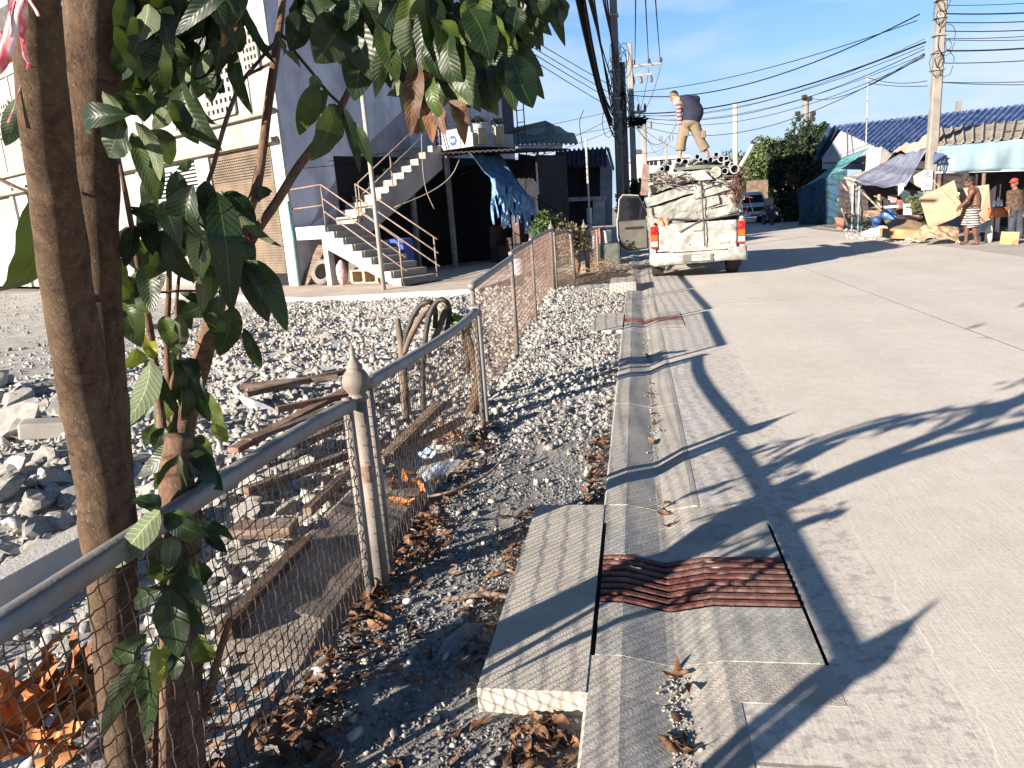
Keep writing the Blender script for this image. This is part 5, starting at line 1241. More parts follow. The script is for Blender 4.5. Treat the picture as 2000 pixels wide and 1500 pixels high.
# wheels
def wheel(x, y, r=.36, w_=.24):
    b = TB(); b.lathe((x-w_/2,y,r), [(.20,0),(r*.86,0),(r*.97,.025),(r,.05),(r,.19),(r*.97,.215),(r*.86,w_),(.20,w_)], 36, (1,0,0), cap=False)
    for k in range(36):
        a = 2*PI*k/36; c_ = Vector((0, math.cos(a), math.sin(a)))
        p = Vector((x,y,r))+c_*(r+.004); b.beam(p-Vector((.10,0,0)), p+Vector((.10,0,0)), .03, .016, up=c_)
    o = b.build('wheel', mTyre, tp)
    b = TB(); b.lathe((x-w_*.42,y,r), [(.0,.05),(.09,.05),(.12,.02),(.205,.0),(.21,.2),(.10,.18),(.0,.19)], 24, (1,0,0), cap=False); b.build('rim', mRim, o, smooth=True)
for x in (-.76,.76): wheel(x,.95); wheel(x,4.02)
b = TB(); b.tube([(-.7,.95,.36),(.7,.95,.36)], .05, 10); b.ball((0,.95,.34), .15, 8); b.tube([(.45,.0,.30),(.45,.8,.33)], .03, 8); b.box(-.55,-.45,.2,3,.42,.52); b.box(.45,.55,.2,3,.42,.52); b.build('axle_and_chassis', mBlack, tp)
for x0, x1 in ((-.88,-.62),(.62,.88)): b = TB(); b.box(x0,x1,.38,.44,.16,.42); b.build('mud_flap', mBlack, tp)
# open left door, hinged at its front edge, standing square to the truck
td = MB(); hx, hy = XT-HW+.0, YT+2.95
def D(a, z, d=0.0):  # a: distance from hinge outward; d: thickness toward the viewer
    ang = math.radians(78); dx = -math.sin(ang); dy = -math.cos(ang)*.6
    a *= .80; return Vector((hx+dx*a, hy+dy*a-d, z))
outer = [(0.0,.45),(.62,.42),(.86,.55),(.93,.80),(.93,1.18),(.90,1.25),(.84,1.66),(.72,1.76),(.25,1.72),(.0,1.30)]
b = MB(); b.slab([D(a,z) for a, z in outer][::-1], .05, (0,1,0)); do = b.build('door', mTruck, tp, bevel=.012)
b = MB(); b.slab([D(a,z,.0505) for a, z in [(0.01,.47),(.62,.44),(.85,.57),(.905,.81),(.905,1.17),(.875,1.25),(.82,1.64),(.71,1.735),(.25,1.70),(.01,1.30)]][::-1], .004, (0,1,0)); b.build('door_frame', mBlack, do)
b = MB(); b.slab([D(a,z,.056) for a, z in [(.04,.50),(.60,.47),(.80,.60),(.85,.82),(.85,1.14),(.04,1.14)]][::-1], .03, (0,1,0)); b.build('trim_panel', MAT('door_trim_grey',(.075,.072,.065),(.105,.10,.09),6,.85), do, bevel=.02)
b = MB(); b.slab([D(a,z,.056) for a, z in [(.06,1.17),(.85,1.17),(.78,1.62),(.70,1.69),(.28,1.65),(.06,1.32)]][::-1], .012, (0,1,0)); b.build('window_glass', mGlassD, do)
b = MB(); b.beam(D(.15,.98,.10), D(.70,.98,.10), .05, .05); b.build('armrest', mBlack, do, bevel=.015)
b = MB(); b.ball(D(.12,1.22,-.10), .1, 8, (1.1,.7,.85)); b.build('mirror', mTruck, do, smooth=True)
# ------------------------------------------------------------------ the load (each loose piece is its own thing)
mSheet = MAT('pale_crushed_sheet', (.22,.225,.207), (.30,.305,.285), 5, .6, .6, 14, dirt=(.17,.15,.125), dscale=5, damt=.75)
YL = YT+.12
def bundle(cx, cz, w_, h_, dy, ang, label, seed):
    b = MB(); b.T = Matrix.Translation((cx,YL,cz)) @ Matrix.Rotation(-ang,4,'Y')
    def shp(p):
        q = Vector(p); f = noise.noise(q*2.3+Vector((seed,0,0)))*.06+noise.noise(q*6+Vector((0,seed,0)))*.035+noise.noise(q*14+Vector((0,seed,0)))*.012
        return q+Vector((f*.6, f*1.2, noise.noise(q*3.1+Vector((0,0,seed)))*.035))
    nx, ny, nz = 22, 10, 6; faces = []
    def face(fn, a, c): b.sheet(lambda s_, t_: shp(fn(s_, t_)), a, c)
    X, Yd, Z = w_/2, dy, h_/2
    face(lambda s_, t_: (-X+w_*s_, 0, -Z+h_*t_), nx, nz); face(lambda s_, t_: (X-w_*s_, Yd, -Z+h_*t_), nx, nz)
    face(lambda s_, t_: (-X+w_*s_, Yd*t_, Z), nx, ny); face(lambda s_, t_: (-X+w_*s_, Yd-Yd*t_, -Z), nx, ny)
    face(lambda s_, t_: (-X, Yd-Yd*s_, -Z+h_*t_), ny, nz); face(lambda s_, t_: (X, Yd*s_, -Z+h_*t_), ny, nz)
    # merge seams
    o = b.build('crushed_sheet_bale', mSheet, None, smooth=False)
    bm = bmesh.new(); bm.from_mesh(o.data); bmesh.ops.remove_doubles(bm, verts=bm.verts, dist=.002); bm.to_mesh(o.data); bm.free()
    tag(o, label, 'scrap bale', 'crushed pale sheet bales on the pickup'); return o
a_ = math.radians(13.5)
for dx, z, w_, h_, ox, lab in ((-.46,1.14,.95,.165,.0,'lowest short crushed pale bale at the left of the pickup load'),(-.26,1.32,1.40,.165,-.04,'long crushed pale bale second from the bottom of the pickup load'),(-.12,1.51,1.66,.18,.02,'long crushed pale bale third from the bottom, behind the vertical strap'),(-.22,1.71,1.52,.18,-.05,'fourth crushed pale bale, with the wide dent near its top'),(-.30,1.90,1.20,.18,.02,'topmost crushed pale bale at the left under the pipes'),
  (.44,1.25,.84,.17,-.03,'crumpled pale bale low at the right above the pickup tailgate'),(.44,1.46,.92,.19,.0,'crumpled pale bale midway at the right beside the strap'),(.36,1.69,.84,.20,-.04,'crumpled pale bale at the upper right under the rusty wire')):
    YL += ox; bundle(XT+dx, z, w_, h_, 1.3, a_ if dx < 0 else math.radians(10.5), lab, z*7.1+dx*3); YL -= ox
b = MB(); b.box(XT-.80,XT+.80,YL+.25,YL+1.35,1.12,1.95); tag(b.build('scrap_stack', MAT('dark_scrap',(.05,.045,.045),(.13,.11,.10),6,.9,.6,30), bevel=.05), 'dark scrap packed behind the pale bales on the pickup', 'scrap')
# straps
b = MB(); xs_ = XT+.10
b.tube(smoothpath([(xs_-.03,YL-.02,1.98),(xs_-.01,YL-.09,1.75),(xs_,YL-.10,1.45),(xs_+.01,YL-.10,1.2),(xs_+.02,YL-.16,1.05),(xs_+.03,YL-.16,.62)]), .022, 6, flat=.5)
tag(b.build('strap', MAT('dark_strap',(.06,.05,.05),(.13,.11,.10),9,.8), smooth=True), 'dark vertical strap tied down over the middle of the pickup load and tailgate', 'strap')
b = MB(); b.tube(smoothpath([(XT-.86,YL+.02,1.42),(XT-.80,YL-.05,1.22),(XT-.3,YL-.10,1.17),(XT+.1,YL-.13,1.13),(XT+.5,YL-.1,1.16),(XT+.86,YL-.02,1.19)]), .016, 6)
b.tube(smoothpath([(XT+.1,YL-.13,1.13),(XT-.12,YL-.13,1.03),(XT-.35,YL-.13,.92)]), .014, 6); tag(b.build('rope', bpy.data.materials['dark_strap'], smooth=True), 'dark rope running across the load just above the pickup tailgate', 'rope')
# pipes
mPipe = MAT('grey_pipe', (.24,.255,.27), (.36,.37,.38), 6, .55, .2, 30, dirt=(.25,.22,.2), dscale=4, damt=.5); mPipeIn = MAT('pipe_inside', (.02,.02,.03), rough=1)
def pipe(u, v, rpx, label, L=2.3, yaw=0., dy=0, pitch=.0):
    c = P(u, v, YT+.05+dy); r_ = rpx*YT/FOC; t = thing('pipe', label, 'pipe', c, 'pipe ends on top of the pickup load')
    d = Vector((math.sin(yaw), math.cos(yaw), pitch)).normalized()
    b = MB(); b.lathe(c, [(r_*.80,0),(r_,0),(r_,L),(r_*.80,L)], 20, d, cap=False); b.lathe(c+d*.001, [(r_*.80,L-.01),(r_*.8,0)], 20, d, cap=False); b.build('tube', mPipe, t, smooth=False)
    b = MB(); b.lathe(c+d*.10, [(0,0),(r_*.79,0)], 20, d, cap=False); b.build('bore', mPipeIn, t)
for u, v, r_, l in ((1326,313,5.5,'pipe end just left of the standing man\'s left foot'),(1339,316,5.5,'pipe end between the standing man\'s feet, nearer the left foot'),(1362,306,5,'raised pipe end midway between the standing man\'s feet'),(1369,312,4,'small pipe end beside the raised one between the man\'s feet'),
  (1388,312,5.5,'pipe end under the standing man\'s right foot'),(1399,302,5,'highest pipe end, right of the standing man\'s right foot'),(1409,311,6.5,'thick pale pipe end right of the highest one'),(1419,310,5,'dark pipe end right of the thick pale one'),(1421,319,6.5,'pale pipe end below the dark one at the right of the load'),
  (1416,334,6,'low pale pipe end above the brown scrap wire'),(1435,330,8.5,'thickest pipe end at the far right of the load'),(1303,328,6.5,'pale ringed pipe end at the left of the load'),(1293,330,4.5,'dark small pipe end at the far left of the load'),(1430,322,4.5,'small pipe end above the thickest one'),(1379,316,5,'dark pipe end left of the man\'s right foot')):
    pipe(u, v, r_, l, yaw=random.uniform(-.05,.05), dy=random.uniform(-.1,.25))
b = MB(); b.lathe(P(1398,336,YT+.0), [(.09,0),(.10,0),(.10,1.6),(.09,1.6)], 20, (.3,1,.05)); b.lathe(P(1398,336,YT+.0), [(.0,.0),(.092,.0)], 20, (.3,1,.05), cap=False); tag(b.build('pipe', MAT('pale_drum',(.30,.31,.28),(.38,.39,.35),5,.6), smooth=False), 'wide pale green tube under the flat boards on the load', 'pipe')
# boards, post and slanting pole
b = MB(); b.slab([P(1318,328,YT+.0),P(1365,322,YT+.05),P(1416,322,YT+.1),P(1416,326,YT+.1),P(1365,330,YT+.05),P(1322,333,YT+.0)], .9, (0,-1,0)); tag(b.build('board', MAT('dark_green_board',(.07,.10,.09),(.16,.17,.13),5,.8)), 'dark green warped board lying across the pipes on the load', 'board')
b = MB(); b.beam(P(1258,382,YT+.05), P(1262,322,YT+.1), .14, .16, up=(0,1,0)); tag(b.build('wooden_post', MAT('brown_post',(.15,.10,.085),(.22,.155,.13),6,.9,.4,30)), 'brown square wooden post sticking up at the left of the load', 'post')
b = MB(); b.tube([P(1441,334,YT+.2),P(1470,283,YT+.3)], .035, 10); tag(b.build('slanting_pole', MAT('pale_pole',(.55,.52,.48),(.65,.62,.58),7,.7), smooth=True), 'pale pole slanting up to the right out of the load', 'pole')
b = MB(); b.tube([P(1272,352,YT+.1),P(1302,318,YT+.3)], .05, 8); tag(b.build('slanting_pole', MAT('dark_slat',(.10,.11,.10),(.18,.18,.16),7,.8)), 'short dark slat slanting up at the left of the load', 'pole')
b = MB(); b.slab([P(1340,336,YT-.05),P(1374,332,YT-.05),P(1392,350,YT-.06),P(1362,352,YT-.06)], .4, (0,-1,0)); tag(b.build('scrap_board', MAT('pale_board',(.36,.32,.29),(.44,.39,.35),5,.8)), 'pale pinkish panel wedged under the green board on the load', 'panel')
# tangles of wire
def tangle(label, n, cu, cv, su, sv, mat, Y=YT-.02, r=.006):
    b = MB()
    for i in range(n):
        pts = []; u = random.gauss(cu,su); v = random.gauss(cv,sv)
        for k in range(5): pts.append(P(u, v, Y+random.gauss(.08,.08))); u += random.gauss(0,su*.55); v += random.gauss(0,sv*.6)
        b.tube(smoothpath(pts, 3), r*random.uniform(.6,1.6), 5)
    o = b.build('scrap_wire', mat, smooth=True); tag(o, label, 'scrap wire', kind='stuff'); return o
mWB = MAT('brown_scrap_wire', (.07,.032,.025), (.15,.085,.068), 12, .8)
tangle('rusty brown tangle of scrap wire at the right end of the pickup load', 46, 1441, 372, 8, 22, mWB)
tangle('dark grey tangle of scrap wire between the pipes and the pale bales', 40, 1345, 350, 34, 6, MAT('grey_scrap_wire',(.05,.04,.04),(.22,.19,.17),12,.8), r=.007)
tangle('pale tangle of scrap wire along the left of the load', 26, 1300, 352, 14, 7, MAT('pale_scrap_wire',(.30,.27,.24),(.45,.42,.38),12,.8), r=.006)
b = MB()
for i in range(16):
    p0 = P(random.uniform(1432,1450), random.uniform(345,400), YT+random.uniform(0,.3)); d = Vector((random.gauss(.1,.3),random.gauss(0,.2),random.gauss(.5,.4))).normalized()*random.uniform(.12,.35); b.beam(p0, p0+d, random.uniform(.02,.06), .015)
tag(b.build('rusty_offcuts', mRust), 'rusty brown metal offcuts sticking out at the right of the load', 'scrap metal')
for i, (u, v, w_, h_, lab) in enumerate(((1291,434,.13,.13,'orange red carton scrap on the left end of the pickup tailgate'),(1302,432,.10,.12,'second orange red scrap next to the first on the tailgate'),(1258,376,.14,.1,'orange cloth poking out beside the brown post'))):
    p = P(u, v, YT-.0 if i < 2 else YT+.1); b = MB(); b.T = Matrix.Translation(p) @ Matrix.Rotation(.2*i,4,'Y')
    b.sheet(lambda a, c: ((a-.5)*w_, .03*math.sin(a*6+c*3), (c-.5)*h_+.015*math.sin(a*11)), 8, 6, .01); tag(b.build('orange_scrap', MAT('orange_scrap_%d'%i,(.55,.13,.07),(.66,.30,.2),14,.7)), lab, 'scrap')
# ------------------------------------------------------------------ people: one continuous remeshed body, clothes as children
def ev(p0, p1, n): return [Vector(p0).lerp(Vector(p1), i/n) for i in range(n+1)]
def capsule(b, p0, p1, r0, r1, n=14, fl=1.0, side=None):
    """tapered limb with round ends"""
    p0 = Vector(p0); p1 = Vector(p1); d = (p1-p0).normalized(); pts = []; rs = []
    for i in range(5): a = PI/2*i/4; pts.append(p0-d*r0*math.cos(a)*.98); rs.append(max(.001, r0*math.sin(a)))
    for i in range(1,4): f = i/4; pts.append(p0.lerp(p1, f)); rs.append(r0+(r1-r0)*f)
    for i in range(5): a = PI/2*i/4; pts.append(p1+d*r1*math.sin(a)*.98); rs.append(max(.001, r1*math.cos(a)))
    b.tube(pts, rs, n)
def ellip(b, c, rx, ry, rz, M_=None):
    v0 = len(b.v); b.ball((0,0,0), 1, 10, (rx,ry,rz))
    for i in range(v0, len(b.v)):
        p = Vector(b.v[i]); p = (M_ @ p) if M_ is not None else p; b.v[i] = tuple(Vector(c)+p)
def remesh(b, name, mat, parent, vox=.011, smooth_it=2):
    o = b.build(name, mat, parent, smooth=True)
    m = o.modifiers.new('r', 'REMESH'); m.mode = 'VOXEL'; m.voxel_size = vox; m.use_smooth_shade = True
    s_ = o.modifiers.new('s', 'SMOOTH'); s_.iterations = smooth_it; s_.factor = .5
    dg = bpy.context.evaluated_depsgraph_get(); me = bpy.data.meshes.new_from_object(o.evaluated_get(dg)); old = o.data; o.modifiers.clear(); o.data = me; bpy.data.meshes.remove(old); me.name = name
    me.materials.clear(); me.materials.append(mat)
    for p in me.polygons: p.use_smooth = True
    return o
def hand(b, wrist, elbow, palm_n, curl=.6, s=1.0):
    """palm, four unequal bent fingers and a thumb leaving the side of the palm"""
    wrist = Vector(wrist); d = (wrist-Vector(elbow)).normalized(); n_ = Vector(palm_n); n_ = (n_-d*n_.dot(d)).normalized(); sd = d.cross(n_)
    for k in (-1,-.33,.33,1): capsule(b, wrist+d*.01*s, wrist+d*.085*s+sd*k*.028*s, .018*s, .014*s, 10)
    for k, L in ((-1,.066),(-.33,.078),(.33,.074),(1,.058)):
        p = wrist+d*.088*s+sd*k*.03*s; a = 0; dd = d
        for seg in (.45,.32,.23):
            a += curl*.6; dd = d*math.cos(a)+n_*math.sin(a); q = p+dd*L*seg*s; capsule(b, p, q, .0105*s, .0095*s, 8); p = q
    p = wrist+d*.03*s-sd*.034*s; q = p+(d*.7-sd*.6+n_*.35).normalized()*.036*s; capsule(b, p, q, .0125*s, .011*s, 8); capsule(b, q, q+(d*.85-sd*.1+n_*.5).normalized()*.032*s, .011*s, .009*s, 8)
def foot(b, ankle, fwd, s=1.0):
    ankle = Vector(ankle); f = Vector(fwd).normalized(); capsule(b, ankle+Vector((0,0,.0)), ankle+Vector((0,0,-.045))-f*.03, .04*s, .036*s); 
    capsule(b, ankle+Vector((0,0,-.045)), ankle+f*.14*s+Vector((0,0,-.062)), .038*s, .026*s)
    for k in (-1.4,-.7,0,.7,1.4): sd = f.cross(Vector((0,0,1))); capsule(b, ankle+f*.13*s+sd*k*.014*s+Vector((0,0,-.066)), ankle+f*(.185-.008*abs(k+1))*s+sd*k*.016*s+Vector((0,0,-.072)), .0125*s, .0095*s, 8)
def head(b, c, face, up, s=1.0):
    """skull, jaw, nose, ears"""
    f = Vector(face).normalized(); u = Vector(up); u = (u-f*u.dot(f)).normalized(); r_ = f.cross(u); M_ = Matrix((r_,f,u)).transposed()
    c = Vector(c)
    ellip(b, c+u*.025*s-f*.008*s, .076*s, .094*s, .092*s, M_); ellip(b, c-u*.045*s+f*.022*s, .058*s, .068*s, .068*s, M_)
    capsule(b, c+u*.0*s+f*.085*s, c-u*.03*s+f*.103*s, .010*s, .015*s, 8)
    ellip(b, c-u*.066*s+f*.078*s, .024*s, .014*s, .012*s, M_)
    ellip(b, c+u*.022*s+f*.083*s, .045*s, .012*s, .010*s, M_)
    for k in (-1,1): ellip(b, c+r_*k*.079*s-u*.008*s-f*.01*s, .010*s, .022*s, .034*s, M_)
    return M_
def eyes(c, M_, parent, s=1.0):
    b = MB()
    for k in (-1,1): ellip(b, Vector(c)+M_ @ Vector((k*.031*s,.084*s,.006*s)), .013*s,.008*s,.007*s, M_)
    b.build('eyes', MAT('eye_dark',(.02,.015,.012),rough=.3) if 'eye_dark' not in bpy.data.materials else bpy.data.materials['eye_dark'], parent, smooth=True)
def hair(c, M_, parent, mat, s=1.0, low=.0):
    b = MB(); ellip(b, Vector(c)+M_ @ Vector((0,-.02*s,.038*s)), .083*s,.096*s,.092*s, M_)
    if low: ellip(b, Vector(c)+M_ @ Vector((0,-.055*s,-.01*s)), .072*s,.055*s,.07*s, M_)
    for i in range(len(b.v)):
        p = Vector(b.v[i]); d = p-Vector(c); b.v[i] = tuple(Vector(c)+d*(1+.05*noise.noise(p*40)))
    remesh(b, 'hair', mat, parent, .009, 1)
mSkin1 = MAT('tanned_skin', (.30,.15,.09), (.36,.19,.12), 14, .5, .15, 60); mSkin2 = MAT('brown_skin', (.095,.042,.027), (.14,.065,.042), 12, .45, .15, 60)
mHairG = MAT('cropped_hair', (.10,.07,.055), (.18,.13,.10), 40, .8, .6, 120); mHairB = MAT('black_hair', (.008,.007,.007), (.02,.018,.016), 40, .6, .6, 120)
# --- man standing on the load, bending, seen from behind
YM = 16.35
def M1(u, v, d=0.): return P(u, v, YM+d)
t1 = thing('person', 'person in navy vest and khaki cropped trousers standing bent over on the pickup load', 'person', M1(1355,308))
b = MB(); hc = M1(1317.5,190,.10); fdir = Vector((-.62,.35,-.70)); Mh = head(b, hc, fdir, Vector((-.55,.2,.8)), .98)
capsule(b, M1(1322,193,.05), M1(1330,198,.0), .058,.062)
hipL, hipR = M1(1337.5,246), M1(1357,246)
for i in range(9):
    f = i/8; c = M1(1347,243).lerp(M1(1339,196), f)+Vector((.085*math.sin(PI*f),0,0)); ellip(b, c, .155+.03*math.sin(PI*f), .105, .085)
shL, shR = M1(1326,201,-.03), M1(1360,196,.06)
capsule(b, shL, shR, .075,.075)
elL, wrL = M1(1327,225,-.05), M1(1331,249,-.05)
capsule(b, shL, elL, .055,.043); capsule(b, elL, wrL, .042,.030); hand(b, wrL, elL, (.5,.8,0), .5)
elR, wrR = M1(1366,222,.10), M1(1362,240,.22); capsule(b, shR, elR, .055,.043); capsule(b, elR, wrR, .042,.03); hand(b, wrR, elR, (-.5,.6,0), .5)
knL, anL = M1(1331.5,275,.02), M1(1327.5,303.5); knR, anR = M1(1368,275,.02), M1(1382,301)
for hp, kn, an in ((hipL,knL,anL),(hipR,knR,anR)):
    capsule(b, hp, kn, .088,.06); capsule(b, kn, kn.lerp(an,.45), .058,.056); capsule(b, kn.lerp(an,.3), an, .055,.036); foot(b, an, (-.25,1,0) if an is anL else (.3,1,0))
remesh(b, 'body', mSkin1, t1, .0105); eyes(hc, Mh, t1); hair(hc, Mh, t1, mHairG, 1.0)
mVest, nt_, bb_ = newmat('navy_vest'); nt_.links.new(ramp(nt_, noise_node(nt_, mapped(nt_), 9, 5), [(.35,(.004,.006,.020)),(.65,(.010,.013,.036))]), bb_.inputs['Base Color']); bb_.inputs['Roughness'].default_value = .85
b = MB()
for i in range(13):
    f = i/12; c = M1(1348,240).lerp(M1(1340,193), f)+Vector((.095*math.sin(PI*f),0,0)); ellip(b, c, .185+.035*math.sin(PI*f)-.03*f*f, .135, .085)
capsule(b, M1(1331,198,-.01), M1(1359,195,.03), .09,.092); remesh(b, 'vest', mVest, t1, .013, 3)
# striped sleeve
mSl, nt_, bb_ = newmat('striped_sleeve'); wv = ND(nt_, 'ShaderNodeTexWave'); wv.bands_direction = 'Z'; wv.inputs['Scale'].default_value = 4.2; wv.inputs['Distortion'].default_value = 1.2; nt_.links.new(mapped(nt_), wv.inputs['Vector'])
nt_.links.new(ramp(nt_, wv.outputs['Fac'], [(.3,(.10,.035,.045)),(.5,(.17,.085,.085)),(.68,(.30,.23,.23))]), bb_.inputs['Base Color']); bb_.inputs['Roughness'].default_value = .85
b = MB(); capsule(b, shL, elL, .068,.056); capsule(b, elL, elL.lerp(wrL,.82), .055,.044); capsule(b, shR, elR, .066,.055); capsule(b, elR, elR.lerp(wrR,.8), .055,.044); remesh(b, 'sleeves', mSl, t1, .011, 2)
b = MB(); capsule(b, M1(1322,198,-.02), M1(1328,197,.0), .066,.07); remesh(b, 'collar', MAT('white_collar',(.68,.66,.64),rough=.9), t1, .012, 1)
mKh = MAT('khaki_cloth', (.15,.118,.078), (.20,.16,.11), 7, .9, .5, 40, dirt=(.16,.13,.09), dscale=4, damt=.6)
b = MB(); ellip(b, M1(1347,240), .195,.145,.10)
for hp, kn, an in ((hipL,knL,anL),(hipR,knR,anR)):
    capsule(b, hp, kn, .118,.098); q = kn.lerp(an,.68); pts = ev(kn, q, 4); b.tube([kn-(q-kn)*.2]+pts, [.095,.098,.098,.100,.104,.108], 18)
remesh(b, 'cropped_trousers', mKh, t1, .012, 2)
b = MB(); b.box(0,0,0,0,0,0); b = MB()
for u, v in ((1374,262),(1341,258)):
    p = M1(u, v, -.10); b.T = Matrix.Translation(p); b.box(-.05,.05,-.02,.03,-.08,.07); 
b.build('cargo_pocket', mKh, t1, bevel=.02)
# --- shirtless man with striped shorts pulling at a cardboard sheet
YS = 19.6
def M2(u, v, d=0.): return P(u, v, YS+d)
t2 = thing('person', 'barefoot shirtless person in black and white striped shorts holding a thin stick', 'person', M2(1897,478))
b = MB(); hc = M2(1893.5,356); Mh = head(b, hc, (-.95,-.05,-.28), (-.15,0,1), 1.05)
capsule(b, M2(1896,362), M2(1901,372), .058,.068)
for i in range(9):
    f = i/8; c = M2(1903,408).lerp(M2(1901,372), f)+Vector((.03*math.sin(PI*f),0,0)); ellip(b, c, .115+.015*math.sin(PI*f), .15+.02*f, .09)
shN, shF = M2(1899,374,-.17), M2(1900,374,.17)
capsule(b, shN, shF, .075,.075)
elN, wrN = M2(1889,392,-.22), M2(1875.5,404.5,-.12); capsule(b, shN, elN, .056,.045); capsule(b, elN, wrN, .044,.032); hand(b, wrN, elN, (.3,.6,-.5), 1.1)
elF, wrF = M2(1890,392,.22), M2(1876,402,.05); capsule(b, shF, elF, .056,.045); capsule(b, elF, wrF, .044,.032); hand(b, wrF, elF, (.3,-.6,-.5), 1.1)
hN, hF = M2(1898,412,-.09), M2(1900,412,.09); kF, aF = M2(1888.5,442,.10), M2(1887,469,.10); kN, aN = M2(1902.5,443,-.10), M2(1908,473.5,-.10)
for hp, kn, an in ((hN,kN,aN),(hF,kF,aF)):
    capsule(b, hp, kn, .092,.06); capsule(b, kn, kn.lerp(an,.45), .056,.058); capsule(b, kn.lerp(an,.3), an, .056,.036)
foot(b, aN, (-.9,-.4,0)); foot(b, aF, (-1,-.1,0))
remesh(b, 'body', mSkin2, t2, .0105); eyes(hc, Mh, t2); hair(hc, Mh, t2, mHairB, 1.12, 1)
mStr, nt_, bb_ = newmat('striped_shorts'); wv = ND(nt_, 'ShaderNodeTexWave'); wv.bands_direction = 'Z'; wv.inputs['Scale'].default_value = 5.5; wv.inputs['Distortion'].default_value = 2.2; wv.inputs['Detail'].default_value = 3; nt_.links.new(mapped(nt_), wv.inputs['Vector'])
nt_.links.new(ramp(nt_, wv.outputs['Fac'], [(.55,(.035,.037,.04)),(.68,(.42,.40,.37))]), bb_.inputs['Base Color']); bb_.inputs['Roughness'].default_value = .9
b = MB(); ellip(b, M2(1902,410), .15,.185,.10)
for hp, kn in ((hN,kN),(hF,kF)): b.tube([hp+Vector((0,0,.05)), hp, hp.lerp(kn,.5), hp.lerp(kn,.98)], [.11,.128,.135,.145], 18)
remesh(b, 'shorts', mStr, t2, .012, 2)
b = MB(); 
for i in range(25):
    pass
b.lathe(M2(1902,403.5), [(.145,0),(.15,.012),(.145,.03)], 24, (0.05,0,1), cap=False); b.build('waistband', MAT('dark_waistband',(.02,.02,.025),rough=.8), t2)
st = MB(); st.tube([M2(1820,350,.1), M2(1874,406,-.02), M2(1880,412,-.05)], .011, 8); tag(st.build('thin_stick', MAT('stick_wood',(.22,.14,.09),(.33,.23,.16),9,.8), smooth=True), 'long thin brown stick held by the shirtless person', 'stick')
# --- person in camouflage shirt in the shade of the shop
YC_ = 20.6
def M3(u, v, d=0.): return P(u, v, YC_+d)
t3 = thing('person', 'person in dark patterned shirt and red cap standing behind the tan yellow carton', 'person', M3(1982,455))
b = MB(); hc = M3(1981,358); Mh = head(b, hc, (-.8,-.6,-.1), (0,0,1), 1.0); capsule(b, M3(1982,366), M3(1984,374), .055,.065)
for i in range(8): ellip(b, M3(1984,408).lerp(M3(1984,376), i/7), .155, .11, .09)
s1, s2 = M3(1972,377), M3(1996,378); capsule(b, s1, s2, .07,.07)
for s_, e_, w_ in ((s1, M3(1970,396), M3(1971,412,-.1)), (s2, M3(1999,397), M3(1999,414,-.05))): capsule(b, s_, e_, .054,.044); capsule(b, e_, w_, .043,.032); hand(b, w_, e_, (.4,-.5,0), .6)
for x0, k, a in ((1979,M3(1977,434),M3(1975,462)),(1990,M3(1991,434),M3(1992,462))): hp = M3(x0,408); capsule(b, hp, k, .09,.062); capsule(b, k, a, .06,.038); foot(b, a, (-.5,-.8,0))
remesh(b, 'body', MAT('red_brown_skin',(.20,.085,.055),(.26,.12,.08),12,.5), t3, .012); eyes(hc, Mh, t3)
b = MB()
for i in range(8): ellip(b, M3(1984,410).lerp(M3(1984,376), i/7), .18, .135, .09)
capsule(b, M3(1973,378), M3(1995,379), .088,.088)
for s_, e_, w_ in ((s1, M3(1970,396), M3(1971,412,-.1)), (s2, M3(1999,397), M3(1999,414,-.05))): capsule(b, s_, e_, .068,.06); capsule(b, e_, e_.lerp(w_,.8), .058,.05)
mCam = MAT('patterned_shirt', (.018,.018,.018), (.075,.055,.035), 9, .9, band=(.46,.54), dirt=(.15,.055,.03), dscale=7, damt=.7); remesh(b, 'shirt', mCam, t3, .014)
b = MB()
for x0, k, a in ((1979,M3(1977,434),M3(1975,462)),(1990,M3(1991,434),M3(1992,462))): hp = M3(x0,408); capsule(b, hp, k, .112,.09); capsule(b, k, k.lerp(a,.9), .088,.08)
ellip(b, M3(1984.5,408), .185,.14,.1); remesh(b, 'trousers', MAT('dark_trousers',(.03,.033,.045),(.05,.055,.07),6,.9), t3, .014)
b = MB(); ellip(b, Vector(hc)+Mh @ Vector((0,-.01,.06)), .086,.10,.07, Mh); ellip(b, Vector(hc)+Mh @ Vector((0,.10,.045)), .07,.07,.012, Mh); remesh(b, 'cap', MAT('red_cap',(.30,.03,.03),(.4,.06,.05),9,.8), t3, .011)
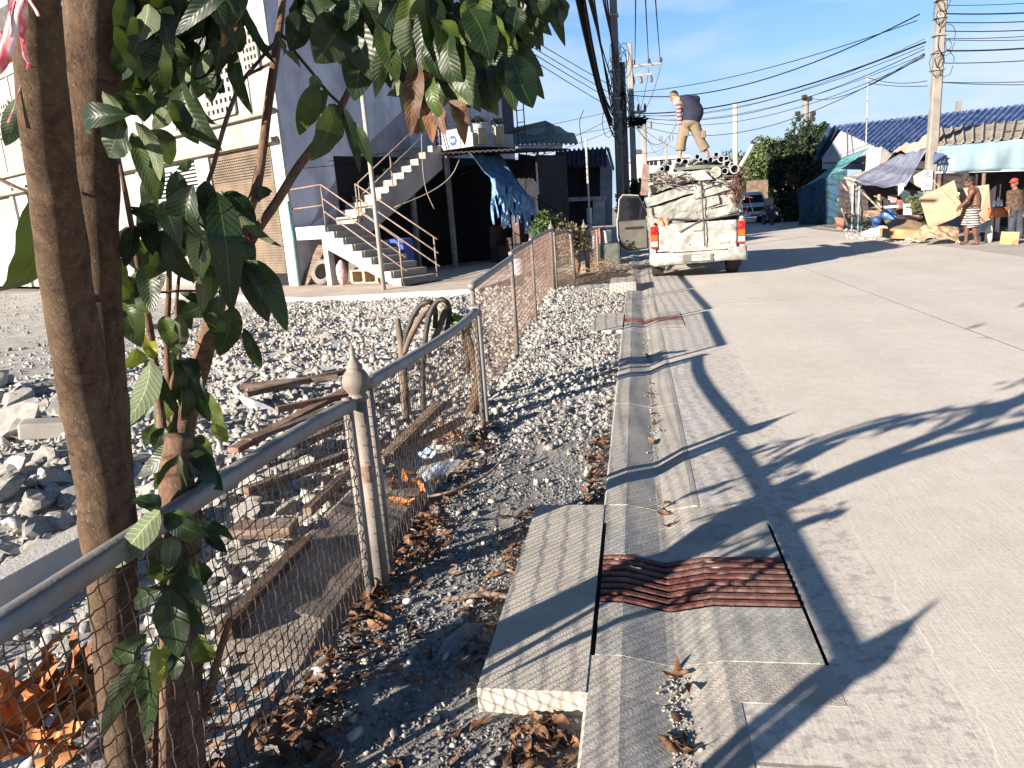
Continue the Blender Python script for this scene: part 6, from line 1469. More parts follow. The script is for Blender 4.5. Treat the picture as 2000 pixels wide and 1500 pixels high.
# ------------------------------------------------------------------ blue-roofed house and shops on the right
mBlueRoof = MAT('blue_roof_sheet', (.022,.05,.14), (.04,.078,.19), 3, .65, .15, 20, dirt=(.16,.20,.32), dscale=2.5, damt=.5)
mGreyRoof = MAT('grey_cement_roof', (.23,.205,.175), (.33,.295,.25), 3.5, .9, .5, 30, dirt=(.15,.13,.11), dscale=2, damt=.7, stretch=(1,1,1))
mPaleWall = MAT('pale_gable', (.30,.315,.35), (.37,.385,.42), 3, .85, .1, 20, dirt=(.35,.35,.37), dscale=1.5, damt=.4)
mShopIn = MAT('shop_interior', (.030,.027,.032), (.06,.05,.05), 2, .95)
th2 = thing('blue_roofed_house', 'low house with a bright blue corrugated roof and a pale shaded gable', 'house', P(1660,440,32))
def grey_rib(fa, fb, n, mb, amp=.07):
    k = n*10; vs = []
    for i in range(k+1):
        f = i/k; ph = (f*n) % 1; h = amp*max(0, 1-abs(ph-.5)/.16) ** .7 if abs(ph-.5) < .16 else 0
        a = Vector(fa(f))+Vector((0,-h*.3,h)); c = Vector(fb(f))+Vector((0,-h*.3,h)); vs += [a, c, a-Vector((0,0,.025)), c-Vector((0,0,.025))]
    fs = []
    for i in range(k): q_ = i*4; fs += [(q_,q_+1,q_+5,q_+4),(q_+2,q_+6,q_+7,q_+3),(q_,q_+4,q_+6,q_+2),(q_+1,q_+3,q_+7,q_+5)]
    mb.add(vs, fs)
# the ridge runs a little toward the viewer on its right; sheets slope down to the left and end in a slanting cut edge
yG = 38.0
apex = P(1634,247,yG); backr = P(2120,193,33.6); rd = backr-apex; fcut = .40; cutp = P(1733,294,34.0)
def roof_low(f): return apex+Vector((0,0,-.05))+(cutp-apex)*(f/fcut) if f < fcut else cutp+rd*(f-fcut)
b = MB(); grey_rib(lambda f: apex+rd*f, roof_low, 38, b, .10); b.build('roof', mBlueRoof, th2)
b = MB(); b.beam(apex, backr, .22, .08); b.build('ridge_cap', mBlueRoof, th2)
bk = P(1588,312,42.0)
b = MB(); corr(lambda f: apex+Vector((-.35,0,.03))+rd*f, lambda f: bk+rd*f, 34, .05, .03, b); b.build('roof', mBlueRoof, th2)
b = MB(); b.slab([P(1642,255,yG+.2),P(1712,287,35.2),P(1712,332,35.2),P(1606,330,40.8),P(1606,308,40.8)], .12, (-1,0,0)); b.build('gable_wall', mPaleWall, th2)
b = MB(); b.beam(P(1655,253,37.0), P(1656,322,37.0), .05, .05); b.beam(P(1608,318,40.5), P(1704,318,34.6), .04, .05); b.build('gable_batten', MAT('dark_batten',(.06,.07,.10),rough=.8), th2)
b = MB(); b.box(11.2,24,34.8,40.8,0,2.9); b.build('body', mShopIn, th2)
b = MB(); b.box(P(1870,220,37).x,P(1870,220,37).x+.16,37,37.3,4.0,P(1875,196,37).z); b.build('chimney', MAT('pale_chimney',(.20,.19,.18),rough=.9), th2)
# grey-roofed shop
tsh = thing('open_shop', 'open fronted shop under a grey ribbed roof with a pale blue hanging sheet', 'shop', P(1900,470,24))
YF = 23.4
def S_(u, v, d=0): return P(u, v, YF+d)
fe0, fe1 = S_(1836,283), S_(2060,263); be0, be1 = S_(1828,253,2.6), S_(2080,226,2.6)
b = MB(); grey_rib(lambda f: fe0.lerp(fe1, f), lambda f: be0.lerp(be1, f), 12, b); b.build('roof', mGreyRoof, tsh)
b = MB(); b.sheet(lambda a, c: P(1740,301,30).lerp(P(1836,284,23.6), a).lerp(P(1752,292,31).lerp(P(1834,250,26), a), c)+Vector((0,0,.08*math.sin(a*9)+.03*math.sin(a*31))), 20, 6, .03); b.build('roof_flap', MAT('old_canvas',(.36,.32,.27),(.46,.42,.36),4,.9,.3,20), tsh)
x0s, x1s = fe0.x-.1, fe1.x+2
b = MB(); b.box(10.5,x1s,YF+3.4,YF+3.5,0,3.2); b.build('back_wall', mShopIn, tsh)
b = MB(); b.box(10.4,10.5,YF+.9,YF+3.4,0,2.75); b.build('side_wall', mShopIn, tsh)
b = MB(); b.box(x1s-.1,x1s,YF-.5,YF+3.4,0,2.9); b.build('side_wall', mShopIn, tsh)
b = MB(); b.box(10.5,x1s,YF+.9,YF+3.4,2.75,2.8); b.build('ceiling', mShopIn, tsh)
for u in (1838, 1925, 2010):
    p = S_(u, 300, .15); b = MB(); b.tube([(p.x,p.y,0),(p.x,p.y,2.62)], .05, 10); b.build('post', MAT('shop_post',(.12,.07,.06),(.2,.13,.1),6,.8) if 'shop_post' not in bpy.data.materials else bpy.data.materials['shop_post'], tsh)
b = MB(); b.beam(S_(1828,337,.05), S_(2040,331,.05), .05, .05); b.build('bottom_bar', MAT('pale_bar',(.50,.55,.60),rough=.6), tsh)
mSheetB = MAT('pale_blue_sheet', (.15,.235,.29), (.21,.295,.345), 2.2, .7, .3, 14, stretch=(1,1,.35), dirt=(.27,.33,.36), dscale=2, damt=.5)
tbs = thing('hanging_sheet', 'pale blue plastic sheet hanging under the edge of the grey shop roof', 'sheet', S_(1930,300))
b = MB(); b.sheet(lambda a, c: S_(1832,286).lerp(S_(2060,266), a).lerp(S_(1832,336).lerp(S_(2060,330), a), c)+Vector((0,.04*math.sin(a*23)*c+.05*math.sin(a*7+c*3),.01*math.sin(a*31))), 60, 8, .004); b.build('sheet', mSheetB, tbs, smooth=True)
b = MB(); b.sheet(lambda a, c: S_(1826+24*a-6*c, 296+8*a+26*c*(1-.5*a), -.12)+Vector((0,.05*math.sin(a*6+c*5),0)), 8, 10, .004); tag(b.build('dark_cloth', MAT('dark_blue_cloth',(.03,.05,.13),(.06,.09,.18),6,.9), smooth=True), 'dark blue cloth tied at the left corner of the pale blue sheet', 'cloth')
b = MB(); b.tube(smoothpath([S_(1842,300,-.1),S_(1838,318,-.15),S_(1836,334,-.15),S_(1842,326,-.15),S_(1844,312,-.1)]), .015, 6); tag(b.build('cable_coil', MAT('black_cable',(.015,.015,.018),rough=.6), smooth=True), 'small loop of dark cable hanging beside the dark blue cloth', 'cable')
# grey-blue awning and props left of the pole
taw = thing('tarp_awning', 'sagging grey blue tarpaulin awning stretched between thin blue posts and the concrete pole', 'awning', P(1720,440,27))
q00, q01, q11, q10 = P(1664,353,28.6), P(1768,363,24.6), P(1812,290,24.9), P(1748,304,29.5)
mGBT = MAT('grey_blue_tarp', (.12,.135,.20), (.17,.185,.25), 3, .6, .3, 12, dirt=(.32,.34,.40), dscale=3, damt=.5)
b = MB(); b.sheet(lambda a, c: q00.lerp(q01, a).lerp(q10.lerp(q11, a), c)+Vector((0,0,-.28*math.sin(PI*a)*math.sin(PI*c)-.10*math.sin(PI*a)*(1-c)+.025*math.sin(a*17+c*5))), 24, 16, .005); b.build('tarp', mGBT, taw, smooth=True)
mBluePost = MAT('thin_blue_post', (.20,.33,.42), (.30,.44,.52), 5, .5)
for u0, v0, u1, v1, y in ((1652,358,1656,452,28.8),(1659,365,1660,452,28.2)):
    p = P(u0,v0,y); q = G(u1,v1); b = MB(); b.tube([(q.x,y,0),(q.x,y,p.z)], .035, 10); b.build('post', mBluePost, taw, smooth=True)
b = MB(); 
for a_, c_ in (((1672,363),(1722,412)),((1748,367),(1800,410)),((1640,352),(1655,372)),((1700,406),(1722,404))):
    b.tube([P(*a_,27.0), P(*c_,25.4)], .03, 8)
b.build('brace', MAT('brace_pole',(.22,.17,.14),(.33,.27,.22),6,.8), taw, smooth=True)
tfr = thing('bleached_awning', 'ragged bleached canvas roof edge above the grey blue awning', 'awning', P(1690,330,30))
b = MB(); r00, r01, r11, r10 = P(1648,345,29.5), P(1668,352,28.4), P(1752,309,29.4), P(1744,298,30.5)
b.sheet(lambda a, c: r00.lerp(r01, a).lerp(r10.lerp(r11, a), c)+Vector((0,0,.07*noise.noise(Vector((a*3,c*7,2)))-.15*math.sin(PI*c))), 10, 20, .06); b.build('canvas', MAT('bleached_canvas',(.32,.30,.26),(.42,.395,.35),9,.95,.8,16,dirt=(.24,.21,.18),dscale=5,damt=.7), tfr, smooth=True)
b = MB(); b.sheet(lambda a, c: P(1648,346,29.4).lerp(P(1662,372,28.8), c)+Vector((.02*math.sin(c*9)+.35*a,0,.02*math.sin(a*14+c*5))), 6, 6, .01); b.build('ragged_end', bpy.data.materials['bleached_canvas'], tfr, smooth=True)
b = MB(); b.slab([P(1692,300,30),P(1722,286,29.6),P(1742,300,29.8),P(1716,332,29.6),P(1690,345,29.8)], .06); b.build('side_panel', MAT('dull_panel',(.30,.28,.26),(.4,.38,.35),3,.9), tfr)
b = MB(); b.sheet(lambda a, c: P(1772,352,24.8).lerp(P(1806,330,24.6), a).lerp(P(1792,364,25.0).lerp(P(1809,372,24.7), a), c)+Vector((0,.05*math.sin(a*5),0)), 10, 8, .01); tag(b.build('beige_cloth', MAT('beige_canvas',(.46,.42,.36),(.56,.52,.46),5,.9,.3,16), smooth=True), 'beige canvas flap hanging left of the concrete pole', 'canvas')
b = MB(); b.slab([P(1754,360,24.8),P(1766,358,24.8),P(1764,372,24.8),P(1754,383,24.8)], .01); tag(b.build('paper_sheet', MAT('white_paper',(.62,.60,.58),(.72,.7,.68),6,.8)), 'white torn sheet hanging from the corner of the grey blue awning', 'paper')
b = MB(); b.sheet(lambda a, c: P(1750,365,25.6).lerp(P(1808,376,25.0), a).lerp(P(1766,398,25.9).lerp(P(1808,392,25.2), a), c)+Vector((0,.03*math.sin(a*13),0)), 12, 6, .01); tag(b.build('dark_green_sheet', MAT('dark_green_net',(.04,.075,.075),(.07,.11,.11),6,.9), smooth=True), 'dark green sheet behind the white torn sheet', 'sheet')
# teal net shelter beside the dark tree
tts = thing('teal_shelter', 'teal tarpaulin shelter with hanging dark nets beside the dark tree', 'shelter', P(1600,440,35))
mTeal = MAT('teal_tarp', (.05,.17,.20), (.09,.24,.26), 3, .7, .3, 14, dirt=(.16,.30,.34), dscale=3, damt=.5)
b = MB(); u00, u01, u11, u10 = P(1556,371,38.5), P(1600,352,37.2), P(1702,287,34.5), P(1648,306,37.5)
b.sheet(lambda a, c: u00.lerp(u01, a).lerp(u10.lerp(u11, a), c)+Vector((0,0,-.1*math.sin(PI*c))), 10, 16, .01); b.build('tarp', mTeal, tts, smooth=True)
b = MB(); b.sheet(lambda a, c: P(1556,371,38.5).lerp(P(1650,330,35.5), a).lerp(P(1556,439,38.5).lerp(P(1650,445,35.5), a), c)+Vector((.1*math.sin(a*21+c*2),.12*math.sin(a*17),0)), 40, 8, .01); b.build('net', MAT('dark_teal_net',(.015,.045,.06),(.03,.085,.10),3,.95,.4,12,dirt=(.03,.05,.16),dscale=1.2,damt=.8), tts, smooth=True)
b = MB(); b.tube([P(1637,388,32),P(1655,440,30.5)], .025, 6); b.build('leaning_pole', bpy.data.materials['brace_pole'], tts)
# shop recess behind the awning
trc = thing('dark_stall', 'dark stall interior with a red brown door behind the grey blue awning', 'stall', P(1720,440,29))
b = MB(); b.slab([P(1640,352,31.5),P(1830,345,27.2),P(1830,470,27.2),P(1640,450,31.5)], .15, (0,-1,0)); b.build('back_wall', mShopIn, trc)
b = MB(); b.slab([P(1752,390,27.0),P(1764,390,26.9),P(1764,424,26.9),P(1752,426,27.0)], .08, (0,-1,0)); b.build('door', MAT('red_brown_door',(.15,.06,.05),(.22,.10,.08),4,.8), trc)
b = MB(); b.slab([P(1765,393,26.6),P(1780,392,26.5),P(1780,422,26.5),P(1765,424,26.6)], .05, (0,-1,0)); b.build('white_panel', MAT('stall_white',(.68,.68,.68),rough=.7), trc)
b = MB(); b.slab([P(1735,382,28),P(1752,380,27.8),P(1752,395,27.8),P(1735,396,28)], .05, (0,-1,0)); b.build('shelf_goods', MAT('pinkish_goods',(.28,.17,.18),(.4,.28,.28),14,.8), trc)
b = MB(); b.tube([P(1717,380,27.5),P(1717,408,27.4)], .05, 8); b.tube([P(1706,383,27.5),P(1722,386,27.5)], .025, 6); b.build('post', MAT('yellowish_post',(.30,.22,.14),(.4,.3,.2),6,.8), trc)
b = MB(); b.slab([P(1682,412,28.4),P(1718,410,28),P(1718,430,28),P(1682,433,28.4)], .3, (0,-1,0)); b.build('counter_front', MAT('brown_counter',(.16,.10,.075),(.24,.16,.12),5,.85), trc)
b = MB(); b.tube(smoothpath([P(1666,362,29),P(1670,390,29),P(1677,415,29),P(1680,440,29)]), [.16]*9+[.12]*4, 10); tag(b.build('dead_trunk', MAT('grey_trunk',(.14,.12,.11),(.24,.21,.19),6,.9,.7,40), smooth=True), 'grey leaning tree trunk behind the thin blue posts', 'tree trunk')
# ------------------------------------------------------------------ pavement clutter
def px_box(name, label, cat, u0, v0, u1, v1, y, depth, mat, parent=None, bevel=.01, skew=0):
    b = MB(); a, c, d, e = P(u0,v0,y), P(u1,v0+skew,y), P(u1,v1+skew,y), P(u0,v1,y); b.slab([a,c,d,e], depth, (0,-1,0)); o = b.build(name, mat, parent, bevel=bevel)
    if parent is None: tag(o, label, cat)
    return o
mCard = MAT('cardboard', (.275,.195,.135), (.33,.24,.17), 2, .9, .15, 60, stretch=(1,1,3), dirt=(.42,.29,.16), dscale=2.5, damt=.5)
tcb = thing('cardboard_sheet', 'large tilted flattened carton with dark printed marks leaning against the concrete pole', 'cardboard', P(1835,450,21.0))
cb = [P(1796,387,21.6), P(1864,352,21.2), P(1880,408,20.4), P(1876,420,20.4), P(1862,428,20.4), P(1826,442,20.7), P(1812,440,21.0), P(1806,420,21.3)]
b = MB(); b.slab(cb, .012, None); b.build('sheet', mCard, tcb)
mInk = MAT('carton_ink', (.16,.11,.07), rough=.9); mInk2 = MAT('faded_carton_ink', (.33,.23,.14), rough=.9)
nrm = (cb[1]-cb[0]).cross(cb[5]-cb[0]).normalized(); 
if nrm.y > 0: nrm = -nrm
def on_cb(u, v):
    r = ray(u, v); o = cb[0]; t_ = (o-Vector((0,0,EYE))).dot(nrm)/r.dot(nrm); return Vector((0,0,EYE))+r*t_+nrm*.006
def mark(parent, u0, v0, u1, v1, hpx, mat, n=8):
    b = MB()
    for i in range(n):
        f0 = i/n; f1 = (i+random.uniform(.55,.85))/n; h = hpx*.7*random.uniform(.55,1.1)
        q = [on_cb(u0+(u1-u0)*f+du, v0+(v1-v0)*f+dv) for f, du, dv in ((f0,0,0),(f1,0,0),(f1,h*.35,h),(f0,h*.35,h))]; b.slab(q, .002, nrm)
    b.build('printed_mark', mat, parent)
mark(tcb, 1815,394,1836,385,2.6,mInk,9); mark(tcb, 1816,381,1829,377,2.0,mInk,4); mark(tcb, 1820,403,1840,396,2.2,mInk2,5); mark(tcb, 1844,388,1848,387,3,mInk,1); mark(tcb, 1846,394,1856,390,1.6,mInk2,4); mark(tcb, 1866,405,1869,404,2,mInk,1)
b = MB(); q = [on_cb(u,v) for u,v in ((1864,378),(1874,376),(1875,380),(1865,382))]; b.slab(q, .003, nrm); b.build('tape_patch', MAT('white_tape',(.72,.70,.66),rough=.5), tcb)
tcb2 = thing('cardboard_sheet', 'tall plain upright cardboard sheet behind the shirtless person', 'cardboard', P(1915,440,21.3))
b = MB(); b.slab([P(1872,369,21.6),P(1932,360,21.1),P(1937,440,21.1),P(1905,444,21.1),P(1874,442,21.6)], .014, None); b.build('sheet', mCard, tcb2)
b = MB(); b.slab([P(1917,364,21.16),P(1918,364,21.16),P(1920,440,21.10),P(1919,440,21.10)], .012, (0,-1,0)); b.build('fold', mInk2, tcb2)
b = MB()
def crum(a, c): 
    p = P(1795+75*a, 446+26*c-8*math.sin(a*3.1), 20.9-.9*c); return p+Vector((.06*noise.noise(Vector((a*5,c*4,1))),.1*noise.noise(Vector((a*4,c*5,3))),.07*noise.noise(Vector((a*6,c*5,8)))))
b.sheet(crum, 26, 12, .02); tag(b.build('crumpled_cardboard', MAT('dusty_cardboard',(.36,.25,.15),(.47,.34,.22),5,.95,.5,20,dirt=(.22,.15,.10),dscale=3,damt=.7)), 'crumpled flattened cardboard lying under the big tilted carton', 'cardboard')
tlb = thing('long_carton', 'long low brown carton lying on the pavement left of the concrete pole', 'carton', P(1770,465,22.6))
mCartL = MAT('brown_carton', (.27,.16,.085), (.36,.22,.12), 3, .9, .2, 40, dirt=(.45,.29,.13), dscale=2, damt=.6)
b = MB(); b.slab([P(1734,446,22.4),P(1800,452,22.0),P(1806,468,21.8),P(1736,466,22.3)], .75, (0,-1,.0)); b.build('carton', mCartL, tlb, bevel=.02)
b = MB(); b.slab([P(1727,431,23.4),P(1768,428,23.3),P(1802,437,22.9),P(1800,452,22.1),P(1734,446,22.5)], .02, None); b.build('lid', MAT('carton_lid',(.22,.15,.085),(.28,.2,.12),3,.9), tlb)
b = MB(); b.sheet(lambda a, c: P(1768+38*a, 466+6*c-2*math.sin(a*6), 21.5-.5*c)+Vector((0,0,.08*abs(noise.noise(Vector((a*7,c*4,1)))))), 20, 6, .01); tag(b.build('cream_cloth', MAT('cream_cloth',(.62,.55,.42),(.74,.68,.56),7,.9,.3,20), smooth=True), 'cream coloured cloth spread on the ground in front of the long carton', 'cloth')
tyc = thing('yellow_carton', 'tan yellow carton box with brown print standing on the road edge at the right', 'carton', P(1978,482,18.9))
b = MB(); b.slab([P(1969,453,19.2),P(1992,453,19.1),P(1988,481.5,18.9),P(1965,481,19.0)], .34, None if False else (0,-1,0)); b.build('carton', MAT('yellow_carton',(.36,.245,.11),(.42,.30,.15),2,.85), tyc, bevel=.008)
b = MB()
for (u, v, w_, h_) in ((1974,464,9,1.4),(1972,468,11,1.2),(1973,471,9,1.2),(1974,476,8,1.6)): b.slab([P(u,v,18.86),P(u+w_,v,18.86),P(u+w_-.2,v+h_,18.86),P(u-.2,v+h_,18.86)], .003, (0,-1,0))
b.build('printed_mark', MAT('brown_ink',(.26,.15,.05),rough=.9), tyc)
def crate(label, u, v, y, w_, h_, d_, col):
    p = P(u, v, y); t = thing('plastic_crate', label, 'crate', p, 'plastic crates and tubs at the shop')
    b = MB(); b.box(p.x-w_/2,p.x+w_/2,y-d_/2,y+d_/2,p.z,p.z+h_); b.build('crate', MAT('crate_%d'%len(bpy.data.materials),col,tuple(min(1,c*1.4) for c in col),14,.5), t, bevel=.02)
    b = MB(); b.box(p.x-w_/2-.015,p.x+w_/2+.015,y-d_/2-.015,y+d_/2+.015,p.z+h_-.05,p.z+h_); b.build('rim', MAT('crate_%d'%len(bpy.data.materials),tuple(c*.8 for c in col),rough=.5), t, bevel=.01)
    return t
crate('orange tub of small goods on a stand right of the upright cardboard sheet',1947,424,20.9,.32,.24,.3,(.50,.13,.05)); crate('green plastic tub beside the orange tub in the shade',1962,424,21.1,.16,.24,.2,(.03,.24,.09))
b = MB(); p = P(1949,424,20.9); b.lathe((p.x,p.y,0), [(.05,0),(.05,p.z)], 10); tag(b.build('white_stand', MAT('white_leg',(.6,.58,.55),rough=.6)), 'white leg of the stand under the orange tub', 'stand')
for i, (dx, h_) in enumerate(((-.08,.22),(.0,.27),(.08,.2))):
    b = MB(); q = P(1947,424,20.9)+Vector((dx,0,.24)); b.lathe(q, [(.03,0),(.032,h_*.6),(.012,h_*.85),(.012,h_)], 12); tag(b.build('glass_bottle', mPlastic, smooth=True), ('left short clear bottle in the orange tub','tallest clear bottle in the orange tub','right short clear bottle in the orange tub')[i], 'bottle', 'clear bottles in the orange tub')
px_box('dark_bundle','dark bundle of bags on the ground right of the shirtless person','bundle',1918,452,1958,477,20.4,.5,MAT('dark_bags',(.035,.037,.05),(.08,.08,.10),5,.8,.4,14),bevel=.12)
b = MB(); b.sheet(lambda a, c: P(1908+28*a, 432+16*c+5*math.sin(a*4), 20.6-.3*c)+Vector((0,0,.05*noise.noise(Vector((a*5,c*5,0))))), 14, 8, .02); tag(b.build('white_sack', MAT('white_sack',(.58,.54,.48),(.68,.64,.58),6,.9,.4,14), smooth=True), 'crumpled white sack behind the legs of the shirtless person', 'sack')
b = MB(); p = P(1931,462,20.0); b.lathe((p.x,p.y,0), [(.07,0),(.085,.1),(.08,.32),(.05,.4)], 12); tag(b.build('pale_jar', MAT('pale_jar',(.6,.57,.5),rough=.4), smooth=True), 'pale plastic jar standing by the dark bundle of bags', 'jar')
# plants and pots
def plant(name, label, c, n, r, h, ls, mat, pot=None, potr=.14, poth=.22, cat='plant'):
    t = thing(name, label, cat, c); c = Vector(c)
    if pot is not None:
        b = MB(); b.lathe(c, [(potr*.7,0),(potr,poth),(potr*1.08,poth),(potr*1.08,poth+.03),(potr*.9,poth+.03)], 16); b.build('pot', pot, t)
    b = MB()
    for i in range(max(4,n//40)): a = random.uniform(0,6.3); b.tube([c+Vector((0,0,.05)), c+Vector((math.cos(a)*r*.6,math.sin(a)*r*.6,h*random.uniform(.6,.9)))], .008, 5)
    b.build('stem', mStem, t)
    b = MB()
    for i in range(n):
        d = Vector((random.gauss(0,1),random.gauss(0,1),random.gauss(0,1))).normalized()*random.random()**.4
        p = c+Vector((d.x*r,d.y*r,h*.55+d.z*h*.48)); o = Vector((random.gauss(0,1)+d.x,random.gauss(0,1)+d.y,random.gauss(-.1,.6))).normalized(); L = ls*random.uniform(.6,1.3)
        n_ = o.orthogonal().normalized(); n_ = Quaternion(o, random.uniform(0,6.3)) @ n_; s_ = o.cross(n_)*L*.22
        b.add([p, p+o*L*.45-s_+n_*L*.05, p+o*L, p+o*L*.45+s_+n_*L*.05], [(0,1,2,3)], random.random())
    b.build('foliage', mat, t); return t
mG1 = MAT('plant_green', (.030,.065,.020), (.07,.12,.035), 8, .5, rnd=(.4,1.5)); mG2 = MAT('yellow_green_plant', (.13,.15,.05), (.24,.25,.10), 8, .6, rnd=(.5,1.4)); mG3 = MAT('blue_green_plant', (.05,.08,.085), (.10,.14,.14), 8, .6, rnd=(.5,1.5))
mTerra = MAT('terracotta', (.40,.17,.11), (.50,.24,.17), 6, .9)
def gp(u, v): q = G(u, v); return q
plant('potted_plant','yellow green bushy plant on the salmon planter left of the concrete pole',P(1789,418,24.5),170,.32,.55,.13,mG2)
px_box('salmon_planter','salmon coloured concrete planter box below the yellow green plant','planter',1765,420,1797,434,24.2,.5,MAT('salmon_paint',(.42,.19,.14),(.5,.26,.2),5,.85))
plant('potted_plant','small dark spiky plant at the foot of the concrete pole',gp(1808,462)+Vector((0,0,.3)),70,.14,.7,.3,MAT('spiky_green',(.04,.06,.02),(.09,.10,.04),8,.6,rnd=(.5,1.4)))
plant('potted_plant','blue green leafy plant low on the pavement behind the thin blue posts',gp(1688,452),190,.35,.8,.14,mG3)
plant('potted_plant','second blue green plant right of the first, before the long carton',gp(1700,455),120,.25,.6,.12,mG3)
plant('potted_plant','tangled brown dry plant at the foot of the thin blue posts',gp(1668,447)+Vector((0,0,.1)),200,.40,1.3,.13,MAT('dry_plant',(.12,.08,.07),(.26,.19,.16),8,.8,rnd=(.4,1.5)))
plant('potted_plant','terracotta pot with a small dark plant left of the thin blue posts',gp(1645,447),60,.22,.8,.14,mG1,mTerra,.28,.42)
for lab, u, v, y, r_, h_, c in (('blue plastic bag of goods on the counter under the awning',1735,420,26.5,.20,.42,(.03,.09,.27)),('second blue bag of goods right of the first under the awning',1745,426,26.3,.17,.36,(.05,.14,.33)),('small bright blue bag below the counter under the awning',1712,432,27,.16,.36,(.025,.10,.32))):
    b = MB(); p = P(u, v, y); v0 = 0; b.ball(p, r_, 9, (1,.8,h_/r_/2))
    for i in range(len(b.v)): q = Vector(b.v[i]); b.v[i] = tuple(p+(q-p)*(1+.25*noise.noise(q*6)))
    tag(b.build('plastic_bag', MAT('bag_%d'%len(bpy.data.materials),c,tuple(min(.8,x*1.8+.06) for x in c),6,.35,.4,16), smooth=True), lab, 'bag')
b = MB(); p = P(1740,404,26.5); b.box(p.x-.2,p.x+.2,p.y-.15,p.y+.15,p.z-.04,p.z+.04); tag(b.build('white_tray', MAT('white_tray',(.72,.74,.76),rough=.5), bevel=.02), 'white tray on top of the blue bags under the awning', 'tray')
for lab, u, v, r_, c in (('white and pink sack lying at the road edge before the long carton',1722,461,.28,(.62,.50,.54)),('dirty white sack left of the pink one at the road edge',1706,463,.24,(.55,.50,.45)),('white sack standing between the pink sack and the long carton',1730,456,.24,(.66,.62,.6))):
    b = MB(); p = gp(u, v)+Vector((0,0,r_*.5)); b.ball(p, r_, 10, (1.3,.9,.62))
    for i in range(len(b.v)): q = Vector(b.v[i]); b.v[i] = tuple(p+(q-p)*(1+.3*noise.noise(q*5)))
    tag(b.build('sack', MAT('sack_%d'%len(bpy.data.materials),c,tuple(min(.8,x*1.15) for x in c),8,.8,.4,20), smooth=True), lab, 'sack')
p, s = [], []
for _ in range(420):
    u = random.uniform(1650,1800); q = G(u, 448+random.random()*18+max(0,(u-1650)*.06)); p.append((q.x,q.y,.01)); s.append(random.uniform(.012,.06))
stones('pavement_litter', p, s, MAT('pale_litter',(.34,.30,.27),(.58,.55,.51),5,.9,rnd=(.4,1.3)), R0, 'pale rubble and litter along the edge of the right pavement', 'litter')
b = MB(); b.sheet(lambda a, c: P(1868+10*a, 472+5*c-2*math.sin(a*4), 19.7)+Vector((0,.1*c,0)), 8, 5, .01); tag(b.build('white_rag', MAT('rag',(.62,.58,.48),rough=.9), smooth=True), 'cream rag on the ground by the shirtless person\'s foot', 'rag')
# ------------------------------------------------------------------ white vehicle and motorbike in the distance
tv = thing('parked_van', 'white boxy off-road vehicle facing the camera in the shade beyond the pickup', 'vehicle', G(1474,437)); Yv = tv.location.y; xv = tv.location.x
mVan = MAT('vehicle_white', (.56,.57,.60), (.62,.63,.66), 3, .35, spec=.5)
def VB():
    b = MB(); b.T = Matrix.Translation((xv,Yv,0)); return b
def vprism(prof, x0, x1):
    b = VB(); prism(b, prof, x0, x1); return b
vprism([(0,.38),(4.2,.38),(4.3,.9),(4.2,1.06),(1.25,1.08),(.12,.98),(0,.85)],-.86,.86).build('body', mVan, tv, bevel=.05)
b = VB(); vs = []
for z, y0, y1, hw in ((1.08,1.2,4.2,.83),(1.62,1.75,4.15,.70),(1.74,1.95,4.0,.62)): vs += [(-hw,y0,z),(hw,y0,z),(hw,y1,z),(-hw,y1,z)]
b.add(vs, [(i*4+k,i*4+(k+1)%4,i*4+4+(k+1)%4,i*4+4+k) for i in range(2) for k in range(4)]+[(8,9,10,11)]); b.build('cabin', mVan, tv, bevel=.02)
b = VB(); b.add([(-.72,1.24,1.13),(.72,1.24,1.13),(.62,1.69,1.57),(-.62,1.69,1.57)], [(0,1,2,3)]); b.build('windscreen', mGlassD, tv)
b = VB(); b.box(-.62,.62,-.03,.02,.68,.92); b.build('grille', mBlack, tv, bevel=.01)
b = VB(); b.box(-.9,.9,-.14,.05,.38,.60); b.build('bumper', mVan, tv, bevel=.04)
b = VB(); b.box(-.25,.25,-.15,-.142,.42,.53); b.build('license_plate', MAT('dark_plate',(.12,.12,.16),rough=.6), tv)
for s_ in (-1,1):
    b = VB(); b.lathe((s_*.70,-.02,.80), [(0,.03),(.08,.02),(.10,0)], 16, (0,-1,0)); b.build('headlight', mClr, tv, smooth=True)
    b = VB(); b.box(s_*.98-.09,s_*.98+.09,1.35,1.45,1.12,1.28); b.build('mirror', mBlack, tv, bevel=.02)
    for y in (.8,3.4):
        b = VB(); b.lathe((s_*.78-.12,y,.34), [(.1,0),(.30,0),(.34,.04),(.34,.2),(.30,.24),(.1,.24)], 24, (1,0,0)); b.build('wheel', mTyre, tv)
tm = thing('motorbike', 'dark motorbike parked beside the white vehicle, with tall mirrors', 'motorbike', G(1508,440)); Ym = tm.location.y; xm = tm.location.x
def BB():
    b = MB(); b.T = Matrix.Translation((xm,Ym,0)) @ Matrix.Rotation(.15,4,'Z'); return b
mBk = MAT('dark_bike', (.03,.032,.05), (.06,.06,.08), 5, .4)
for y in (.0,1.25):
    b = BB(); prof = []
    b.lathe((-.05,y,.28), [(.20,0),(.26,.0),(.28,.03),(.28,.07),(.26,.1),(.20,.1)], 24, (1,0,0)); b.build('wheel', mTyre, tm)
b = BB(); b.tube([(0,0,.28),(0,.12,.6),(0,.22,.95)], .035, 8); b.tube([(-.33,.28,1.0),(0,.22,.98),(.33,.28,1.0)], .02, 8); b.build('fork_and_handlebar', mBk, tm)
b = BB(); b.box(-.22,.22,.10,.16,.35,.92); b.box(-.12,.12,.16,.6,.25,.45); b.box(-.13,.13,.55,1.45,.5,.72); b.build('body', mBk, tm, bevel=.05)
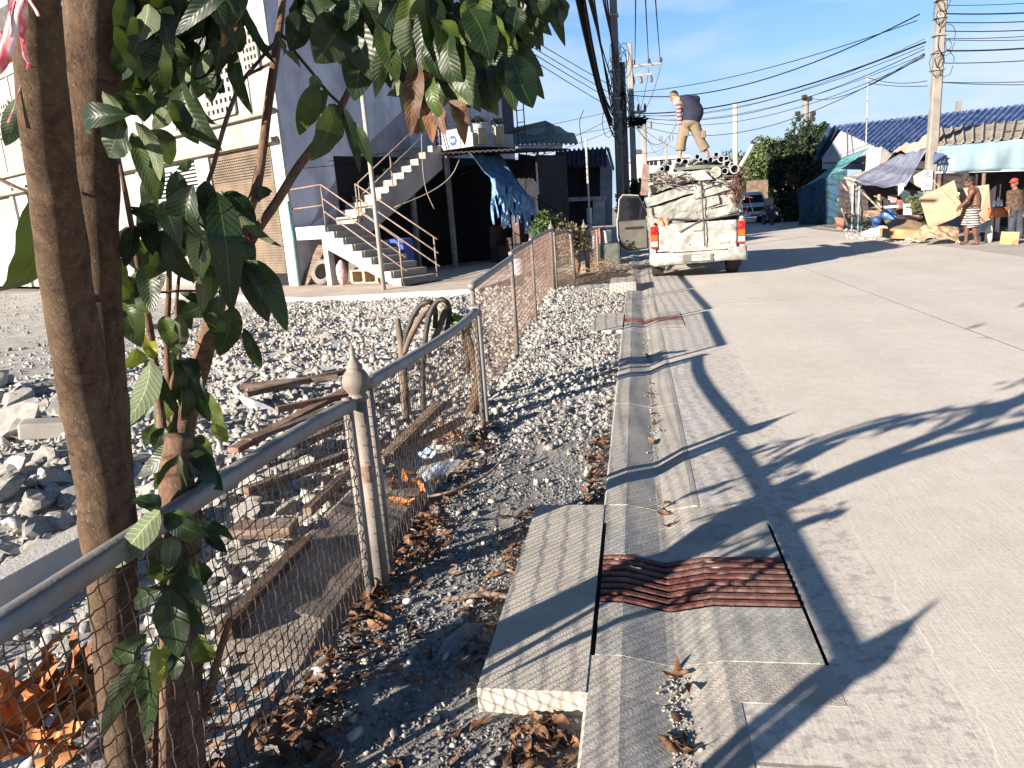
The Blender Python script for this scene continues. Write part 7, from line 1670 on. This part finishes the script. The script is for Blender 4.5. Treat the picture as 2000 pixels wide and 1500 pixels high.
b = BB(); b.box(-.13,.13,.55,1.35,.72,.80); b.build('seat', mBlack, tm, bevel=.03)
b = BB(); b.ball((0,.1,.86), .09, 8); b.build('headlight', mClr, tm, smooth=True)
for s_ in (-1,1):
    b = BB(); b.tube([(s_*.28,.28,1.0),(s_*.36,.26,1.25)], .01, 6); b.lathe((s_*.38,.26,1.28), [(0,.0),(.06,.0),(.06,.015),(0,.015)], 12, (0,-1,0)); b.build('mirror', mBk, tm)
b = BB(); b.box(-.25,.20,.35,.6,.86,1.35); tag(b.build('tan_sack', MAT('tan_sack',(.36,.25,.17),(.45,.33,.24),5,.9,.3,10), bevel=.1), 'tan sack standing upright on the dark motorbike', 'sack')
# ------------------------------------------------------------------ utility poles
mPole = MAT('pole_concrete', (.20,.19,.18), (.28,.265,.245), 3, .9, .4, 50, stretch=(1,1,.4), dirt=(.22,.20,.19), dscale=2.5, damt=.5)
mPoleW = MAT('warm_pole_concrete', (.175,.163,.147), (.235,.22,.20), 3, .9, .4, 50, dirt=(.27,.22,.18), dscale=3, damt=.5)
mCable = MAT('cable_black', (.004,.004,.007), (.007,.007,.010), 5, .8, spec=.08)
mIns = MAT('insulator_brown', (.06,.035,.03), (.10,.06,.05), 9, .35)
mSteel = MAT('grey_steel', (.22,.22,.23), (.30,.30,.31), 6, .6, metal=.3)
def pole(name, label, x, y, h, w0, w1, mat, group='concrete utility poles', lean=(0,0), z0=-.2):
    t = thing(name, label, 'utility pole', (x, y, 0), group)
    b = MB(); vs = []
    for z, w_ in ((z0,w0),(h,w1)):
        f = (z-z0)/(h-z0); X, Y_ = x+lean[0]*f, y+lean[1]*f; c = w_*.5; e = c*.72
        vs += [(X-c,Y_-e,z),(X-e,Y_-c,z),(X+e,Y_-c,z),(X+c,Y_-e,z),(X+c,Y_+e,z),(X+e,Y_+c,z),(X-e,Y_+c,z),(X-c,Y_+e,z)]
    b.add(vs, [(k,(k+1)%8,8+(k+1)%8,8+k) for k in range(8)]+[tuple(range(8,16))]); b.build('shaft', mat, t); return t
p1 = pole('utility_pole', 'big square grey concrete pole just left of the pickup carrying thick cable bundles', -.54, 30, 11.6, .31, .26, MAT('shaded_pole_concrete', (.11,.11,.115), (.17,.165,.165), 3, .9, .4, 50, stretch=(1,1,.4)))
b = MB()
for z in (8.3,9.55,6.4,5.4,4.9): b.box(-.56-.19,-.56+.19,29.81,30.19,z,z+.06)
b.build('clamp_band', mSteel, p1)
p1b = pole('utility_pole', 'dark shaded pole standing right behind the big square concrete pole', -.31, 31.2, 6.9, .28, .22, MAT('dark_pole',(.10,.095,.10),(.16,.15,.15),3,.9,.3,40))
p2 = pole('utility_pole', 'pale concrete pole with a steel crossarm and brown insulators behind the big square pole', .0, 38, 8.85, .34, .22, mPole)
def crossarm(t, x, y, z, x0, x1, ins, ih=.28, par=None):
    b = MB(); b.box(x0,x1,y-.05,y+.05,z-.05,z+.05); b.beam((x,y,z-.5),(x0+(x1-x0)*.75,y,z-.04),.04,.04); ca = b.build('crossarm', mSteel, t)
    for q in ins:
        b = MB(); b.lathe((q,y,z+.05 if ih > 0 else z-.05+ih), [(.05,0),(.09,.03),(.05,.06),(.09,.10),(.05,.13),(.08,.17),(.05,.2),(.03,abs(ih))], 12); b.build('insulator', mIns, ca, smooth=True)
crossarm(p2, 0, 38, P(1260,127,38).z, P(1222,127,38).x, P(1294,127,38).x, [P(u,127,38).x for u in (1238,1268,1291)], .22)
crossarm(p2, 0, 38, P(1260,146,38).z, P(1228,146,38).x, P(1275,146,38).x, [P(u,146,38).x for u in (1237,1252,1272)], -.3)
crossarm(p2, 0, 38, P(1250,218,38).z, P(1230,218,38).x, P(1262,218,38).x, [P(u,218,38).x for u in (1247,1260)], .3)
p3 = pole('utility_pole', 'distant pale pole seen through the cables left of the standing person', P(1258,260,52).x, 52, P(1258,240,52).z, .34, .26, mPole)
crossarm(p3, p3.location.x, 52, P(1258,252,52).z, P(1246,252,52).x, P(1273,252,52).x, [P(u,252,52).x for u in (1246,1272)], .4)
p4 = pole('utility_pole', 'very far thin pole with small crossarms left of the standing person\'s knees', P(1301,300,95).x, 95, P(1301,278,95).z, .34, .26, mPole)
crossarm(p4, p4.location.x, 95, P(1301,276,95).z, P(1288,276,95).x, P(1315,276,95).x, [P(u,276,95).x for u in (1289,1293,1308,1314)], .6)
p5 = pole('utility_pole', 'plain pale pole standing between the standing person and the floodlight mast', P(1436,300,55).x, 55, P(1436,203,55).z, .34, .26, MAT('pale_pole_concrete',(.34,.31,.27),(.42,.38,.33),3,.9))
p6 = pole('utility_pole', 'tall warm grey concrete pole with many cables and a pasted notice on the right pavement', 8.42, 23.9, 9.2, .29, .22, mPoleW, lean=(.10,0))
b = MB()
for z in (7.55,7.0,6.35,5.9,5.45,5.0,4.55): b.box(8.47-.17,8.47+.17,23.73,24.07,z,z+.05)
b.build('clamp_band', mSteel, p6)
nt0 = P(1811,352,23.7); b = MB(); b.box(nt0.x-.14,nt0.x+.14,23.70,23.715,nt0.z-.27,nt0.z+.27); no = b.build('pasted_notice', MAT('notice_paper',(.62,.63,.64),(.72,.72,.72),9,.8), p6)
b = MB()
for k in range(7):
    b.box(nt0.x-.09+random.uniform(-.02,.05),nt0.x+.03+random.uniform(0,.06),23.694,23.699,nt0.z+.2-k*.06,nt0.z+.225-k*.06)
b.build('printed_mark', MAT('notice_ink',(.08,.10,.18),rough=.8), no)
p7 = thing('floodlight_mast', 'far mast with floodlights and bracket arms rising out of the dark tree', 'mast', (P(1573,300,70).x,70,0))
b = MB(); x7 = P(1573,300,70).x; b.tube([(x7,70,0),(x7,70,P(1573,190,70).z)], .22, 10); b.build('shaft', mPoleW, p7)
for v, hw in ((228,16),(196,10),(203,8),(209,8)):
    b = MB(); b.box(P(1573-hw,v,70).x,P(1573+hw,v,70).x,69.9,70.1,P(1573,v,70).z-.08,P(1573,v,70).z+.08); b.build('bracket_arm', mSteel, p7)
for u, v in ((1571,190),(1581,193),(1559,233),(1587,233),(1558,222),(1588,222)):
    q = P(u,v,69.7); b = MB(); b.box(q.x-.2,q.x+.2,69.5,69.9,q.z-.18,q.z+.18); b.build('floodlight', mBlack, p7, bevel=.05)
b = MB(); q = P(1692,262,30); b.tube([(q.x,30,q.z-.3),(q.x,30,P(1692,148,30).z)], .022, 8); b.box(q.x-.06,q.x+.06,29.95,30.05,P(1692,158,30).z,P(1692,150,30).z)
tag(b.build('thin_mast', MAT('thin_mast',(.33,.32,.32),rough=.6)), 'thin pale pipe mast standing at the gable of the blue roofed house', 'mast')
b = MB(); q = G(1168,517); b.tube([(q.x,q.y,0),(q.x,q.y,P(1165,443,q.y).z)], .02, 8); tag(b.build('thin_pipe', MAT('white_pipe',(.6,.58,.57),rough=.6)), 'thin white pipe standing in the verge left of the open truck door', 'pipe')
b = MB(); q = P(1152,440,25.5); b.tube([(q.x,25.5,0),(q.x,25.5,P(1151,406,25.5).z)], .09, 8); b.tube([(q.x,25.5,1),(q.x,25.5,P(1152,270,25.5).z)], .035, 8); tag(b.build('thin_pole', MAT('greenish_pole',(.42,.42,.38),(.5,.5,.45),4,.7)), 'thin pole on a thicker sleeve in front of the dark hut', 'pole')
# ------------------------------------------------------------------ cables
def cable(name, label, a, b_, sag, r=.012, group='black overhead cables', n=16):
    b = MB(); b.tube(catenary(a, b_, sag, n), r, 5); o = b.build(name, mCable, smooth=True); tag(o, label, 'cable', group); return o
LG1 = 'thick black cable of the bundle running overhead from the big square pole toward the camera'
def bundle_c(u0, v0, y0, u1, v1, y1, sag, r, lab, grp): cable('cable', lab, P(u0,v0,y0), P(u1,v1,y1), sag, r, grp)
for k in range(9):
    f = k/8; bundle_c(1116+f*16, -60, 12, 1196+f*8+random.uniform(-2,2), 205+f*62, 29.8, .45+random.random()*.35, .013+.009*random.random(), LG1, 'thick cable bundle from the big square pole')
tb_ = P(1122,-20,12.6); b = MB(); pts = catenary(P(1118,-60,12), P(1200,250,29.8), .55, 20); b.tube(pts[:17], [.055]*12+[.05,.05,.045,.04,.03], 8); tag(b.build('cable_bundle', mCable, smooth=True), 'thickest wrapped cable bundle sweeping down to the big square pole', 'cable bundle')
for k, (u0, u1, v1, sag) in enumerate(((1140,1206,180,.2),(1146,1206,210,.3),(1150,1207,232,.35),(1170,1206,120,.1),(1176,1206,140,.15),(1182,1206,165,.2),(1134,1204,262,.5),(1155,1206,250,.45))):
    bundle_c(u0,-40,13,u1,v1,29.8,sag,.016,'thin black cable beside the thick bundle, running to the big square pole','thin cables beside the thick bundle')
for k, (u0, u1, v1) in enumerate(((1242,1240,122),(1258,1267,122),(1276,1290,122))):
    bundle_c(u0,-60,14,u1,v1,38,.1,.014,('left','middle','right')[k]+' of the three bare wires dropping steeply to the steel crossarm','wires to the crossarm')
L2 = 'thin dark wire slanting across the sky between the white building and the big square pole'
for v0, v1 in ((58,160),(72,176),(84,188),(96,205)): bundle_c(985,v0-14,20,1240,v1+32,36,.05,.012,L2,'wires from the white building')
L3 = {0:'upper twisted cable sagging from the right pole to the pole behind the big square pole',1:'second cable just under the upper twisted one from the right pole'}
cable('cable', L3[0], P(1796,28,24), P(1232,186,37.5), .75, .020, 'cables across the street'); cable('cable', L3[1], P(1792,40,24), P(1234,180,37.5), .35, .013, 'cables across the street')
cable('cable', 'thickest lower cable sagging across the street behind the standing person', P(1808,82,24), P(1232,221,37), .55, .025, 'cables across the street')
L4 = 'one of the thin cables strung loosely under the thickest lower cable across the street'
for k, (v0, v1, sg) in enumerate(((76,223,.75),(90,225,.6),(96,226,.85),(106,229,.7),(112,232,.9),(104,238,1.3))): cable('cable', L4, P(1806,v0,24), P(1236,v1,38), sg, .008+.002*(k%3), 'thin cables across the street')
cable('cable', 'thin wire looping low from the right pole to the floodlight mast', P(1806,108,24), P(1585,192,70), .5, .02, 'far wires'); cable('cable', 'thin wire between the thin mast and the right pole', P(1694,151,30), P(1811,158,24), .12, .01, 'far wires'); cable('cable', 'second thin wire between the thin mast and the right pole', P(1694,162,30), P(1811,168,24), .05, .01, 'far wires')
L5 = ['topmost','second','third','fourth','fifth','sixth','thickest','eighth','ninth','lowest']
for k, (v0, v1, r_) in enumerate(((10,0,.014),(26,21,.03),(43,38,.022),(60,55,.022),(75,65,.016),(77,75,.016),(99,88,.035),(123,112,.02),(160,156,.016),(160,166,.016))):
    cable('cable', L5[k]+' of the cables leaving the right pole toward the right edge of the picture', P(1826,v0,24.0), P(2120,v1-4,21.5), .06, r_*.6, 'cables to the right of the pole')
b = MB()
for k in range(16):
    c = Vector((8.45+random.gauss(0,.10), 23.72, random.uniform(4.6,7.4))); pts = []; r_ = random.uniform(.10,.32)
    for i in range(15): a = 6.28*i/14*random.uniform(.9,1.0); pts.append(c+Vector((r_*.7*math.cos(a), random.uniform(-.06,.06), r_*1.3*math.sin(a))))
    b.tube(pts, .008, 5)
b.build('cable_tangle', mCable, p6)['kind'] = 'stuff'
b = MB()
for k in range(26):
    c = Vector((-.42+random.gauss(0,.16), 29.75+random.random(), random.uniform(4.0,7.2))); pts = []; r_ = random.uniform(.15,.45)
    for i in range(13): a = 6.28*i/12; pts.append(c+Vector((r_*.6*math.cos(a), random.uniform(-.1,.1), r_*1.5*math.sin(a))))
    b.tube(pts, .012, 5)
b.build('cable_tangle', mCable, p1)['kind'] = 'stuff'
b = MB()
for k in range(20):
    c = P(random.gauss(1244,7), random.gauss(238,4), 36); pts = [c+Vector((random.gauss(0,.22),random.gauss(0,.2),random.gauss(0,.12))) for _ in range(5)]; b.tube(smoothpath(pts,3), .025, 5)
o = b.build('cable_coils', mCable, smooth=True); tag(o, 'dense dark knot of coiled cable hanging at the pole behind the big square pole', 'cable coil', kind='stuff')
L6 = 'thin drooping service wire near the poles left of the standing person'
for (u0,v0,y0,u1,v1,y1,sg) in ((1240,240,37,1322,240,40,1.0),(1238,245,37,1300,276,95,.8),(1262,262,52,1300,274,95,1.5),(1244,190,38,1262,230,38,.1),(1290,130,38,1262,210,38,.2),(1268,130,38,1250,215,38,.2),(1258,300,45,1310,276,90,.3),(1240,240,38,1345,290,90,.5)): cable('cable', L6, P(u0,v0,y0), P(u1,v1,y1), sg, .012, 'service wires by the poles')
L7 = 'thin pale service wire crossing in front of the dark shed and balcony'
for (a_, c_, sg) in (((575,330,17.9),(1210,246,29.8),.15),((640,315,18.5),(1206,215,29.8),.1),((760,345,20),(1206,250,29.8),.35),((900,340,20),(1210,222,29.8),.2)): cable('cable', L7, P(*a_), P(*c_), sg, .008, 'service wires across the stairs')
cable('cable', 'thin wire slanting down from the blue tarpaulin to the bush by the white pipe', P(1035,382,20.5), P(1160,440,22), .05, .01, 'service wires across the stairs')
b = MB(); b.tube(smoothpath([P(897,312,19.5),P(880,345,19.3),P(840,375,19.0),P(770,405,18.5)]), .012, 5); b.tube(smoothpath([P(823,240,20),P(825,320,20),P(832,370,20),P(848,408,20)]), .012, 5)
tag(b.build('loose_wire', MAT('tan_wire',(.22,.17,.14),(.3,.25,.2),5,.8), smooth=True), 'loose brown wires dangling over the upper stairs', 'wire')
b = MB(); b.tube(smoothpath([P(1140,215,26),P(1132,240,26),P(1138,290,26),P(1143,350,26),P(1130,400,26),P(1124,440,26)]), .012, 5); tag(b.build('hanging_cable', mCable, smooth=True), 'single cable hanging down in front of the dark hut', 'cable')
# ------------------------------------------------------------------ trees and shrubs beyond
def leafy(name, label, c, rx, ry, rz, n, ls, mat, trunk_h, nb=14, seed=0, group=None, flat=0, cat='tree'):
    """crown of many small leaf faces gathered into uneven clumps, on a tapered trunk with limbs"""
    rr = random.Random(seed+99); c = Vector(c); t = thing(name, label, cat, (c.x, c.y, 0), group)
    b = MB(); base = Vector((c.x, c.y, -.1)); top = Vector((c.x, c.y, c.z)); b.tube([base, base.lerp(top,.4)+Vector((.1,0,0)), top], [rx*.09+.05, rx*.07+.04, rx*.03+.02], 9)
    cl = []
    for i in range(nb):
        d = Vector((rr.gauss(0,1),rr.gauss(0,1),rr.gauss(.1,1))).normalized()*(.35+.65*rr.random()**.6); p = c+Vector((d.x*rx,d.y*ry,d.z*rz)); cl.append((p, rr.uniform(.22,.46)))
        b.tube([base.lerp(top,rr.uniform(.45,.9)), p.lerp(c,.35), p], [rx*.035+.02, rx*.02+.012, .01], 6)
    b.build('trunk', mStem, t, smooth=True)
    f = NP.normal(size=(n,3)); f /= np.linalg.norm(f,axis=1)[:,None]; idx = NP.integers(0,nb,n)
    cc = np.array([p[:] for p, _ in cl])[idx]; cs = np.array([s_ for _, s_ in cl])[idx]
    rad = NP.random(n)**.45
    pos = cc+f*(rad*cs)[:,None]*np.array([rx,ry,rz])*1.05
    pos[:,2] = np.maximum(pos[:,2], .15)
    o = NP.normal(size=(n,3))+f*.8; o[:,2] -= .2; o /= np.linalg.norm(o,axis=1)[:,None]
    q = NP.normal(size=(n,3)); s_ = np.cross(o,q); s_ /= np.linalg.norm(s_,axis=1)[:,None]; L = (ls*(.6+.8*NP.random(n)))[:,None]
    A = pos; B = pos+o*L*.5-s_*L*.3; C_ = pos+o*L; D_ = pos+o*L*.5+s_*L*.3
    V = np.stack([A,B,C_,D_],1).reshape(-1,3)-np.array([c.x,c.y,0]); F = np.arange(n*4,dtype=np.int32)
    me = bpy.data.meshes.new('crown'); me.vertices.add(len(V)); me.vertices.foreach_set('co', V.ravel()); me.loops.add(n*4); me.loops.foreach_set('vertex_index', F)
    me.polygons.add(n); me.polygons.foreach_set('loop_start', np.arange(0,n*4,4,dtype=np.int32)); me.polygons.foreach_set('loop_total', np.full(n,4,np.int32)); me.update()
    me.attributes.new('rnd','FLOAT','FACE').data.foreach_set('value', NP.random(n).astype(np.float32)); me.materials.append(mat)
    co_ = bpy.data.objects.new('crown', me); COL.objects.link(co_); co_.parent = t; return t
mT1 = MAT('dark_tree_leaf', (.012,.026,.012), (.03,.05,.02), .9, .6, rnd=(.5,1.5)); mT2 = MAT('light_tree_leaf', (.05,.085,.028), (.10,.13,.045), .5, .65, rnd=(.5,1.45))
def TR(u, v, y): return P(u, v, y)
leafy('tree', 'big dark evergreen tree beside the teal shelter', TR(1562,345,46), 1.75,1.7,2.6, 15000,.2,mT1,2,26,1)
leafy('tree', 'dark tree top leaning right behind the big dark evergreen', TR(1592,300,50), 1.3,1.2,1.6, 5000,.2,mT1,2,14,2)
leafy('shrub', 'low dark shrub at the road edge under the big dark tree', TR(1535,410,44), 1.2,1.0,1.1, 5000,.17,mT1,1,14,3,cat='shrub')
leafy('tree', 'round sunlit light green tree right of the load, behind the slanting pole', TR(1470,335,72), 2.4,2.0,2.4, 9000,.28,mT2,2,20,4)
leafy('tree', 'second sunlit light green tree touching the dark evergreen', TR(1506,328,75), 2.2,2.0,2.6, 8000,.28,mT2,2,20,5)
leafy('tree', 'small light green tree low behind the white vehicle', TR(1450,370,66), 1.5,1.4,1.6, 4500,.24,mT2,2,14,6)
leafy('shrub', 'green leafy shrub by the rusty fence in front of the dark hut', TR(1064,446,19.8), .38,.38,.42, 1100,.11,MAT('shrub_green',(.04,.075,.025),(.09,.13,.05),6,.5,rnd=(.4,1.5)),.4,12,7,cat='shrub')
leafy('shrub', 'dry tangled shrub growing through the far mesh panels', TR(1118,470,17.2), .40,.9,.42, 1300,.08,MAT('tangle_leaf',(.09,.075,.04),(.17,.15,.08),6,.7,rnd=(.4,1.4)),.4,14,8,cat='shrub')
leafy('shrub', 'dark green shrub at the foot of the big square pole', TR(1232,385,31.5), .5,.6,1.0, 2500,.14,mT1,.6,12,9,cat='shrub')
leafy('plant', 'bright green weed behind the second mesh panel beside the black hoses', P(905,630,5.75), .10,.10,.05, 260,.05,MAT('weed_green',(.05,.12,.02),(.10,.2,.04),8,.5,rnd=(.5,1.4)),.2,8,10,cat='plant')
b = MB(); q = G(1150,535)
for i in range(420):
    p = q+Vector((random.gauss(.2,.35),random.gauss(.8,.8),abs(random.gauss(0,.10)))); d = Vector((random.gauss(0,1),random.gauss(0,1),random.gauss(0,.4))).normalized()*random.uniform(.08,.3); b.tube([p, p+d*.5+Vector((0,0,.02)), p+d], .004, 4)
tag(b.build('dry_straw', MAT('dry_straw',(.30,.21,.12),(.45,.34,.22),6,.9)), 'heap of dry straw and twigs on the verge by the white pipe', 'straw', kind='stuff')
b = MB(); q = G(1148,548); b.T = Matrix.Translation(q); b.sheet(lambda a, c: (-.9+1.9*a,-.6+2.6*c,-.02+.10*math.sin(PI*a)*math.sin(PI*c)+.05*noise.noise(Vector((a*5,c*5,0)))), 16, 16, .0); tag(b.build('soil_heap', MAT('dark_soil',(.07,.05,.04),(.13,.09,.07),7,.95,.8,30), smooth=True), 'dark brown soil patch on the verge behind the white rubble', 'soil', kind='stuff')
t = thing('white_bin', 'small dirty white bin on dark stones left of the open truck door', 'bin', G(1185,520)); q = Vector(t.location)
b = MB(); b.lathe((q.x,q.y+1.0,.55), [(.10,0),(.13,.30),(.14,.30),(.14,.33),(.11,.33),(.10,.05)], 14); b.build('bin', MAT('bin_white',(.5,.48,.44),(.58,.56,.52),6,.6), t); b = MB(); b.box(q.x-.3,q.x+.35,q.y+.7,q.y+1.4,-.1,.54); b.build('base_block', MAT('dark_base',(.05,.06,.05),(.09,.10,.09),6,.9), t, bevel=.06)
t = thing('hanging_laundry', 'dark red and blue clothes hanging on a rail behind the white pipe', 'clothes', P(1172,450,20.5))
b = MB(); b.sheet(lambda a, c: P(1168+8*a,445+34*c,20.5)+Vector((0,.04*math.sin(a*9),0)), 6, 6, .02); b.build('cloth', MAT('dull_red_cloth',(.19,.08,.075),(.26,.13,.12),6,.9), t, smooth=True)
b = MB(); b.sheet(lambda a, c: P(1157+5*a,460+26*c,20.4)+Vector((0,.03*math.sin(a*9),0)), 6, 6, .02); b.build('cloth', MAT('pale_blue_cloth',(.4,.45,.55),rough=.9), t, smooth=True)
b = MB(); b.tube([P(1152,444,20.6),P(1180,442,20.6)], .015, 6); b.build('rail', mSteel, t)
t = thing('white_can', 'small white plastic can on the floor of the dark shed behind the rusty fence', 'can', P(1010,492,17.5)); b = MB(); q = P(1010,492,17.5); b.lathe((q.x,17.5,.1), [(.16,0),(.17,.3),(.18,.32),(.18,.36),(.15,.36)], 16); b.build('can', MAT('can_white',(.45,.5,.58),rough=.6), t)
# ------------------------------------------------------------------ far buildings
mFar = MAT('far_white_wall', (.48,.465,.45), (.55,.535,.52), .2, .9)
tf_ = thing('far_building', 'long white building with small dark windows far down the street', 'building', (P(1290,400,150).x,150,0))
b = MB(); x0, x1 = P(1225,330,150).x, P(1345,330,150).x; zt = P(1290,312,150).z; b.box(x0,x1,150,165,0,zt); b.build('body', mFar, tf_)
b = MB(); b.box(x0-.3,x1+.3,149.4,166,zt,zt+.5); b.build('roof', MAT('far_roof',(.4,.4,.42),rough=.9), tf_)
for u in (1247,1256,1264,1272,1280,1292,1300,1308):
    for v in (318,346):
        q = P(u,v,149.9); b = MB(); b.box(q.x-.28,q.x+.28,149.86,149.98,q.z-.45,q.z+.45); b.build('window', mDark, tf_)
tf2 = thing('far_house', 'small far house with a dark hipped roof left of the far white building', 'house', (P(1248,400,110).x,110,0))
b = MB(); x0, x1 = P(1236,330,110).x, P(1258,330,110).x; zt = P(1248,300,110).z; b.box(x0,x1,110,116,0,zt); b.build('body', MAT('far_house_wall',(.5,.45,.42),rough=.9), tf2)
b = MB(); zr = P(1247,289,110).z; b.add([(x0-.3,109.7,zt),(x1+.3,109.7,zt),(x1+.3,116.3,zt),(x0-.3,116.3,zt),((x0+x1)/2-.4,113,zr),((x0+x1)/2+.4,113,zr)], [(0,1,5,4),(1,2,5),(2,3,4,5),(3,0,4),(3,2,1,0)]); b.build('roof', MAT('far_dark_roof',(.09,.085,.10),rough=.9), tf2)
b = MB(); x0, x1 = P(1455,372,60).x, P(1500,372,60).x; b.box(x0,x1,60,60.2,0,P(1480,352,60).z); tag(b.build('low_wall', MAT('far_brick_wall',(.12,.085,.06),(.18,.13,.10),3,.9)), 'low brown wall behind the white vehicle', 'wall')
for k, (u, y, w_, h_, c, lab) in enumerate(((1420,100,9,4,(.5,.48,.46),'far pale house low behind the load'),(1530,110,14,4.5,(.45,.42,.40),'far house hidden behind the dark tree'))):
    t = thing('far_house', lab, 'house', (P(u,400,y).x,y,0)); x = P(u,400,y).x; b = MB(); b.box(x-w_/2,x+w_/2,y,y+8,0,h_*.7); b.build('body', MAT('far_house_%d'%k,c,rough=.9), t); b = MB(); b.add([(x-w_/2-.4,y-.4,h_*.7),(x+w_/2+.4,y-.4,h_*.7),(x+w_/2+.4,y+8.4,h_*.7),(x-w_/2-.4,y+8.4,h_*.7),(x-w_/2-.4,y+4,h_),(x+w_/2+.4,y+4,h_)], [(0,1,5,4),(2,3,4,5),(1,2,5),(3,0,4)]); b.build('roof', MAT('far_house_roof_%d'%k,(.22,.2,.2),rough=.9), t)
